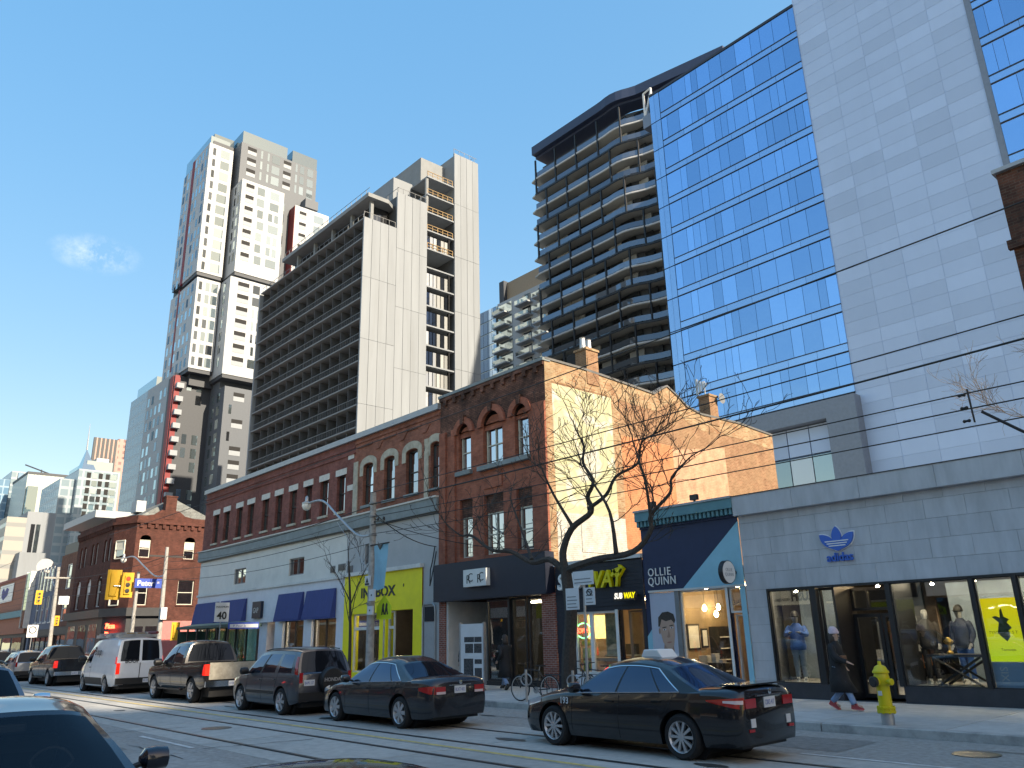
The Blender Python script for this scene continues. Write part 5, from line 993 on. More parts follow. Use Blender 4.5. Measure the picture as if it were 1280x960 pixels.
MB().prism([(-118.6, 8.6), (-117.8, 9.0), (-116.8, 8.5), (-115.9, 8.95), (-114.6, 8.7), (-115.0, 8.0), (-117.2, 7.5), (-118.4, 7.9)], FY - .14, FY - .122).build('printed_shape', mat('banner_blue', (.02, .03, .2), var=0), bn)
sdh = thing('satellite_dish', 'white satellite dish on the low roof beyond the blue grey shop', 'dish', (-108, 24, 9.6))
MB().lathe([(.05, 0), (.55, .12), (.95, .35)], (-108, 22, 10.9), 18, 'X').build('reflector', M['tower_white'], sdh, True); MB().tube([(-108, 22.4, 9.6), (-108, 22.2, 10.9)], .1, 6).build('mast', M['galv'], sdh)
b4 = thing('low_white_roofs', 'row of low pale flat-roofed shops at the far end of the street', 'building', (-190, 22, 0)); bx('shop_row', M['concrete_panel'], -330, -150.5, FY, 40, 0, 12, b4)
for k in range(30): bx('window', M['room_glass'], -328 + k * 5.8, -325 + k * 5.8, FY - .05, FY + .02, 5 + (k % 3) * .3, 8.5, b4)
# far office and apartment towers
M['far_ribbed'] = gridmat('far_ribbed', (.42, .45, .42), (.34, .42, .42), 1.6, 400, .35, 1.0); M['far_stone'] = gridmat('far_stone', (.3, .285, .26), (.26, .27, .27), 90, 3.4, 1.0, .3)
M['far_pink'] = gridmat('far_pink', (.34, .2, .18), (.22, .14, .14), 5.2, 5.0, .45, .5); M['far_glass'] = gridmat('far_glass', (.20, .32, .42), (.10, .2, .3), 3, 3.6, .85, .8, .3, .08)
M['far_pale'] = gridmat('far_pale', (.26, .32, .36), (.2, .27, .31), 3, 3.2, .8, .7, .35, .1)
def tower(name, label, parts, loc):
    o = thing(name, label, 'building', loc)
    for nm, m_, *b in parts: bx(nm, M[m_], *b, o)
    return o
tower('blue_glass_tower', 'blue glass tower with a pale ribbed edge far down the street', [('glass_block', 'far_glass', -460, -418, 40, 66, 0, 75), ('glass_block', 'far_pale', -455, -420, 66.5, 73, 0, 79.5), ('glass_block', 'blue_glass', -419.9, -419.2, 69, 71, 10, 79)], (-430, 60, 0))
rb = tower('ribbed_white_tower', 'white vertically ribbed tower with a crane jib on its roof', [('ribbed_block', 'far_ribbed', -410, -380, 66, 81, 0, 71.6), ('roof_band', 'tower_charcoal', -410.2, -379.8, 65.8, 81.2, 71.6, 72.6), ('glass_wing', 'pale_glass', -379.9, -377, 66.2, 70, 0, 66)], (-390, 70, 0))
MB().tube([(-381, 73.9, 72.6), (-381, 64.6, 75.4)], .3, 5).build('crane_jib', M['tower_charcoal'], rb); MB().tube([(-381, 71, 72.5), (-381, 71, 74)], .3, 5).build('crane_mast', M['tower_charcoal'], rb)
tower('beige_stone_block', 'beige stone block with a tall double slot window down the street', [('stone_block', 'far_stone', -262, -230, 37, 41.3, 0, 33), ('stone_block', 'concrete_panel', -255, -230, 41.3, 47.7, 0, 34.6), ('slot_window', 'tower_dark_glass', -230.1, -229.9, 42.4, 43.3, 24, 31.5), ('slot_window', 'tower_dark_glass', -230.1, -229.9, 43.6, 44.5, 24, 31.5), ('low_wing', 'concrete_panel', -240, -225, 40, 46, 0, 24)], (-240, 42, 0))
sp_ = tower('spire_apartment_tower', 'pale glass apartment tower with small dark balconies and a needle spire', [('tower_block', 'far_pale', -330, -300, 67.2, 79.8, 0, 60.4), ('tower_block', 'tower_white', -330, -299.9, 79.8, 80.4, 0, 60.4), ('north_wing', 'far_pale', -330, -303, 62.5, 67.2, 0, 57), ('crown', 'pale_glass', -325, -301, 69.6, 78, 60.4, 63.8), ('plant_room', 'offwhite', -320, -303, 73, 77, 63.8, 65.4)], (-310, 70, 0))
random.seed(2)
for k in range(11):
    for y0 in (69.8, 73.6, 75.9): 
        b_ = bx('balcony', M['black_matte'], -300.05, -299.9, y0, y0 + 1.3, 30.5 + k * 2.7, 32.4 + k * 2.7, sp_)
    bx('window', M['pale_glass'], -300.05, -299.88, 77.4, 79.4, 30.5 + k * 2.7, 32.3 + k * 2.7, sp_); bx('window', M['pale_glass'], -300.05, -299.88, 71.6, 73.2, 30.5 + k * 2.7, 32.3 + k * 2.7, sp_)
MB().add([(-308, 68.0, 60.4), (-300, 68.0, 60.4), (-300, 72.4, 60.4), (-308, 72.4, 60.4), (-304, 69.6, 68.4)], [(0, 1, 4), (1, 2, 4), (2, 3, 4), (3, 0, 4)]).build('spire_cone', M['pale_glass'], sp_); MB().tube([(-304, 69.6, 68), (-304, 69.5, 77.6)], [.3, .06], 6).build('spire', M['galv'], sp_)
sct = tower('pink_granite_tower', 'pink granite office tower with dark vertical stripes far behind the needle spire', [('granite_block', 'far_pink', -760, -700, 172, 203, 0, 150), ('granite_block', 'far_pink', -760, -703, 184, 203, 150, 167.5)], (-730, 185, 0))
mk('granite_plain', (.36, .235, .2), .6, var=.06); bx('granite_block', M['granite_plain'], -758, -701, 190, 202.6, 150, 167, sct)
for k in range(6): bx('granite_fin', M['tower_charcoal'], -701.5, -699.6, 164.5 + k * 3.2, 166.4 + k * 3.2, 120, 165.6, sct); bx('granite_strip', M['granite_plain'], -701.5, -700, 166.4 + k * 3.2, 167.7 + k * 3.2, 120, 165.6, sct)
tower('pale_glass_tower', 'pale blue glass tower just behind the stacked white and red apartment tower', [('glass_block', 'far_pale', -250, -230, 67.6, 78, 0, 72.5), ('glass_block', 'pale_glass', -248, -231, 68.6, 77, 72.5, 76.2)], (-240, 70, 0))
# ------------------------------------------------------------------ near side of the street (behind the viewer, mirrored in the shop windows)
mk('cream_front', (0.66, 0.62, 0.5), .8, var=.1)
NY = -4.6
specs = [(-58, -46, 7, 'brick_red'), (-45.9, -36, 7.4, 'cream_front'), (-35.9, -27.9, 6.8, 'brick_side'), (-27.8, -18, 7.2, 'cream_front'), (-17.9, -9, 6.8, 'brick_buff'), (-8.9, -1, 7.4, 'cream_front'), (-.9, 8, 7, 'brick_red'), (8.1, 20, 7.6, 'cream_front')]
lbs = ['red brick', 'cream rendered', 'orange brick', 'long cream', 'buff brick', 'cream cosmetics', 'small red brick', 'wide cream']
for (a, b, h, m_), l_ in zip(specs, lbs):
    o = thing('opposite_shop', l_ + ' shop house on the near pavement behind the viewer', 'building', ((a + b) / 2, NY, 0), group='shop houses on the near pavement')
    n = int((b - a) / 2.4); hs = [(a + .6 + k * (b - a - .6) / n, a + 1.9 + k * (b - a - .6) / n, z, z + 1.9) for k in range(n) for z in (4.9, 7.6) if z + 2.2 < h]
    wall(MB(), lambda u, d, z: (u, NY - d, z), a, b, .15, h, hs + [(a + .5, b - .5, .6, 3.2)], .2).build('front_wall', M[m_], o)
    for q in hs: bx('window', M['room_glass'], q[0], q[1], NY - .2, NY - .16, q[2], q[3], o)
    bx('shop_window', M['room_glass'], a + .5, b - .5, NY - .2, NY - .16, .6, 3.2, o); bx('fascia', M['offwhite'] if m_ != 'cream_front' else M['shop_charcoal'], a + .2, b - .2, NY - .05, NY + .12, 3.3, 4.1, o)
    bx('rear_block', M[m_], a, b, NY - 12, NY - .35, .1, h - .3, o)
ls = thing('cosmetics_sign', 'cream sign lettered in black over the shop facing the sportswear store', 'sign', (-25.6, NY + .15, 3.3)); bx('sign_board', mat('sign_cream', (.85, .8, .62), var=.03), -27.4, -23.9, NY + .13, NY + .2, 3.2, 4.25, ls)
text('sign_lettering', 'LUSH', .82, M['shop_black_text'], (-24.0, NY + .205, 3.42), ls, rot=(R(90), 0, R(180)), extrude=.004, bold=.035, sx=.72); text('sign_lettering', 'FRESH HANDMADE', .24, M['shop_black_text'], (-25.5, NY + .205, 3.42), ls, rot=(R(90), 0, R(180)), extrude=.004, sx=.85)
random.seed(77)
x = -58.2; nn = 0
while x > -260:                      # and down the street on the near side
    w_ = random.uniform(14, 24); h = random.uniform(7.5, 12); nn += 1
    o = thing('opposite_shop', ['first', 'second', 'third', 'fourth', 'fifth', 'sixth', 'seventh', 'eighth', 'ninth', 'tenth', 'eleventh', 'twelfth', 'thirteenth', 'fourteenth', 'fifteenth'][nn - 1] + ' shop house past the red brick one on the near pavement', 'building', (x - w_ / 2, NY, 0), group='shop houses on the near pavement')
    bx('house_body', M[random.choice(['brick_maroon', 'brick_brown', 'brick_shaded', 'brick_red'])], x - w_, x - .05, NY - 12, NY, .1, h, o); bx('shop_window', M['room_glass'], x - w_ + .5, x - .6, NY - .05, NY + .04, .5, 3.2, o)
    for k in range(int(w_ / 2.6)): bx('window', M['room_glass'], x - w_ + .8 + k * 2.5, x - w_ + 2.0 + k * 2.5, NY - .05, NY + .04, 4.6, 6.4, o)
    x -= w_
# the street goes on past the viewer
random.seed(31)
x = 8.3; ORD = ['first', 'second', 'third', 'fourth', 'fifth', 'sixth', 'seventh', 'eighth', 'ninth', 'tenth', 'eleventh', 'twelfth']; cnt = {1: 0, -1: 0}
while x < 140:
    w_ = random.uniform(13, 19)
    for s_, y_ in ((1, FY), (-1, NY)):
        if s_ < 0 and x < 20.2: continue
        h = random.uniform(8, 12.5); o = thing('street_house', ORD[cnt[s_]] + (' shop house past the sooty brick neighbour' if s_ > 0 else ' shop house past the wide cream one opposite'), 'building', (x + w_ / 2, y_, 0), group='shop houses further along the street')
        cnt[s_] += 1; bx('house_body', M[random.choice(['brick_maroon', 'brick_brown', 'brick_red', 'cream_front'])], x, x + w_ - .05, min(y_, y_ + s_ * 14), max(y_, y_ + s_ * 14), .1, h, o)
        for k in range(int(w_ / 2.6)):
            for z in (4.6, 7.2): 
                if z + 2 < h: bx('window', M['room_glass'], x + .8 + k * 2.5, x + 2.0 + k * 2.5, y_ - .04, y_ + .04, z, z + 1.8, o)
        bx('shop_window', M['room_glass'], x + .5, x + w_ - .6, y_ - .04, y_ + .04, .5, 3.2, o)
    x += w_
# added unseen towers: they shade the road, their gap passes a sun patch
tl = thing('shade_tower', 'unseen grey slab towers added to shade the road, far past the brick neighbour', 'building', (160, 33, 0)); bx('tower_block', M['far_stone'], 150, 160, 22.5, 32.8, 0, 125, tl); bx('tower_block', M['far_stone'], 150, 160, 37.3, 43.5, 0, 125, tl); bx('shade_link', M['far_stone'], 150.5, 159.5, 32.8, 37.3, 0, 99.5, tl)
# each big tower at its own distance and storey height
for o, l_, k in ((ht, (-99.81, 49.0, .176), .9074), (of, (-34.29, 80.0, -.271), 1.1429), (cr, (-58.86, 81.14, 72.87), 1.1429), (ct, (-76.3, 94.24, -.232), 1.122)): o.location = l_; o.scale = (k, k, k)
# ================================================================== vehicles (local frame: nose towards -x, kerb side +y, wheels on z = 0)
def lerp(pts, x):
    if x <= pts[0][0]: return pts[0][1]
    for (a, b), (c, d) in zip(pts, pts[1:]):
        if x <= c:
            t = (x - a) / (c - a) if c > a else 1
            return b + (d - b) * t
    return pts[-1][1]
def smooth_pts(pts, n=6):
    """Catmull-Rom through the profile points"""
    o = []
    for i in range(len(pts) - 1):
        p0, p1, p2, p3 = pts[max(i - 1, 0)], pts[i], pts[i + 1], pts[min(i + 2, len(pts) - 1)]
        for k in range(n):
            t = k / n; o.append((p1[0] + (p2[0] - p1[0]) * t, .5 * ((2 * p1[1]) + (-p0[1] + p2[1]) * t + (2 * p0[1] - 5 * p1[1] + 4 * p2[1] - p3[1]) * t * t + (-p0[1] + 3 * p1[1] - 3 * p2[1] + p3[1]) * t ** 3)))
    return o + [pts[-1]]
def paint(name, c, rough=.25, metal=.3, dirt=.15): return mat(name, c, rough, metal, var=.03, coat=.8, spec=.4, dirt=dirt, dscale=1.6, dcol=(.12, .11, .1))
M['car_glass'] = mirror_glass('car_glass', (.5, .64, .85), (.012, .015, .02), .12, .01, .1); M['car_glass_clear'] = clear_glass('windscreen_glass', (.42, .5, .56), 1.45, 0.0, (.55, .6, .66))
M['car_glass_dark'] = mirror_glass('car_glass_dark', (.4, .5, .65), (.01, .012, .016), .0, .01, .1)
mk('alloy', (.5, .5, .51), .3, metal=.6, var=.08); mk('chrome', (.75, .75, .76), .12, metal=1.0, var=0); mk('trim_black', (.015, .015, .016), .5, var=.1); mk('seat_black', (.07, .07, .075), .8, var=.15)
mk('plate', (.62, .64, .66), .5, var=.05); mk('plate_ink', (.05, .12, .35), .5, var=0)
M['tail_red'] = mat('tail_red', (.42, .012, .012), .15, var=.05, coat=1.0); M['tail_lit'] = mat('tail_lit', (.6, .03, .02), .2, var=0, coat=1, emit=((1, .02, .01), .2)); M['head_clear'] = mat('head_clear', (.55, .57, .6), .1, var=.1, coat=1.0, metal=.3); M['tail_clear'] = mat('tail_clear', (.65, .5, .5), .15, var=0, coat=1)
def wheel_meshes(r, w, spokes, rimr, style='alloy'):
    ty = MB().lathe([(rimr, -w / 2 + .01), (r - .04, -w / 2), (r - .01, -w / 2 + .03), (r, -w / 2 + .06), (r, w / 2 - .06), (r - .01, w / 2 - .03), (r - .04, w / 2), (rimr, w / 2 - .01)], n=28, axis='Y', cap=False).mesh('tyre', M['rubber'], smooth=True)
    ri = MB().lathe([(rimr - .035, w / 2 - .12), (rimr - .02, -w / 2 + .03), (rimr + .004, -w / 2 + .004), (rimr + .004, w / 2 - .01), (rimr - .04, w / 2 - .02)], n=28, axis='Y', cap=False).mesh('rim', M['alloy'] if style == 'alloy' else M['galv'], smooth=True)
    di = MB().lathe([(.01, -w / 2 + .09), (rimr - .03, -w / 2 + .09), (rimr - .03, -w / 2 + .11), (.01, -w / 2 + .11)], n=20, axis='Y').mesh('brake_disc', M['black_metal'])
    sp = MB()
    for k in range(spokes):
        a = 2 * math.pi * k / spokes; c, s = math.cos(a), math.sin(a); hw = .045 if spokes < 8 else .024; y0, y1 = -w / 2 + .015, -w / 2 + .06
        q = [(.04, -hw * .7), (rimr, -hw), (rimr, hw), (.04, hw * .7)]
        sp.add([(c * u - s * v, y, s * u + c * v) for y in (y0, y1) for u, v in q], [(0, 1, 2, 3), (7, 6, 5, 4), (0, 4, 5, 1), (1, 5, 6, 2), (2, 6, 7, 3), (3, 7, 4, 0)])
    sp.lathe([(.01, -w / 2 + .005), (.06, -w / 2 + .01), (.065, -w / 2 + .07), (.01, -w / 2 + .08)], n=12, axis='Y')
    return ty, ri, di, sp.mesh('spokes', M['alloy'] if style == 'alloy' else M['galv'])
class Car:
    def __init__(s, name, label, group, sp):
        s.o = thing(name, label, sp.get('cat', 'car'), group=group); s.sp = sp
        s.W = smooth_pts(sp['plan']); s.deck = sp['deck'] if sp.get('hard') else smooth_pts(sp['deck']); s.sh = smooth_pts(sp['shoulder']); s.low = sp['low']
        s.body(); s.house(); s.wheels()
    def arch(s, x):
        z = lerp(s.low, x); ra = s.sp['r'] + .065
        for xw in s.sp['axles']:
            if abs(x - xw) < ra: z = max(z, s.sp['r'] * .98 + math.sqrt(ra * ra - (x - xw) ** 2))
        return z
    def section(s, x):
        w, lo, sh, dk = lerp(s.W, x), s.arch(x), lerp(s.sh, x), lerp(s.deck, x); l0 = lerp(s.low, x)
        sh = max(sh, lo + .03)
        def yz(t):
            z = lo + (sh - lo) * t; tt = (z - l0) / max(sh - l0, .01)
            return (w * lerp([(0, .915), (.18, .975), (.42, 1.0), (.66, .992), (.88, .972), (1, .95)], tt), z)
        pts = [(w * .55, lo)] + [yz(t) for t in (0, .12, .3, .5, .7, .86, .95, 1)]
        bed = s.sp.get('bed')
        if bed and bed[0] < x < bed[1]: pts += [(w * .92, sh + .01), (w * .86, sh + .008), (w * .85, sh - .5), (w * .4, sh - .5), (0, sh - .5)]
        else: pts += [(w * .90, sh + (dk - sh) * .3), (w * .80, sh + (dk - sh) * .62), (w * .6, sh + (dk - sh) * .88), (w * .3, dk - (dk - sh) * .03), (0, dk)]
        return pts
    def yside(s, x, z):
        p = s.section(x)[1:9]
        for (a, b), (c, d) in zip(p, p[1:]):
            if b <= z <= d: return a + (c - a) * ((z - b) / max(d - b, 1e-6))
        return p[-1][0] if z > p[-1][1] else p[0][0]
    def body(s):
        sp = s.sp; x0, x1 = s.W[0][0], s.W[-1][0]; ra = sp['r'] + .065
        xs = {x0, x1, *[x0 + (x1 - x0) * i / 44 for i in range(45)], x0 + .02, x0 + .06, x1 - .02, x1 - .06}
        for xw in sp['axles']: xs |= {xw + ra * math.cos(R(a)) for a in range(0, 181, 12)} | {xw + ra + .004, xw - ra - .004}
        if sp.get('bed'): xs |= {b + e for b in sp['bed'] for e in (-.006, .006)}
        xs = sorted(xs); n = len(s.section(0)); v = []; f = []
        for x in xs:
            p = s.section(x); v += [(x, -y, z) for y, z in p] + [(x, y, z) for y, z in p[-2::-1]]
        m = 2 * n - 1
        for i in range(len(xs) - 1):
            for k in range(m - 1): f.append((i * m + k, i * m + k + 1, (i + 1) * m + k + 1, (i + 1) * m + k))
        f += [tuple(range(m))[::-1], tuple(range((len(xs) - 1) * m, len(xs) * m))]
        b = MB().add(v, f); s.bd = b
        ub = MB(); wi = lerp(s.W, 0); ub.box(x0 + .15, x1 - .15, -wi + .3, wi - .3, .2, .62)
        for xw in sp['axles']: ub.box(xw - .36, xw + .36, -wi + .06, wi - .06, .45, .78) if False else None
        ub.build('underbody', M['trim_black'], s.o)
        for xw in sp['axles']: MB().lathe([(.02, -wi + .27), (ra, -wi + .27), (ra, wi - .27), (.02, wi - .27)], (xw, 0, sp['r']), 20, 'Y').build('wheel_well', M['black_matte'], s.o)
    def S(s, u, v, side):
        """side of the cabin: u along, v from beltline to roof rail"""
        h = s.sp['house']; xb = h['xb'][0] + (h['xb'][1] - h['xb'][0]) * u; xt = h['xt'][0] + (h['xt'][1] - h['xt'][0]) * u
        zb = lerp(s.sh, xb) - .01; zt = lerp(h['roof'], xt) - .035; yb = lerp(s.W, xb) * .945; yt = h['yt'] * (1 - .05 * abs(2 * u - 1) ** 3)
        vv = v; x = xb + (xt - xb) * (vv ** .93 if u in (0, 1) else vv); z = zb + (zt - zb) * vv
        y = yb + (yt - yb) * vv + .028 * math.sin(math.pi * vv)
        return Vector((x, side * y, z))
    def house(s):
        h = s.sp['house']; b = s.bd; wins = h['windows']; v0, v1 = h.get('v', (.07, .9)); gl = M[h.get('glass', 'car_glass')]
        def patch(F, us, vs, isw, store):
            """grid over breakpoints; cells flagged by isw(i,j) go to panes"""
            for i in range(len(us) - 1):
                for j in range(len(vs) - 1):
                    nu, nv = max(1, int((us[i + 1] - us[i]) / h.get('step', .08))), 4 if vs[j + 1] - vs[j] > .3 else 1
                    k = isw(i, j)
                    P_ = lambda a, c, i=i, j=j: F(us[i] + (us[i + 1] - us[i]) * a, vs[j] + (vs[j + 1] - vs[j]) * c)
                    if k is None: b.grid(P_, nu, nv)
                    else: store.setdefault(k, MB()).grid(P_, nu, nv)
        for side in (-1, 1):
            us = sorted({0, 1, *[q for w_ in wins for q in w_]}); st = {}
            def isw(i, j): 
                if j != 1: return None
                for k, w_ in enumerate(wins):
                    if abs(us[i] - w_[0]) < 1e-6: return k
                return None
            patch(lambda u, v: s.S(u, v, side), us, [0, v0, v1, 1], isw, st)
            for k, mb in st.items(): mb.build('side_window', gl, s.o, smooth='all')
            if h.get('chrome'):
                w0, w1 = wins[0][0], wins[-1][1]; pth = [s.S(w0 + (w1 - w0) * t / 16, v1 + .01, side) for t in range(17)] + [s.S(w1 + .004, v1 + (v0 - v1) * t / 5, side) for t in range(1, 6)] + [s.S(w1 + (w0 - w1) * t / 12, v0 - .01, side) for t in range(1, 13)]
                MB().tube([p + Vector((0, side * .006, 0)) for p in pth], .011, 5).build('window_trim', M['chrome'], s.o)
            for a, c in zip(wins, wins[1:]):
                if c[0] - a[1] < .06:
                    mb = MB().grid(lambda p, q, a=a, c=c: s.S(a[1] + (c[0] - a[1]) * p, v0 + (v1 - v0) * q, side) + Vector((0, side * .004, 0)), 1, 4); mb.build('door_pillar', M['trim_black'], s.o)
        def across(u, bow):
            def F(q, v):
                t = q * 2 - 1; a, c = s.S(u, v, -1), s.S(u, v, 1); p = a + (c - a) * q; p.x += bow * (1 - t * t) * (1 - .4 * v); p.z += (.035 * (1 - t * t) + .035 * (1 - t ** 6)) * v
                return p
            return F
        for u, bow, nm in ((0, -h.get('bow', .14), 'windscreen'), (1, h.get('rbow', .09), 'rear_window')):
            st = {}; vs_ = (0, .05, .94, 1) if nm == 'windscreen' else (0, h.get('rv', .12), .93, 1)
            cols = [0, .05, .95, 1] if not (nm == 'rear_window' and h.get('split')) else [0, .07, .47, .53, .93, 1]
            patch(across(u, bow), cols, list(vs_), (lambda i, j: (0 if j == 1 and i % 2 == 1 else None)) if len(cols) > 4 else (lambda i, j: 0 if (i == 1 and j == 1) else None), st)
            for mb in st.values(): mb.build(nm, M[h.get('front_glass', h.get('glass', 'car_glass'))] if nm == 'windscreen' else M['car_glass_dark'], s.o, smooth='all')
        def roof(u, q):
            t = q * 2 - 1; a, c = s.S(u, 1, -1), s.S(u, 1, 1); p = a + (c - a) * q; p.z += .035 * (1 - t * t) + .035 * (1 - t ** 6) + h.get('crown', .03) * math.sin(math.pi * u) * (1 - t ** 4)
            p.x += -h.get('bow', .14) * .6 * (1 - t * t) * max(0, 1 - u * 5) + h.get('rbow', .09) * .6 * (1 - t * t) * max(0, u * 5 - 4)
            return p
        b.grid(roof, 14, 16)
        s.roof = roof
        s.body_o = b.build('body', s.sp['paint'], s.o, smooth=True, fix=True)
    def wheels(s):
        sp = s.sp; w = .22; ms = wheel_meshes(sp['r'], w, sp.get('spokes', 10), sp.get('rim', sp['r'] * .68), sp.get('rimstyle', 'alloy'))
        for xw in sp['axles']:
            for side in (-1, 1):
                yw = lerp(s.W, xw) - w / 2 - .015
                t = put(ms[0], 'wheel', (xw, side * yw, sp['r']), s.o, rot=(0, 0, 0 if side < 0 else math.pi))
                for m_ in ms[1:]:
                    c = bpy.data.objects.new(m_.name, m_); col.objects.link(c); c.parent = t
    def side_patch(s, name, m_, x0, x1, z0, z1, side=-1, off=.008, n=8, z0b=None, z1b=None):
        z0b = z0 if z0b is None else z0b; z1b = z1 if z1b is None else z1b
        def F(a, c):
            x = x0 + (x1 - x0) * a; z = (z0 + (z0b - z0) * a) * (1 - c) + (z1 + (z1b - z1) * a) * c; return (x, side * (s.yside(x, z) + off), z)
        return MB().grid(F, n, 3).build(name, m_, s.o, smooth='all')
    def end_patch(s, name, m_, xe, y0, y1, z0, z1, off=.008):
        d = 1 if xe > 0 else -1
        return MB().box(min(xe, xe + d * off), max(xe, xe + d * off), min(y0, y1), max(y0, y1), z0, z1).build(name, m_, s.o)
    def seam(s, x, z0, z1, dx=0):
        for side in (-1, 1): MB().tube([(x + dx * t / 8, side * (s.yside(x + dx * t / 8, z0 + (z1 - z0) * t / 8) + .0005), z0 + (z1 - z0) * t / 8) for t in range(9)], .0045, 4).build('door_seam', M['black_matte'], s.o)
    def handle(s, x, z, m_=None):
        for side in (-1, 1): y = s.yside(x, z); MB().box(x - .09, x + .09, side * y - .022 if side < 0 else side * y - .005, side * y + .005 if side < 0 else side * y + .022, z - .014, z + .014).build('door_handle', m_ or s.sp['paint'], s.o)
    def mirror(s, x, z, m_=None, k=1.0):
        for side in (-1, 1):
            y = s.yside(x, z - .05); mb = MB()
            mb.lathe([(.02, -.12 * k), (.085 * k, -.09 * k), (.095 * k, 0), (.085 * k, .08 * k), (.03, .12 * k)], (x, side * (y + .14 * k), z), 10, 'Y')
            o_ = mb.build('mirror', m_ or s.sp['paint'], s.o, smooth=True); MB().tube([(x, side * (y - .03), z - .05), (x, side * (y + .08), z - .02)], .025, 6).build('mirror_arm', M['trim_black'], s.o)
    def plate(s, xe, z, y=0, txt='CBKS 417'):
        d = 1 if xe > 0 else -1; s.end_patch('licence_plate', M['plate'], xe, y - .155, y + .155, z - .075, z + .075, .014)
        text('plate_lettering', txt, .1, M['plate_ink'], (xe + d * .016, y - .135 * d, z - .035), s.o, rot=(R(90), 0, R(90 * d)), extrude=.001, sx=.62)
SEDAN = dict(r=.335, axles=(-1.41, 1.41), plan=[(-2.38, .55), (-2.34, .66), (-2.15, .79), (-1.6, .885), (-.6, .91), (.6, .91), (1.6, .895), (2.15, .85), (2.38, .79), (2.45, .73), (2.47, .68)],
    deck=[(-2.38, .62), (-2.2, .76), (-1.7, .90), (-1.0, .99), (-.6, 1.0), (1.5, 1.02), (1.75, 1.07), (2.2, 1.075), (2.4, 1.05), (2.47, .95)], shoulder=[(-2.38, .56), (-2.1, .69), (-1.5, .82), (-.8, .885), (.5, .93), (1.5, .965), (2.1, .975), (2.38, .93), (2.47, .85)],
    low=[(-2.38, .3), (-2.2, .2), (-1, .2), (1, .2), (2.2, .22), (2.47, .27)])
def sedan(name, label, paint_, chrome=True, group='cars queuing in the far lane', clear=False, spokes=10, crop=1.0):
    sp = dict(SEDAN); sp.update(paint=paint_, spokes=spokes, house=dict(xb=(-1.05, 1.86), xt=(-.22, 1.02), yt=.615, roof=smooth_pts([(-.22, 1.375), (.1, 1.425), (.5, 1.43), (.8, 1.395), (1.02, 1.345)]), windows=[(.05, .385), (.40, .72), (.732, .86)], v=(.07, .9), chrome=chrome, glass='car_glass', front_glass='car_glass_clear' if clear else 'car_glass'))
    c = Car(name, label, group, sp)
    c.seam(-.92, .3, .85, .02); c.seam(.16, .24, .90, .03); c.seam(1.12, .62, .95, .2); c.handle(-.02, .80); c.handle(.98, .83); c.mirror(-.72, 1.0)
    for side in (-1, 1): c.side_patch('headlight', M['head_clear'], -2.3, -1.75, .60, .70, side, .01, z0b=.72, z1b=.82)
    return c
black_paint = paint('paint_black', (.012, .012, .014), .2, .2, .12); navy_paint = paint('paint_graphite', (.028, .031, .038), .25, .5); silver_grey = paint('paint_grey', (.085, .09, .105), .3, .6)
# --- black taxi with its roof light
tx = sedan('taxi', 'glossy black sedan taxi with a white roof light and fleet number on its wing', black_paint)
for side in (-1, 1):
    tx.side_patch('tail_light', M['tail_red'], 1.92, 2.467, .865, .885, side, .012, z0b=.76, z1b=.925); tx.end_patch('tail_light', M['tail_red'], 2.468, side * .38, side * .66, .77, .90, .014); tx.side_patch('tail_light_lens', M['tail_clear'], 2.2, 2.46, .85, .88, side, .016, z0b=.83, z1b=.885)
    tx.end_patch('reflector', M['tail_red'], 2.468, side * .48, side * .62, .44, .48, .015); tx.end_patch('permit_sticker', M['plate'], 2.468, side * .43, side * .55, .50, .62, .012)
    text('fleet_number', '193', .15, M['plate'], (-1.2 if side < 0 else -.95, side * (max(tx.yside(-1.2, .77), tx.yside(-.95, .77)) + .012), .72), tx.o, rot=(R(90), 0, 0 if side < 0 else math.pi), extrude=.001, bold=.003)
tx.plate(2.468, .83); tx.end_patch('boot_trim', M['chrome'], 2.468, -.34, .34, .925, .945, .018);
MB().box(2.02, 2.42, -.62, .62, 1.075, 1.10).build('boot_spoiler', black_paint, tx.o, bevel=.01)
MB().prism([(.18, 1.462), (.25, 1.60), (.55, 1.60), (.66, 1.462)], -.22, .22).build('roof_light', M['sign_white'], tx.o, bevel=.015)
MB().lathe([(.02, 0), (.045, .005), (.045, .012), (.02, .014)], (2.49, 0, .985), 12, 'X').build('badge', M['chrome'], tx.o)
tx.o.location = (-9.66, 11.58, 0)
# --- graphite sedan
ac = sedan('sedan', 'dark graphite sedan with chrome window trim waiting behind the grey off-roader', navy_paint, spokes=7)
for side in (-1, 1):
    ac.side_patch('tail_light', M['tail_red'], 2.1, 2.467, .80, .86, side, .012, z0b=.72, z1b=.89); ac.end_patch('tail_light', M['tail_red'], 2.468, side * .40, side * .66, .72, .87, .014); ac.end_patch('tail_light_lens', M['tail_clear'], 2.468, side * .40, side * .64, .72, .77, .018)
ac.plate(2.468, .80, 0, 'BLXT 402'); ac.end_patch('boot_trim', M['chrome'], 2.468, -.3, .3, .885, .90, .016);
MB().lathe([(.02, 0), (.04, .005), (.04, .012), (.02, .014)], (2.49, 0, .945), 12, 'X').build('badge', M['chrome'], ac.o)
ac.o.location = (-17.15, 11.4, 0)
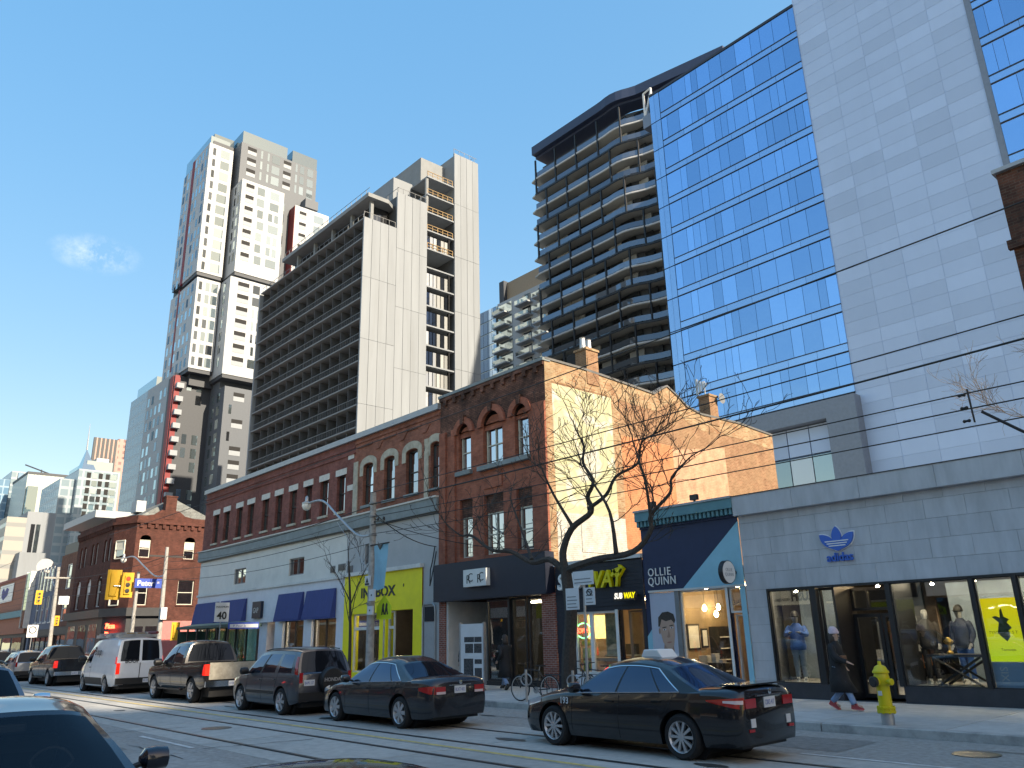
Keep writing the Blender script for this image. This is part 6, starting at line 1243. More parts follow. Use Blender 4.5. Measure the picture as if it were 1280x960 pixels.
# --- grey off-roader with the spare wheel on its tailgate
SUV = dict(r=.345, axles=(-1.31, 1.31), plan=[(-2.2, .62), (-2.15, .72), (-1.9, .82), (-1.4, .88), (0, .895), (1.6, .89), (2.0, .86), (2.14, .82), (2.17, .78)],
    deck=[(-2.2, .78), (-2.0, .93), (-1.2, 1.05), (-.9, 1.08), (2.1, 1.1), (2.17, 1.05)], shoulder=[(-2.2, .72), (-1.9, .87), (-1.1, .98), (0, 1.02), (2.0, 1.04), (2.17, 1.0)], low=[(-2.2, .36), (-1.9, .27), (1.8, .27), (2.17, .36)])
def suv(name, label, paint_, group='cars queuing in the far lane', glass='car_glass', spare=True, front='car_glass'):
    sp = dict(SUV); sp.update(paint=paint_, spokes=6, house=dict(xb=(-1.15, 2.12), xt=(-.38, 1.92), yt=.66, roof=smooth_pts([(-.38, 1.61), (.3, 1.665), (1.4, 1.66), (1.92, 1.63)]), windows=[(.05, .31), (.34, .60), (.665, .90)], v=(.08, .86), bow=.12, rbow=.04, rv=.1, glass=glass, front_glass=front))
    c = Car(name, label, group, sp); c.seam(-.86, .32, .98, .0); c.seam(.1, .3, 1.0, .02); c.seam(.95, .65, 1.02, .1); c.handle(-.08, .88); c.handle(.86, .90); c.mirror(-.8, 1.1, M['trim_black'], 1.1)
    for side in (-1, 1):
        c.side_patch('headlight', M['head_clear'], -2.12, -1.7, .72, .84, side, .01, z0b=.8, z1b=.9); c.side_patch('side_moulding', M['trim_black'], -.85, .9, .52, .6, side, .012)
        MB().grid(lambda a, q, side=side: c.S(.955 + .04 * a, .02 + .78 * q, side) + Vector((.012, side * .012, 0)), 2, 6).build('tail_light', M['tail_red'], c.o); c.end_patch('tail_light', M['tail_red'], 2.168, side * .68, side * .78, .82, 1.08, .02)
        MB().tube([c.S(.06 + .9 * t / 10, 1.0, side) + Vector((0, -side * .05, .06)) for t in range(11)], .016, 6).build('roof_rail', M['trim_black'], c.o)
    c.end_patch('bumper', M['trim_black'], 2.165, -.8, .8, .36, .58, .06)
    return c
sv = suv('off_roader', 'grey off-roader with a covered spare wheel on its tailgate', silver_grey)
MB().lathe([(.02, .19), (.30, .18), (.345, .13), (.345, .02), (.3, 0), (.02, 0)], (2.19, .12, .86), 28, 'X').build('spare_wheel_cover', M['trim_black'], sv.o, smooth=True)
text('cover_lettering', 'HONDA', .13, M['alloy'], (2.385, -.15, .84), sv.o, rot=(R(90), 0, R(90)), extrude=.003, bold=.004); sv.plate(2.168, .82, -.48, 'BAPK 127')
sv.o.location = (-22.6, 11.28, 0)
# --- pickup trucks
PK = dict(r=.40, axles=(-1.83, 1.83), cat='pickup', plan=[(-2.9, .78), (-2.84, .86), (-2.5, .97), (-1, 1.0), (2.6, .99), (2.86, .97), (2.9, .95)],
    deck=[(-2.9, 1.0), (-2.75, 1.14), (-1.5, 1.2), (-1.1, 1.22), (2.9, 1.3)], shoulder=[(-2.9, .95), (-2.6, 1.09), (-1.3, 1.16), (0, 1.22), (2.9, 1.27)], low=[(-2.9, .5), (-2.5, .42), (2.5, .45), (2.9, .55)], bed=(1.05, 2.84))
def pickup(name, label, paint_, tail, group='cars queuing in the far lane'):
    sp = dict(PK); sp.update(paint=paint_, spokes=6, rim=.26, house=dict(xb=(-1.35, 1.02), xt=(-.72, .86), yt=.74, roof=smooth_pts([(-.72, 1.86), (-.2, 1.93), (.6, 1.93), (.86, 1.9)]), windows=[(.06, .46), (.50, .88)], v=(.06, .86), bow=.16, rbow=.02, rv=.1))
    c = Car(name, label, group, sp); c.seam(-1.12, .5, 1.14, .0); c.seam(-.1, .48, 1.2, .0); c.seam(.94, .48, 1.22, 0); c.handle(-.28, 1.06); c.handle(.72, 1.08); c.mirror(-1.05, 1.28, M['trim_black'], 1.35)
    c.end_patch('tailgate', tail, 2.9, -.80, .80, .74, 1.27, .02); c.end_patch('bumper', M['chrome'], 2.9, -.92, .92, .52, .70, .09); c.plate(2.985, .61, 0, 'AX 80431')
    for side in (-1, 1):
        c.side_patch('tail_light', M['tail_lit'], 2.78, 2.9, .88, 1.22, side, .01); c.end_patch('tail_light', M['tail_lit'], 2.9, side * .81, side * .95, .88, 1.22, .022); c.side_patch('headlight', M['head_clear'], -2.82, -2.5, .86, 1.02, side, .01); MB().box(-1.2, 1.0, side * .98 - .05, side * .98 + .05, .38, .43).build('side_step', M['trim_black'], c.o)
    return c
mk('tail_dusty', (.36, .33, .27), .6, var=.25, scale=5, dirt=.5, dscale=3, dcol=(.2, .17, .13))
p1 = pickup('pickup_truck', 'black crew-cab pickup with a dusty pale tailgate and bright tail lights', black_paint, M['tail_dusty']); p1.o.location = (-30.2, 11.6, 0)
p2 = pickup('pickup_truck', 'charcoal pickup with a dark tailgate and sloped bed cover in front of the white van', navy_paint, navy_paint); p2.o.location = (-49.6, 11.55, 0)
MB().prism([(1.05, 1.28), (1.0, 1.85), (1.4, 1.86), (2.86, 1.62), (2.88, 1.29)], -.9, .9).build('bed_cover', navy_paint, p2.o, bevel=.04); MB().box(2.6, 2.9, -.78, .78, 1.33, 1.58).build('cover_window', M['car_glass'], p2.o)
# --- white delivery van
white_paint = paint('paint_white', (.8, .81, .83), .35, 0, .08)
VN = dict(r=.35, axles=(-1.72, 1.58), cat='van', plan=[(-2.75, .66), (-2.68, .78), (-2.3, .92), (-1.6, .99), (0, 1.0), (2.5, .985), (2.72, .96), (2.76, .93)],
    deck=[(-2.75, .82), (-2.55, 1.0), (-1.9, 1.18), (-1.6, 1.22), (2.76, 1.22)], shoulder=[(-2.75, .76), (-2.4, .96), (-1.8, 1.12), (-1, 1.18), (2.76, 1.18)], low=[(-2.75, .35), (-2.4, .27), (2.4, .3), (2.76, .4)])
sp = dict(VN); sp.update(paint=white_paint, spokes=8, rimstyle='galv', house=dict(xb=(-1.85, 2.74), xt=(-.98, 2.62), yt=.82, roof=smooth_pts([(-.98, 2.02), (-.4, 2.14), (1.5, 2.16), (2.62, 2.12)]), windows=[(.045, .235)], v=(.03, .74), bow=.2, rbow=.03, rv=.10, split=True))
vn = Car('delivery_van', 'white delivery van with ladders on its roof rack and lettered rear doors', 'cars queuing in the far lane', sp)
vn.seam(-1.45, .4, 1.15, 0); vn.seam(-.55, .4, 1.16, 0); vn.handle(-.68, 1.02, M['trim_black']); vn.mirror(-1.35, 1.36, M['trim_black'], 1.5)
for side in (-1, 1):
    vn.side_patch('lower_cladding', M['trim_black'], -1.3, 1.15, .34, .62, side, .012); vn.side_patch('headlight', M['head_clear'], -2.62, -2.2, .84, 1.0, side, .01); vn.end_patch('tail_light', M['tail_lit'], 2.758, side * .78, side * .92, .78, 1.2, .02)
    MB().grid(lambda a, q, side=side: vn.S(.975 + .02 * a, .0 + .3 * q, side) + Vector((.012, side * .012, 0)), 1, 3).build('tail_light', M['tail_lit'], vn.o)
    text('van_lettering', 'Boop', .42, M['plate_ink'] if False else M['shop_charcoal'], (-.2 if side < 0 else .85, side * .985, 1.52), vn.o, rot=(R(84), 0, 0 if side < 0 else math.pi), extrude=.001, shear=.15, bold=.006)
text('van_lettering', 'BOOP', .2, M['shop_charcoal'], (2.785, -.6, 1.2), vn.o, rot=(R(90), 0, R(90)), extrude=.001, bold=.004); vn.end_patch('bumper', M['trim_black'], 2.755, -.9, .9, .38, .62, .07)
vn.end_patch('door_seam', M['trim_black'], 2.76, -.012, .012, .62, 1.2, .012); vn.plate(2.83, .5, .3, 'BD 57302')
rk2 = thing('ladder', 'stack of ladders and pipes strapped on the roof of the white van', 'ladder', (-38.8, 11.3, 2.2))
for k in range(3): MB().box(-40.0, -36.3, 10.72 + k * .42, 10.78 + k * .42, 2.33, 2.40).build('ladder_stile', M['galv'], rk2)
for k in range(11): MB().box(-39.9 + k * .34, -39.86 + k * .34, 10.74, 11.6, 2.34, 2.38).build('ladder_rung', M['wood_rail'], rk2)
for x in (-39.6, -38.2, -36.8): MB().box(x, x + .06, 10.5, 12.1, 2.2, 2.33).build('rack_bar', M['galv'], rk2)
MB().tube([(-40.1, 11.9, 2.37), (-36.0, 11.9, 2.37)], .06, 8).build('pipe', M['tower_red'], rk2)
vn.o.location = (-38.8, 11.35, 0)
# --- cars further down the street
f1 = suv('parked_car', 'pale silver car waiting beyond the charcoal pickup', paint('paint_silver', (.4, .42, .45), .3, .6)); f1.o.location = (-58.5, 11.5, 0)
f2 = suv('parked_car', 'dark car at the far end of the queue beyond the pale silver car', navy_paint); f2.o.location = (-67, 11.4, 0)
f3 = sedan('parked_car', 'dark sedan beside the far kerb across the side street', black_paint, False, spokes=5); f3.o.location = (-78, 13.8, 0)
# --- near side: parked cars facing the other way
deep_blue = paint('paint_deep_blue', (.014, .02, .034), .15, .4, .0)
ns_ = sedan('near_sedan', 'dark blue sedan with its windscreen and driver mirror parked at the near kerb', deep_blue, False, 'cars parked at the near kerb', clear=True)
def dash(c, xb):
    MB().box(-.85, -.35, -.66, .66, .72, .93).build('dashboard', M['seat_black'], c.o, bevel=.05)
    for y in (-.36, .36):
        MB().box(.15, .62, y - .25, y + .25, .45, .62).build('seat_cushion', M['seat_black'], c.o, bevel=.05); MB().prism([(.5, .6), (.68, 1.14), (.8, 1.14), (.68, .6)], y - .24, y + .24).build('seat_back', M['seat_black'], c.o, bevel=.04); MB().box(.72, .82, y - .12, y + .12, 1.16, 1.32).build('head_rest', M['seat_black'], c.o, bevel=.03)
    pts = [(-.18 + .06 * math.sin(R(a)), -.36 + .18 * math.cos(R(a)), .92 + .18 * math.sin(R(a))) for a in range(0, 361, 20)]; MB().tube(pts, .016, 6).build('steering_wheel', M['trim_black'], c.o)
dash(ns_, -1); MB().box(-.28, -.16, -.12, .12, 1.24, 1.32).build('rear_view_mirror', M['trim_black'], ns_.o, bevel=.02)
ns_.o.location = (-8.1, 1.52, 0); ns_.o.rotation_euler = (0, 0, math.pi)
ns2 = suv('near_off_roader', 'pale blue grey off-roader with chrome mirrors parked behind the dark blue sedan', paint('paint_blue_grey', (.12, .15, .19), .25, .5), 'cars parked at the near kerb', front='car_glass_clear'); dash(ns2, -1)
ns2.mirror(-.8, 1.12, M['chrome'], 1.2); ns2.o.location = (-15.5, 2.2, 0); ns2.o.rotation_euler = (0, 0, math.pi)
ns3 = sedan('near_black_sedan', 'black sedan at the near kerb of which only the shiny roof shows', black_paint, False, 'cars parked at the near kerb'); ns3.o.location = (-2.3, 1.35, 0); ns3.o.rotation_euler = (0, 0, math.pi)
# ================================================================== trees, poles, wires and street furniture
mk('bark', (.055, .045, .038), .9, var=.35, scale=14, bump=.8, bscale=30); mk('bark_pale', (.16, .125, .095), .85, var=.3, scale=10)
def limb(mb, path, r0, r1, n=8):
    pts = smooth3(path, 4); m_ = len(pts) - 1; mb.tube(pts, [r0 + (r1 - r0) * (i / m_) ** .8 for i in range(m_ + 1)], n); return pts
def smooth3(p, n):
    p = [Vector(q) for q in p]; o = []
    for i in range(len(p) - 1):
        a, b, c, d = p[max(i - 1, 0)], p[i], p[i + 1], p[min(i + 2, len(p) - 1)]
        for k in range(n): t = k / n; o.append(.5 * ((2 * b) + (-a + c) * t + (2 * a - 5 * b + 4 * c - d) * t * t + (-a + 3 * b - 3 * c + d) * t ** 3))
    return o + [p[-1]]
def twigs(mb, start, d, length, r, depth, up=.25, spread=.75):
    """a crooked shoot that forks again and again"""
    p = Vector(start); d = Vector(d).normalized(); pts = [p.copy()]; n = max(3, int(length / .16)); kids = []
    for i in range(n):
        d = (d + Vector((random.gauss(0, .2), random.gauss(0, .2), random.gauss(0, .17) + up * .1))).normalized(); p = p + d * (length / n); pts.append(p.copy())
        if depth and i >= 1 and random.random() < .55: kids.append((p.copy(), d.copy(), 1 - i / n))
    rr = [max(r * (1 - .7 * i / n), .0065) for i in range(n + 1)]
    mb.tube(pts, rr, 5 if r > .02 else 4, cap=False)
    for q, dd, k in kids:
        nd = (dd + Vector((random.uniform(-1, 1), random.uniform(-1, 1), random.uniform(-.5, 1))) * spread).normalized()
        twigs(mb, q, nd, length * random.uniform(.45, .72), max(r * .58, .007), depth - 1, up, spread)
def street_tree(name, label, trunk, limbs, seed, bark, tw=(1.1, .03, 3), every=3):
    random.seed(seed); o = thing(name, label, 'tree', trunk[0]); t_ = MB(); c_ = MB()
    limb(t_, trunk, *TR[name])
    for path, r0, r1 in limbs:
        pts = limb(t_, path, r0, r1, 7)
        for i in range(len(pts) // 3, len(pts), every):
            d = (pts[min(i + 1, len(pts) - 1)] - pts[i - 1]).normalized(); nd = (d * .6 + Vector((random.uniform(-1, 1), random.uniform(-1, 1), random.uniform(-.2, 1)))).normalized()
            twigs(c_, pts[i], nd, tw[0] * random.uniform(.7, 1.3), tw[1] * random.uniform(.6, 1), tw[2])
        twigs(c_, pts[-1], pts[-1] - pts[-2], tw[0] * 1.1, r1, tw[2])
    t_.build('trunk', M[bark], o, smooth=True); c_.build('crown', M[bark], o, smooth='all'); return o
TR = {'street_tree': (.215, .14), 'young_tree': (.08, .035), 'far_tree': (.12, .05)}
Y = 16.3
street_tree('street_tree', 'big bare crooked street tree in front of the sandwich shop', [(-16.2, Y, .13), (-16.15, Y, 1.2), (-15.98, Y, 2.4), (-16.08, Y, 3.3), (-16.1, Y, 3.7)], [
    ([(-16.1, Y, 3.55), (-16.7, Y - .05, 3.95), (-17.4, Y - .1, 3.92), (-18.2, Y - .2, 4.3), (-19.0, Y - .3, 4.42), (-19.9, Y - .35, 4.95), (-20.4, Y - .4, 5.0), (-21.0, Y - .5, 5.4)], .11, .02),
    ([(-16.1, Y, 3.6), (-14.95, Y, 3.8), (-13.7, Y + .1, 3.9), (-13.15, Y + .2, 4.4), (-13.1, Y + .2, 4.8), (-12.5, Y + .3, 5.3), (-12.4, Y + .3, 5.7), (-11.8, Y + .3, 6.1)], .115, .02),
    ([(-16.1, Y, 3.5), (-16.2, Y, 4.1), (-15.9, Y + .1, 4.75), (-15.2, Y + .2, 5.15), (-15.35, Y + .25, 5.6), (-15.1, Y + .25, 6.0), (-15.5, Y + .3, 6.6), (-15.45, Y + .3, 7.1), (-15.75, Y + .3, 7.7)], .13, .02),
    ([(-14.2, Y, 3.9), (-14.25, Y - .1, 5.0), (-14.7, Y - .2, 5.85)], .07, .025), ([(-15.3, Y + .2, 5.25), (-14.6, Y + .2, 5.55), (-14.2, Y + .2, 6.0), (-13.5, Y + .3, 6.25), (-13.3, Y + .3, 6.8), (-12.8, Y + .4, 7.0)], .065, .018),
    ([(-17.4, Y - .1, 4.0), (-18.2, Y + .3, 4.9), (-18.9, Y + .5, 5.9)], .06, .02), ([(-13.1, Y + .2, 4.6), (-12.8, Y - .3, 5.6), (-12.9, Y - .5, 6.5)], .05, .02), ([(-15.85, Y + .1, 4.8), (-16.3, Y - .2, 5.8), (-16.6, Y - .4, 6.7)], .06, .02)], 8, 'bark', (1.2, .02, 4), 2)
street_tree('young_tree', 'slender bare young tree in front of the yellow shopfront', [(-29.3, 17.2, .13), (-29.3, 17.2, 1.6), (-29.38, 17.2, 3.0), (-29.5, 17.2, 4.0), (-29.65, 17.2, 5.0)], [
    ([(-29.45, 17.2, 3.4), (-30.2, 17.1, 4.3), (-31.0, 17.0, 5.1)], .03, .012), ([(-29.4, 17.2, 3.2), (-28.9, 17.3, 4.1), (-28.4, 17.4, 4.8)], .03, .012), ([(-29.35, 17.2, 2.6), (-28.8, 17.0, 3.2), (-28.5, 16.9, 3.7)], .025, .01), ([(-29.35, 17.2, 2.4), (-30.0, 17.4, 3.1), (-30.4, 17.5, 3.7)], .025, .01), ([(-29.6, 17.2, 4.6), (-29.7, 17.2, 5.5)], .025, .01)], 12, 'bark', (.9, .013, 3), 2)
street_tree('far_tree', 'bare pale tree showing above the grey store roof', [(-6.4, 44, 0), (-6.4, 44, 6), (-6.3, 44, 9)], [([(-6.4, 44, 7), (-8, 44, 10), (-9.5, 44, 12.5)], .1, .03), ([(-6.4, 44, 8), (-5, 44, 10.5), (-4, 44, 13)], .1, .03), ([(-6.3, 44, 9), (-6.6, 44, 12), (-6.8, 44, 14)], .1, .03), ([(-6.4, 44, 7.5), (-7.4, 43, 9.5), (-10.5, 43, 11)], .08, .03)], 5, 'bark_pale', (2.6, .035, 3), 3)
# ------------------------------------------------------------------ utility pole with street light and banner
mk('pole_concrete', (.36, .35, .33), .85, var=.2, scale=8, dirt=.4, dscale=3); mk('banner_blue', (.19, .42, .53), .7, var=.12, scale=2); mk('lamp_globe', (.72, .72, .68), .2, var=.05, coat=.5); mk('traffic_yellow', (.62, .35, .015), .5, var=.08); mk('street_blue', (.012, .06, .36), .5, var=.05); mk('sign_yellow', (.55, .68, .02), .5, var=.05); mk('cable', (.012, .012, .012), .6, var=0)
up = thing('utility_pole', 'concrete utility pole with curved lamp arm before the yellow shopfront', 'utility pole', (-25.9, 16, .13))
MB().tube([(-25.85, 16, .13), (-25.88, 16, 4), (-25.92, 16, 7.2)], [.16, .135, .11], 12).build('pole', M['pole_concrete'], up, smooth=True)
def lamp_arm(o, x, y, z, dx, dz):
    pts = smooth3([(x, y, z), (x + dx * .2, y, z + dz * .05), (x + dx * .5, y, z + dz * .55), (x + dx * .75, y, z + dz * .98), (x + dx, y, z + dz * 1.02)], 5); MB().tube(pts, .045, 8).build('lamp_arm', M['galv'], o, smooth=True)
    e = pts[-1]; MB().lathe([(.02, .36), (.07, .3), (.08, .12), (.2, .06), (.2, 0), (.05, -.02)], (e.x - .1, y, e.z - .02), 14).build('lamp_hood', M['galv'], o, smooth=True); MB().lathe([(.19, .0), (.2, -.08), (.15, -.2), (.06, -.26), (.01, -.27)], (e.x - .1, y, e.z - .03), 14).build('lamp_globe', M['lamp_globe'], o, smooth=True)
lamp_arm(up, -25.9, 16, 5.62, -5.3, 1.85); MB().tube([(-26.0, 16, 4.2), (-28.6, 16, 6.4)], .012, 5).build('stay_wire', M['galv'], up)
for z in (3.1, 5.6, 6.3, 6.8): MB().tube([(-26.05, 16, z), (-25.72, 16, z)], .15, 10).build('pole_band', M['grey_metal'], up) if False else MB().lathe([(.12, z - .03), (.155, z - .03), (.155, z + .03), (.12, z + .03)], (-25.9, 16, 0), 12).build('pole_band', M['grey_metal'], up)
MB().box(-26.0, -25.1, 15.97, 16.03, 6.05, 6.1).build('cross_arm', M['black_metal'], up); 
for k in range(3): MB().lathe([(.03, 6.1), (.05, 6.14), (.03, 6.2)], (-25.95 + k * .4, 16, 0), 8).build('insulator', M['black_metal'], up)
bnr = thing('pole_banner', 'pale blue banner hanging from the concrete utility pole', 'banner', (-25.2, 15.9, 3.6)); MB().grid(lambda a, c: (-25.62 + .9 * a - .06 * (1 - c) * (a > .9), 15.9 + .05 * math.sin(a * 5 + c * 3), 3.55 + 1.6 * c + .06 * a), 8, 10).build('cloth', M['banner_blue'], bnr, smooth='all'); MB().tube([(-25.85, 15.9, 5.2), (-24.6, 15.9, 5.2)], .025, 6).build('bracket', M['black_metal'], bnr); MB().prism([(-25.3, 5.17), (-24.95, 5.17), (-25.12, 4.98)], 15.84, 15.86).build('printed_mark', M['black_metal'], bnr)
for i, (nm, lb_, a, b, c, d, m_) in enumerate((('notice_plate', 'white notice plate with black triangle on the utility pole', -26.02, -25.7, 3.75, 4.1, 'plate'), ('notice_plate', 'white notice box under the banner on the utility pole', -25.72, -25.35, 3.2, 3.6, 'plate'), ('notice_plate', 'small pale sign fixed low on the utility pole', -25.8, -25.45, 2.72, 3.02, 'plate'))):
    o = thing(nm, lb_, 'sign', ((a + b) / 2, 15.82, c)); bx('plate', M[m_], a, b, 15.80, 15.86, c, d, o)
    if i == 0: MB().prism([(-25.95, 3.86), (-25.77, 3.86), (-25.86, 4.04)], 15.79, 15.799).build('printed_mark', M['shop_black_text'], o); bx('printed_mark', M['shop_black_text'], -26.0, -25.72, 15.79, 15.799, 3.77, 3.84, o)
    else: bx('printed_mark', M['black_metal'], (a + b) / 2 - .03, (a + b) / 2 + .03, 15.79, 15.799, (c + d) / 2 - .03, (c + d) / 2 + .03, o)
ys = thing('crossing_sign', 'fluorescent yellow school crossing sign behind the utility pole', 'sign', (-25.3, 16.15, .15)); MB().prism([(-25.7, 2.55), (-24.75, 2.55), (-24.75, 3.0), (-25.22, 3.4), (-25.7, 3.0)], 16.14, 16.16).build('plate', M['sign_yellow'], ys); MB().tube([(-25.25, 16.18, .15), (-25.25, 16.18, 3.2)], .03, 6).build('post', M['galv'], ys)
for dx in (-.16, .06): MB().prism([(-25.22 + dx, 2.7), (-25.16 + dx, 2.7), (-25.12 + dx, 2.85), (-25.06 + dx, 2.7), (-25.0 + dx, 2.72), (-25.06 + dx, 2.95), (-25.04 + dx, 3.06), (-25.1 + dx, 3.12), (-25.16 + dx, 3.05)], 16.13, 16.139).build('walking_figure', M['shop_black_text'], ys)
# ------------------------------------------------------------------ parking signs before the sandwich shop
ps = thing('parking_sign_post', 'galvanised post with three white parking signs beside the big street tree', 'sign post', (-15.0, 15.8, .13)); MB().tube([(-15.02, 15.8, .13), (-14.95, 15.8, 3.45)], .035, 8).build('post', M['galv'], ps)
for a, b, c, d in ((-15.6, -15.12, 2.5, 3.06), (-14.9, -14.54, 2.6, 3.04), (-15.3, -14.56, 3.12, 3.48)):
    g = bx('sign_plate', M['plate'], a, b, 15.74, 15.76, c, d, ps)
    for k in range(4 if b - a < .6 else 2): sub(MB().box(a + .05, b - .06 - .04 * (k % 2), 15.735, 15.739, c + .05 + k * .09, c + .075 + k * .09), 'sign_line', M['grey_metal'], g)
MB().tube([(-14.72 + .09 * math.cos(R(a)), 15.732, 2.92 + .075 * math.sin(R(a))) for a in range(0, 361, 24)], .014, 5).build('prohibition_ring', M['shop_black_text'], ps); MB().tube([(-14.78, 15.732, 2.97), (-14.66, 15.732, 2.87)], .012, 5).build('prohibition_bar', M['shop_black_text'], ps)
# ------------------------------------------------------------------ bicycles and bike posts
bike_paint = mat('bike_black', (.015, .015, .016), .35, var=.1); pale_tyre = mat('bike_rim', (.42, .42, .41), .4, var=.1)
def bicycle(label, loc, rz, m_):
    o = thing('bicycle', label, 'bicycle', group='bicycles locked by the kerb')
    for xw in (-.52, .52):
        wh = MB().tube([(xw + .33 * math.cos(R(a)), 0, .345 + .33 * math.sin(R(a))) for a in range(0, 361, 15)], .017, 6).build('wheel', M['rubber'], o)
        MB().tube([(xw + .305 * math.cos(R(a)), 0, .345 + .305 * math.sin(R(a))) for a in range(0, 361, 15)], .012, 5).build('rim', pale_tyre, wh); sp_ = MB()
        for a in range(0, 360, 30): sp_.tube([(xw, 0, .345), (xw + .3 * math.cos(R(a)), 0, .345 + .3 * math.sin(R(a)))], .002, 3)
        sp_.build('spokes', M['galv'], wh)
    bb, st, hd, hb = (.06, 0, .30), (.17, 0, .80), (-.34, 0, .84), (-.38, 0, .72)
    f = MB()
    for a, b in ((bb, st), (st, hd), (bb, hb), (st, (.52, 0, .345)), (bb, (.52, 0, .345)), (hd, hb), (hb, (-.52, 0, .345))): f.tube([a, b], .016, 6)
    f.build('frame', m_, o); MB().tube([st, (.2, 0, .93)], .013, 6).build('seat_post', M['galv'], o)
    MB().add([(.36, -.07, .95), (.36, .07, .95), (.05, .02, .94), (.05, -.02, .94), (.36, -.06, .91), (.36, .06, .91), (.05, .015, .91), (.05, -.015, .91)], [(0, 1, 2, 3), (7, 6, 5, 4), (0, 4, 5, 1), (1, 5, 6, 2), (2, 6, 7, 3), (3, 7, 4, 0)]).build('saddle', M['trim_black'], o, bevel=.01)
    MB().tube([hd, (-.36, 0, .97), (-.40, -.1, 1.0), (-.36, -.28, 1.0)], .013, 6).tube([(-.36, 0, .97), (-.40, .1, 1.0), (-.36, .28, 1.0)], .013, 6).build('handlebar', M['trim_black'], o)
    MB().lathe([(.02, -.03), (.09, -.03), (.09, -.02), (.02, -.02)], (bb[0], 0, bb[2]), 14, 'Y').build('chainring', M['galv'], o)
    for s_ in (-1, 1): MB().tube([(bb[0], s_ * .04, bb[2]), (bb[0] + s_ * .12, s_ * .06, bb[2] - s_ * .12)], .01, 5).box(bb[0] + s_ * .12 - .05, bb[0] + s_ * .12 + .05, s_ * .1 - .04, s_ * .1 + .04, bb[2] - s_ * .12 - .01, bb[2] - s_ * .12 + .01).build('pedal', M['trim_black'], o)
    o.location = loc; o.rotation_euler = (0, 0, rz); return o
bicycle('black bicycle with pale rims locked to the bike post beside the kerb', (-16.95, 15.75, .15), R(8), bike_paint); bicycle('dark bicycle leaning behind the pale-rimmed bicycle at the tree', (-16.2, 16.75, .15), R(-14), mat('bike_dark', (.03, .035, .04), .4, var=.1)); bicycle('dark bicycle standing between the tree and the parking sign post', (-14.9, 16.15, .15), R(5), bike_paint)
for x, l_ in ((-17.15, 'grey ring and post bike stand at the pale-rimmed bicycle'), (-15.35, 'grey ring and post bike stand nearest the parking signs')):
    o = thing('bike_stand', l_, 'bike stand', (x, 15.62, .15), group='bike stands along the kerb'); MB().tube([(x, 15.62, .15), (x, 15.62, .98)], .035, 8).build('post', M['galv'], o); MB().tube([(x + .22 * math.cos(R(a)), 15.62, .72 + .15 * math.sin(R(a))) for a in range(0, 361, 24)], .018, 6).build('ring', M['galv'], o)
rl = thing('low_railing', 'low black railing around the tree pit by the brick pier', 'railing', (-17.6, 17.4, .15))
for k in range(6): MB().tube([(-18.2 + k * .22, 17.4, .15), (-18.2 + k * .22, 17.4, .75)], .014, 5).build('bar', M['black_metal'], rl)
MB().tube([(-18.25, 17.4, .75), (-17.05, 17.4, .75)], .018, 6).build('top_rail', M['black_metal'], rl)
# ------------------------------------------------------------------ fire hydrant
mk('hydrant_yellow', (.70, .55, .015), .4, var=.08, dirt=.25, dscale=6, dcol=(.4, .28, .03))
hy = thing('fire_hydrant', 'yellow fire hydrant with a black nozzle cap at the kerb', 'fire hydrant', (-7.28, 15.65, .15)); c = (-7.28, 15.65, 0)
MB().lathe([(.115, .14), (.115, .36), (.02, .36)], c, 18).build('stand_pipe', M['galv'], hy, smooth=True)
MB().lathe([(.02, .355), (.165, .36), (.165, .40), (.15, .40), (.15, .43), (.165, .43), (.165, .46), (.12, .47), (.115, .82), (.135, .84), (.14, .98), (.125, 1.04), (.15, 1.05), (.15, 1.08), (.13, 1.1), (.1, 1.16), (.05, 1.19), (.02, 1.2)], c, 22).build('barrel', M['hydrant_yellow'], hy, smooth=True)
MB().lathe([(.035, 1.19), (.03, 1.26), (.01, 1.26)], c, 5).build('operating_nut', M['hydrant_yellow'], hy)
for dx, dy, r_, m_ in ((-.35, -.94, .095, 'black_metal'), (.94, -.35, .06, 'hydrant_yellow'), (-.94, .35, .06, 'hydrant_yellow')):
    p0 = Vector((c[0], c[1], .9)); d = Vector((dx, dy, 0)); MB().tube([p0 + d * .08, p0 + d * .2], r_ * .8, 14).build('nozzle', M['hydrant_yellow'], hy); MB().tube([p0 + d * .17, p0 + d * .23, p0 + d * .24], [r_, r_, r_ * .8], 14).build('nozzle_cap', M[m_], hy)
for k in range(8): a = R(45 * k); MB().box(c[0] + .145 * math.cos(a) - .015, c[0] + .145 * math.cos(a) + .015, c[1] + .145 * math.sin(a) - .015, c[1] + .145 * math.sin(a) + .015, .345, .475).build('bolt', M['hydrant_yellow'], hy)
bx('hydrant_label', M['plate'], c[0] - .05, c[0] + .02, c[1] - .135, c[1] - .118, .66, .74, hy)
# ------------------------------------------------------------------ poster stand
st = thing('poster_stand', 'white upright poster stand covered in black photographs on the pavement', 'poster stand', (-22.2, 17.8, .15)); R_ = Matrix.Rotation(R(14), 4, 'Z')
def rb(name, m_, x0, x1, y0, y1, z0, z1): 
    o = MB().box(x0, x1, y0, y1, z0, z1).mesh(name, M[m_]); q = bpy.data.objects.new(name, o); col.objects.link(q); q.parent = st; q.rotation_euler = (0, 0, R(14)); return q
rb('board', 'plate', -.48, .48, -.06, .06, .25, 2.15); rb('foot', 'grey_metal', -.4, .4, -.2, .2, 0, .06); rb('post', 'grey_metal', -.06, .06, -.03, .03, .05, .26); rb('side_frame', 'galv', -.53, -.482, -.07, .07, .2, 2.2); rb('side_frame', 'galv', .482, .52, -.07, .07, .2, 2.2)
M['photo_black'] = mat('photo_black', (.05, .05, .055), .5, var=.9, scale=22)
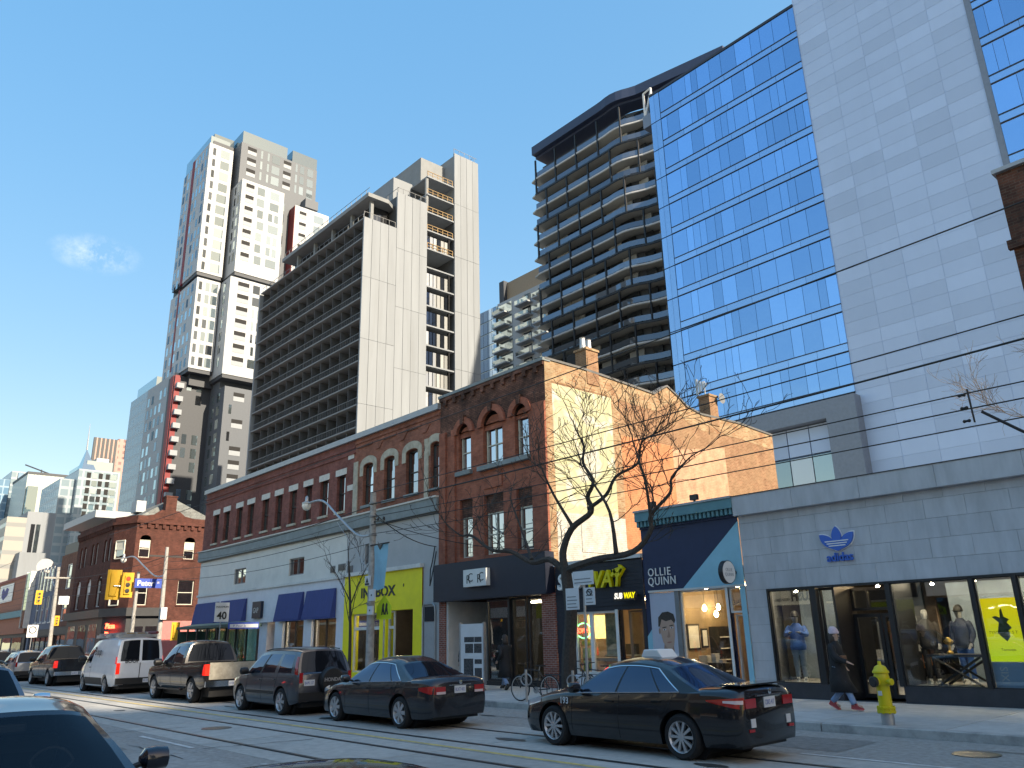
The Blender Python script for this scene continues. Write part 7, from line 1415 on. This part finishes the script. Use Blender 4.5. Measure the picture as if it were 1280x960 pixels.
for x0, x1, z0, z1 in ((-.32, .1, 1.55, 1.72), (.12, .42, 1.55, 1.72), (-.28, .06, 1.2, 1.5), (.1, .42, 1.2, 1.5), (-.34, .06, .35, 1.02), (.12, .42, .35, .72), (.12, .42, .85, 1.0)): rb('photo', 'photo_black', x0, x1, -.066, -.0605, z0, z1)
# ------------------------------------------------------------------ bus shelter and speed sign
bsx = thing('bus_shelter', 'green glass bus shelter with a dark roof by the blue awnings', 'bus shelter', (-42, 16.6, .15)); M['green_glass'] = clear_glass('green_glass', (.55, .8, .68), 1.5)
mk('shelter_green', (.03, .075, .065), .5, var=.1)
MB().prism([(15.9, 2.6), (17.6, 2.6), (17.6, 2.72), (16.75, 2.86), (15.9, 2.72)], -45.2, -38.4, 'X').build('roof', M['shelter_green'], bsx); bx('advert_panel', M['shelter_green'], -45.1, -44.98, 16.0, 17.5, .4, 2.5, bsx)
for k in range(5): bx('glass_wall', M['green_glass'], -45 + k * 1.3, -43.75 + k * 1.3, 17.5, 17.52, .35, 2.5, bsx)
for k in range(6):
    for y in (16.0, 17.5): bx('post', M['black_metal'], -45.1 + k * 1.3, -45.02 + k * 1.3, y - .04, y + .04, .15, 2.6, bsx)
bx('route_sign', M['street_blue'], -38.4, -38.3, 15.9, 17.4, 2.5, 2.8, bsx); bx('sign_cap', M['plate'], -38.39, -38.28, 15.95, 17.35, 2.56, 2.72, bsx); text('sign_lettering', 'P. Peter St', .15, M['street_blue'], (-38.27, 16.1, 2.59), bsx, rot=(R(90), 0, R(90)), extrude=.001)
sp4 = thing('speed_limit_sign', 'white MAXIMUM 40 speed limit sign on a post by the bus shelter', 'sign', (-39.2, 15.8, .15)); MB().tube([(-39.2, 15.85, .15), (-39.2, 15.85, 3.7)], .03, 6).build('post', M['galv'], sp4); bx('plate', M['plate'], -39.15, -39.12, 15.5, 16.2, 2.85, 3.75, sp4); text('sign_lettering', '40', .48, M['shop_black_text'], (-39.11, 15.85, 2.98), sp4, rot=(R(90), 0, R(90)), extrude=.002, bold=.012, align='CENTER'); text('sign_lettering', 'MAXIMUM', .13, M['shop_black_text'], (-39.11, 15.85, 3.5), sp4, rot=(R(90), 0, R(90)), extrude=.002, align='CENTER')
# ------------------------------------------------------------------ traffic signals at the side street
M['signal_red'] = glow('signal_red', (1, .015, .008), 1.3)
def signal(label, X, y, z, face=1, lit=True, k=1.0):
    o = thing('traffic_light', label, 'traffic light', (X, y, z - .6 * k), group='traffic lights at the crossing')
    bx('housing', M['traffic_yellow'], X - .12, X + .1, y - .18 * k, y + .18 * k, z - .55 * k, z + .55 * k, o); bx('backboard', M['traffic_yellow'], X - .015, X + .015, y - .34 * k, y + .34 * k, z - .74 * k, z + .74 * k, o)
    for i, dz in enumerate((.36, 0, -.36)):
        MB().lathe([(.01, .0), (.13 * k, .0), (.13 * k, .02), (.01, .025)], (X + face * .1, y, z + dz * k), 14, 'X').build('lens', M['signal_red'] if (i == 0 and lit) else M['black_metal'], o)
        MB().tube([(X + face * (.1 + .2 * t / 4), y + .15 * k * math.cos(R(a)), z + dz * k + .15 * k * math.sin(R(a))) for t in (0,) for a in range(10, 171, 16)], .018, 4).build('visor', M['traffic_yellow'], o)
    return o
signal('yellow traffic light showing red beside the blue street name sign', -53, 15.42, 5.4); signal('yellow traffic light seen from behind next to the red-lit one', -53.3, 14.72, 5.42, -1, False, 1.2); signal('small yellow traffic light low on the lamp pole', -50.2, 17.6, 2.6, -1, False, .7)
signal('yellow traffic light on the far corner pole', -80, 16.2, 6.0, 1, False, .8); signal('yellow traffic light over the far side of the crossing', -84, 13.6, 6.3, 1, False, .8); o = signal('dark traffic light with red lamp beside the far corner', -78, 17.4, 4.0, 1, True, .55)
sp1 = thing('signal_pole', 'grey signal pole carrying the traffic lights at the side street', 'pole', (-53, 16.02, .13)); MB().tube([(-53, 16.0, .13), (-53, 16.0, 6.2)], [.13, .09], 10).build('pole', M['pole_concrete'], sp1); MB().tube([(-53.1, 15.95, 5.3), (-53.15, 14.7, 5.35)], .04, 6).build('mast_arm', M['galv'], sp1)
sp2 = thing('lamp_pole', 'concrete lamp pole with a long curved arm at the side street', 'utility pole', (-51, 17.1, .13)); MB().tube([(-51.3, 17.1, .13), (-51.3, 17.0, 7.6)], [.16, .1], 10).build('pole', M['pole_concrete'], sp2); lamp_arm(sp2, -51.3, 17.0, 5.9, -8.5, 1.7); bx('control_box', M['plate'], -51.1, -50.9, 16.9, 17.25, 3.3, 4.0, sp2); MB().box(-51.36, -51.3, 16.0, 18.2, 7.0, 7.1).build('cross_arm', M['black_metal'], sp2)
sn = thing('street_name_sign', 'blue street name sign lettered Peter at the crossing', 'sign', (-52.6, 16.6, 5.25)); bx('plate', M['street_blue'], -52.62, -52.58, 15.72, 17.32, 5.22, 5.78, sn); text('sign_lettering', 'Peter', .46, M['sign_white'], (-52.57, 15.85, 5.35), sn, rot=(R(90), 0, R(90)), extrude=.002, bold=.006); text('sign_lettering', 'St', .2, M['sign_white'], (-52.57, 17.02, 5.5), sn, rot=(R(90), 0, R(90)), extrude=.002); MB().tube([(-52.9, 16.0, 5.5), (-52.62, 16.3, 5.5)], .03, 6).build('bracket', M['galv'], sn)
fp = thing('far_utility_pole', 'weathered utility pole with a grey box in front of the brown brick shop', 'utility pole', (-80, 17.6, .15)); MB().tube([(-80, 17.6, .15), (-80, 17.4, 8.6)], [.18, .13], 10).build('pole', M['pole_concrete'], fp); bx('pole_box', M['plate'], -79.9, -79.6, 17.7, 18.5, 5.4, 6.1, fp); lamp_arm(fp, -80, 17.4, 7.0, -4, 1.6); MB().box(-80.1, -80, 16.4, 18.6, 7.6, 7.75).build('cross_arm', M['pole_concrete'], fp)
nh = thing('no_turn_sign', 'white square prohibition sign on a pole past the side street', 'sign', (-79, 15.9, .15)); bx('plate', M['plate'], -79.02, -78.98, 15.5, 16.3, 2.7, 3.7, nh); MB().tube([(-79.05, 15.9, .15), (-79.05, 15.9, 3.6)], .04, 6).build('post', M['galv'], nh); MB().tube([(-78.96, 15.9 + .26 * math.cos(R(a)), 3.3 + .26 * math.sin(R(a))) for a in range(0, 361, 24)], .04, 5).build('prohibition_ring', M['shop_black_text'], nh)
rs = thing('stop_disc', 'round red sign on a white post at the far crossing', 'sign', (-86, 13.4, .15)); MB().lathe([(.02, 0), (.45, 0), (.45, .03), (.02, .03)], (-86, 14.0, 4.0), 16, 'X').build('disc', M['signal_red'], rs); MB().tube([(-86.05, 14, .15), (-86.05, 14, 4.2)], .06, 6).build('post', M['galv'], rs)
# ------------------------------------------------------------------ overhead wires along the pavement edge
def wire(label, pts, r=.012, sag=.25, name='overhead_wire'):
    mb = MB()
    for a, b in zip(pts, pts[1:]):
        a, b = Vector(a), Vector(b); mb.tube([a + (b - a) * t / 10 + Vector((0, 0, -sag * 4 * (t / 10) * (1 - t / 10))) for t in range(11)], r, 5, cap=False)
    return tag(mb.build(name, M['cable'], smooth='all'), label, 'wire', 'overhead wires along the pavement')
wy = 15.9
wire('thick black cable passing in front of the mural at second-floor height', [(-26, wy, 6.75), (-.5, wy, 6.85), (32, wy, 6.9)], .022, .12); wire('highest thin wire crossing in front of the glass office tower', [(-60, wy, 9.2), (-25.9, wy, 9.15), (0, wy, 9.45), (32, wy, 9.4)], .017, .1)
wire('thin wire just over the thick cable', [(-26, wy, 7.2), (0, wy, 7.28), (32, wy, 7.2)], .015, .1)
for z, l_, r in ((6.02, 'uppermost of the thin wires over the grey store cornice', .013), (5.72, 'middle thin wire over the grey store cornice', .014), (5.38, 'lowest thin wire skimming the grey store cornice', .012)): wire(l_, [(-25.9, wy, z + .25), (-5, wy, z), (20, wy, z + .1)], r, .08)
for z, l_, r in ((6.7, 'thick cable from the utility pole along the blue awning shop', .018), (6.35, 'thin wire below the thick cable along the long brick block', .01), (5.9, 'thin wire sagging across the grey rendered wall', .013), (5.3, 'lowest thin wire across the grey rendered wall', .012)): wire(l_, [(-25.95, wy + .05, z), (-51.3, 17.0, z + .35), (-80, 17.4, z + .9), (-130, 17, z + 1.2)], r, .35)
wire('slack service cable from the utility pole to the brick house corner', [(-25.8, 16, 6.4), (-27.2, FY - .1, 5.5)], .018, .25, 'service_cable'); wire('second service cable sagging from the pole to the navy fascia', [(-25.8, 16, 6.2), (-20.6, FY - .4, 4.75)], .014, .3, 'service_cable'); wire('cable loop hanging down the grey wall beside the navy fascia', [(-27.3, FY - .1, 5.5), (-27.6, FY - .1, 4.6), (-27.15, FY - .45, 3.9), (-27.2, FY - .1, 5.3)], .025, .1, 'service_cable')
for yy_, l_ in ((7.9, 'streetcar power wire over the near track'), (10.8, 'streetcar power wire over the far track')): wire(l_, [(-160, yy_, 6.0), (-120, yy_, 5.9), (-80, yy_, 5.9), (-45, yy_, 5.9)], .008, .1)
tb_ = thing('wire_bracket', 'black wire bracket with insulators hanging over the grey store', 'bracket', (-4.9, wy, 5.5)); MB().tube([(-4.9, wy, 5.45), (-4.92, wy, 6.1)], .018, 5).build('bar', M['cable'], tb_)
for z in (5.5, 5.75, 6.0): MB().lathe([(.015, -.12), (.035, -.1), (.02, -.05), (.035, 0), (.015, .02)], (-4.98, wy, z), 8, 'X').build('insulator', M['cable'], tb_)
MB().tube([(-4.75, wy, 5.62), (-4.2, wy, 5.15), (-3, wy, 4.2)], .03, 6).build('stay', M['cable'], tb_)
# ================================================================== people and shop-window figures
def skin_body(name, joints, bones, m_, parent, sub_=1, root=0):
    me = bpy.data.meshes.new(name); me.from_pydata([j[:3] for j in joints], bones, []); me.materials.append(m_); o = bpy.data.objects.new(name, me); col.objects.link(o); o.parent = parent
    sk = o.modifiers.new('skin', 'SKIN'); sk.use_smooth_shade = True; sk.branch_smoothing = .4
    for i, j in enumerate(joints): me.skin_vertices[0].data[i].radius = (j[3], j[4] if len(j) > 4 else j[3]); me.skin_vertices[0].data[i].use_root = i == root
    o.modifiers.new('smooth', 'SUBSURF').levels = sub_; o.modifiers['smooth'].render_levels = sub_
    return o
def ring_loft(mb, rings, n=18):
    """rings: (centre x, y, z, half-depth, half-width)"""
    vs = []; fs = []
    for cx, cy, cz, a, b in rings: vs += [(cx + a * math.cos(2 * math.pi * k / n), cy + b * math.sin(2 * math.pi * k / n), cz) for k in range(n)]
    for i in range(len(rings) - 1):
        for k in range(n): fs.append((i * n + k, i * n + (k + 1) % n, (i + 1) * n + (k + 1) % n, (i + 1) * n + k))
    fs += [tuple(range(n))[::-1], tuple(range((len(rings) - 1) * n, len(rings) * n))]
    return mb.add(vs, fs)
def figure(name, label, cat, loc, rz, pose, skin_m, coat, trouser, shoe, hair=None, hat=None, long=True, group=None, face=True, bag=None, k=1.0):
    """faces +x; pose gives leg and arm joints"""
    o = thing(name, label, cat, group=group); H = pose
    J = [(0, 0, .92, .13, .15), (0, 0, 1.12, .11, .14), (0, 0, 1.32, .11, .17), (.01, 0, 1.44, .055), (.02, 0, 1.50, .05), (.035, 0, 1.58, .085, .075), (.03, 0, 1.68, .09, .08), (.02, 0, 1.735, .05)]; B = [(i, i + 1) for i in range(7)]
    for s_, (knee, ank, toe) in ((-1, H['L']), (1, H['R'])):
        n = len(J); J += [(0, s_ * .09, .86, .085), (*knee, .06), (*ank, .042), (*toe, .035)]; B += [(0, n), (n, n + 1), (n + 1, n + 2), (n + 2, n + 3)]
    for s_, (elb, wr) in ((-1, H['AL']), (1, H['AR'])):
        n = len(J); J += [(0, s_ * .18, 1.38, .055), (*elb, .042), (*wr, .03)]; B += [(2, n), (n, n + 1), (n + 1, n + 2)]
        w_ = Vector(wr); d = (w_ - Vector(elb)).normalized(); sd_ = Vector((0, 1, 0)) if abs(d.y) < .8 else Vector((1, 0, 0)); pn = n + 3; J.append((*(w_ + d * .06), .03)); B.append((n + 2, pn))
        for q in range(4):
            a = len(J); off = sd_ * (.027 - .018 * q); J += [(*(w_ + d * .10 + off), .009), (*(w_ + d * (.155 - .008 * abs(q - 1.4)) + off + Vector((.012, 0, -.006))), .008)]; B += [(pn, a), (a, a + 1)]
        a = len(J); J += [(*(w_ + d * .05 + sd_ * .045), .010), (*(w_ + d * .09 + sd_ * .06), .009)]; B += [(n + 2, a), (a, a + 1)]
    skin_body('body', J, B, skin_m, o)
    for s_, (knee, ank, toe) in ((-1, H['L']), (1, H['R'])):
        MB().tube(smooth3([(0, s_ * .09, .95), (0, s_ * .095, .84), knee, (ank[0], ank[1], ank[2] + .03)], 5), [.11] * 3 + [.10] * 5 + [.082] * 4 + [.066] * 4, 12).build('trouser_leg', trouser, o, smooth='all')
        tv = Vector((toe[0] - ank[0], 0, toe[2] - ank[2])).normalized(); a_ = Vector(ank); up_ = Vector((-tv.z, 0, tv.x)); mb = MB(); vs = []
        for t_, hw, h0, h1 in ((-.07, .03, -.065, .02), (-.03, .042, -.075, .05), (.04, .046, -.075, .05), (.11, .048, -.075, .0), (.17, .045, -.07, -.025), (.205, .028, -.06, -.04)): 
            for sy, hh in ((-1, h0), (1, h0), (.75, h1), (-.75, h1)): p = a_ + tv * t_ + up_ * hh; vs.append((p.x, p.y + sy * hw, p.z))
        fs = [(0, 1, 2, 3)[::-1], (20, 21, 22, 23)] + [(i * 4 + q, i * 4 + (q + 1) % 4, i * 4 + 4 + (q + 1) % 4, i * 4 + 4 + q) for i in range(5) for q in range(4)]
        sh_ = mb.add(vs, fs).build('shoe', shoe[0], o, smooth=True); mb = MB(); vs2 = [(v[0], v[1] * 1.0, v[2]) for v in vs]
        mb.grid(lambda a, c: tuple(a_ + tv * (-.07 + .275 * a) + up_ * (-.078 + .022 * c) + Vector((0, -(.05 if .2 < a < .85 else .035), 0))), 6, 1).build('sole', shoe[1], sh_)
    zb = .39 if long else .80
    rg = [(H.get('sway', 0), 0, zb, .31 if long else .16, .22 if long else .20), (.0, 0, .66 if long else .9, .225 if long else .17, .215), (0, 0, .95, .165, .20), (0, 0, 1.1, .15, .195), (0, 0, 1.28, .15, .215), (0, 0, 1.38, .13, .215), (.0, 0, 1.44, .09, .13), (.01, 0, 1.50, .075, .085)]
    cb_ = ring_loft(MB(), rg).build('coat', coat, o, smooth='all')
    for s_, (elb, wr) in ((-1, H['AL']), (1, H['AR'])): MB().tube(smooth3([(0, s_ * .16, 1.40), (0, s_ * .2, 1.34), elb, wr], 5), [.07] * 3 + [.082] * 4 + [.072] * 5 + [.055] * 4, 12).build('sleeve', coat, o, smooth='all')
    if face:
        for s_ in (-1, 1): put(EYE, 'eye', (.112, s_ * .032, 1.632), o); MB().lathe([(.004, -.012), (.028, 0), (.02, .012)], (.03, s_ * .083, 1.62), 8, 'Y').build('ear', skin_m, o)
        MB().add([(.115, -.012, 1.585), (.115, .012, 1.585), (.14, 0, 1.59), (.118, 0, 1.64)], [(0, 1, 2), (1, 3, 2), (3, 0, 2), (0, 3, 1)]).build('nose', skin_m, o); MB().box(.105, .117, -.022, .022, 1.548, 1.556).build('mouth', M['lip'], o)
    if hair: ring_loft(MB(), [(-.03, 0, 1.45, .07, .10), (-.035, 0, 1.55, .09, .10), (-.015, 0, 1.66, .105, .1), (.0, 0, 1.73, .095, .088), (.01, 0, 1.775, .04, .04)]).build('hair', hair, o, smooth='all')
    if hat: 
        h_ = ring_loft(MB(), [(.012, 0, 1.665, .112, .105), (.012, 0, 1.70, .114, .107), (.005, 0, 1.76, .10, .095), (-.01, 0, 1.81, .06, .058), (-.015, 0, 1.825, .02, .02)]).build('hat', hat, o, smooth='all'); ring_loft(MB(), [(.012, 0, 1.655, .117, .110), (.012, 0, 1.70, .118, .111)]).build('hat_cuff', hat, h_, smooth='all')
        if pose.get('peak'): MB().prism(arc(.09, 0, .10, -80, 80, 8), 1.672, 1.684, 'Z').build('cap_peak', hat, h_)
    if bag:
        b_ = MB().box(.13, .20, -.17, .10, 1.06, 1.18).build('bag', bag, o, bevel=.02); MB().tube(smooth3([(.16, .1, 1.15), (.03, .2, 1.3), (-.12, .1, 1.42), (-.05, -.12, 1.44), (.13, -.16, 1.15)], 4), .012, 5).build('bag_strap', M['trim_black'], b_)
    o.location = loc; o.rotation_euler = (0, 0, rz); o.scale = (k, k, k); return o
EYE = MB().lathe([(.003, .006), (.009, .004), (.01, 0), (.006, -.004)], n=8, axis='X').mesh('eye', M['shop_black_text'])
WALK = dict(L=((.17, -.09, .50), (.30, -.09, .115), (.48, -.09, .10)), R=((.0, .09, .49), (-.26, .09, .15), (-.1, .1, .06)), AL=((.10, -.25, 1.14), (.30, -.2, 1.05)), AR=((-.14, .25, 1.14), (.02, .27, .95)), sway=.07)
STAND = dict(L=((.01, -.09, .49), (0, -.09, .085), (.15, -.1, .04)), R=((.01, .09, .49), (-.02, .1, .085), (.13, .11, .04)), AL=((.0, -.25, 1.12), (.08, -.25, .90)), AR=((0, .25, 1.12), (.1, .22, .92)), peak=True)
REACH = dict(STAND, AL=((.12, -.26, 1.2), (.34, -.14, 1.25)), AR=((.12, .26, 1.2), (.34, .14, 1.25)))
mk('coat_black', (.012, .012, .014), .75, var=.3, scale=9, bump=.5, bscale=14); mk('jeans', (.20, .30, .46), .85, var=.15, scale=15); mk('hat_pink', (.62, .48, .52), .85, var=.1, scale=20); mk('shoe_red', (.45, .05, .05), .6, var=.2); mk('sole_pink', (.62, .16, .15), .6, var=.1); mk('bag_brown', (.17, .075, .045), .6, var=.2); mk('trousers_black', (.02, .02, .024), .8, var=.2)
figure('person', 'person in long black coat, pale pink hat and jeans walking past the store', 'person', (-9.2, 17.75, .15), R(4), WALK, M['skin'], M['coat_black'], M['jeans'], (M['shoe_red'], M['sole_pink']), M['hair'], M['hat_pink'], bag=M['bag_brown'], k=.965)
figure('person', 'person in a dark coat standing half hidden to one side of the poster stand', 'person', (-23.15, 18.3, .15), R(-60), STAND, M['skin'], M['coat_black'], M['trousers_black'], (M['trim_black'], M['trim_black']), M['hair'], k=1.0)
figure('person', 'person in a black coat and blue jeans stepping out behind the poster stand', 'person', (-21.45, 18.6, .15), R(170), WALK, M['skin'], M['coat_black'], M['jeans'], (M['trim_black'], M['trim_black']), M['hair'], k=1.0)
figure('person', 'person in dark clothes standing inside the glass of the navy fronted shop', 'person', (-21.5, 21.9, .16), R(-90), STAND, M['skin'], M['coat_black'], M['trousers_black'], (M['trim_black'], M['trim_black']), M['hair'])
figure('person', 'person in a dark coat waiting on the far pavement beyond the side street', 'person', (-74, 17.6, .15), R(30), STAND, M['skin'], M['coat_black'], M['trousers_black'], (M['trim_black'], M['trim_black']), M['hair'])
mk('doll_grey', (.35, .35, .36), .5, var=.05); mk('jacket_blue', (.03, .12, .42), .6, var=.3, scale=6); mk('jacket_navy', (.02, .035, .08), .6, var=.3, scale=6); mk('denim_pale', (.30, .40, .50), .8, var=.2)
figure('mannequin', 'mannequin in a bright blue jacket and pale trousers in the corner store window', 'mannequin', (-11.85, FY + .85, .522), R(-70), REACH, M['doll_grey'], M['jacket_blue'], M['denim_pale'], (M['sign_white'], M['sign_white']), None, M['trim_black'], False, 'shop-window mannequins', False)
figure('mannequin', 'mannequin in a black cap and navy jacket behind the cross-legged table', 'mannequin', (-7.85, FY + 1.5, .522), R(-100), STAND, M['doll_grey'], M['jacket_navy'], M['jacket_blue'], (M['sign_white'], M['sign_white']), None, M['trim_black'], False, 'shop-window mannequins', False)
figure('mannequin', 'mannequin in dark clothes beside the store door in the wide window', 'mannequin', (-8.6, FY + 1.3, .522), R(-60), STAND, M['doll_grey'], M['coat_black'], M['trousers_black'], (M['sign_white'], M['sign_white']), None, None, False, 'shop-window mannequins', False)
figure('mannequin', 'mannequin in blue sportswear at the end window past the lime poster', 'mannequin', (-5.3, FY + 1.2, .522), R(-110), REACH, M['doll_grey'], M['jacket_blue'], M['trousers_black'], (M['sign_white'], M['sign_white']), None, None, False, 'shop-window mannequins', False)
# ================================================================== things inside the shops
mk('cabinet_black', (.02, .02, .022), .5, var=.2); mk('paper_white', (.7, .7, .68), .7, var=.1); mk('cloth_rose', (.35, .12, .14), .8, var=.2); mk('cloth_teal', (.05, .2, .22), .8, var=.2)
ec = thing('eyewear_cabinet', 'black display cabinet standing inside the eyewear shop', 'cabinet', (-16, 23.4, .165)); bx('carcass', M['cabinet_black'], -16.22, -15.85, 23.0, 23.9, .165, 2.0, ec)
for k in range(4): bx('shelf_board', M['paper_white'], -15.85, -15.78, 23.05, 23.85, .6 + k * .35, .63 + k * .35, ec)
et = thing('eyewear_table', 'long dark table with white boxes behind the eyewear shop window', 'table', (-15, 21.2, .165)); bx('table_top', M['cabinet_black'], -15.9, -14.3, 20.9, 21.5, .9, .96, et)
for x in (-15.85, -14.4):
    for y in (20.95, 21.4): bx('leg', M['cabinet_black'], x, x + .06, y, y + .06, .165, .9, et)
for k, (x, w_, h) in enumerate(((-15.7, .2, .12), (-15.3, .3, .2), (-14.85, .16, .26), (-14.6, .14, .1))): tag(bx('display_box', M['paper_white'], x, x + w_, 21.05, 21.25, .962, .962 + h), ['low white box at the end of the eyewear table', 'wide white box in the middle of the eyewear table', 'tall white box on the eyewear table', 'smallest white box on the eyewear table'][k], 'box')
for x, y, z, l_ in ((-14.9, 21.6, 2.35, 'pendant lamp hanging over the eyewear table'), (-15.6, 22.0, 2.55, 'pendant lamp hanging beside the framed prints of the eyewear shop'), (-15.9, 23.2, 2.6, 'pendant lamp hanging by the black eyewear cabinet')):
    o = thing('pendant_lamp', l_, 'lamp', (x, y, z)); MB().lathe([(.02, .12), (.05, .06), (.07, 0), (.05, -.06), (.01, -.08)], (x, y, z), 10).build('bulb', M['lamp'], o, smooth=True); MB().tube([(x, y, z + .1), (x, y, 3.3)], .008, 4).build('cord', M['cable'], o)
for x0, x1, z0, z1, l_ in ((21.8, 22.45, 1.3, 2.1, 'framed pale print on the eyewear shop wall'), (22.55, 22.9, 1.35, 1.95, 'small framed print beside the larger one in the eyewear shop')):
    o = thing('framed_print', l_, 'picture', (-16.23, x0, z0)); bx('frame', M['cabinet_black'], -16.235, -16.2, x0, x1, z0, z1, o); bx('print', M['paper_white'], -16.2, -16.19, x0 + .06, x1 - .06, z0 + .06, z1 - .06, o)
random.seed(14)
for i, (x0, y) in enumerate(((-47.5, 21.6), (-41.4, 21.8), (-38.6, 21.5), (-52.6, 21.7))):
    o = thing('garment_rail', ['rail of folded coats beside the clothing shop door', 'rail of clothes behind the first window past the clothing shop door', 'rail of clothes behind the window nearest the yellow shop', 'rail of clothes in the far end window of the clothing shop'][i], 'clothes rail', (x0, y, .165)); MB().tube([(x0, y, .165), (x0, y, 1.6), (x0 + 1.9, y, 1.6), (x0 + 1.9, y, .165)], .025, 6).build('frame', M['galv'], o)
    for k in range(11): bx('garment', M[random.choice(['cloth_rose', 'cloth_teal', 'paper_white', 'navy', 'jeans', 'coat_black'])], x0 + .12 + k * .155, x0 + .22 + k * .155, y - .25, y + .25, .7 + random.random() * .25, 1.55, o)
cn = thing('shop_counter', 'wooden counter with a steel till inside the sandwich shop', 'counter', (-19.3, 22.5, .165)); bx('counter_body', M['wood'], -20.1, -18.6, 22.2, 22.8, .165, 1.1, cn); bx('counter_top', M['galv'], -20.12, -18.55, 22.15, 22.85, 1.1, 1.15, cn); bx('till', M['cabinet_black'], -19.3, -18.95, 22.35, 22.65, 1.15, 1.5, cn)
mb_ = thing('menu_board', 'lit menu board over the sandwich shop counter', 'menu', (-20.17, 22, 1.7)); bx('panel', mat('menu_panel', (.6, .5, .2), var=.6, scale=9, emit=((.9, .7, .3), .6)), -20.175, -20.14, 21.4, 22.6, 1.7, 2.5, mb_)
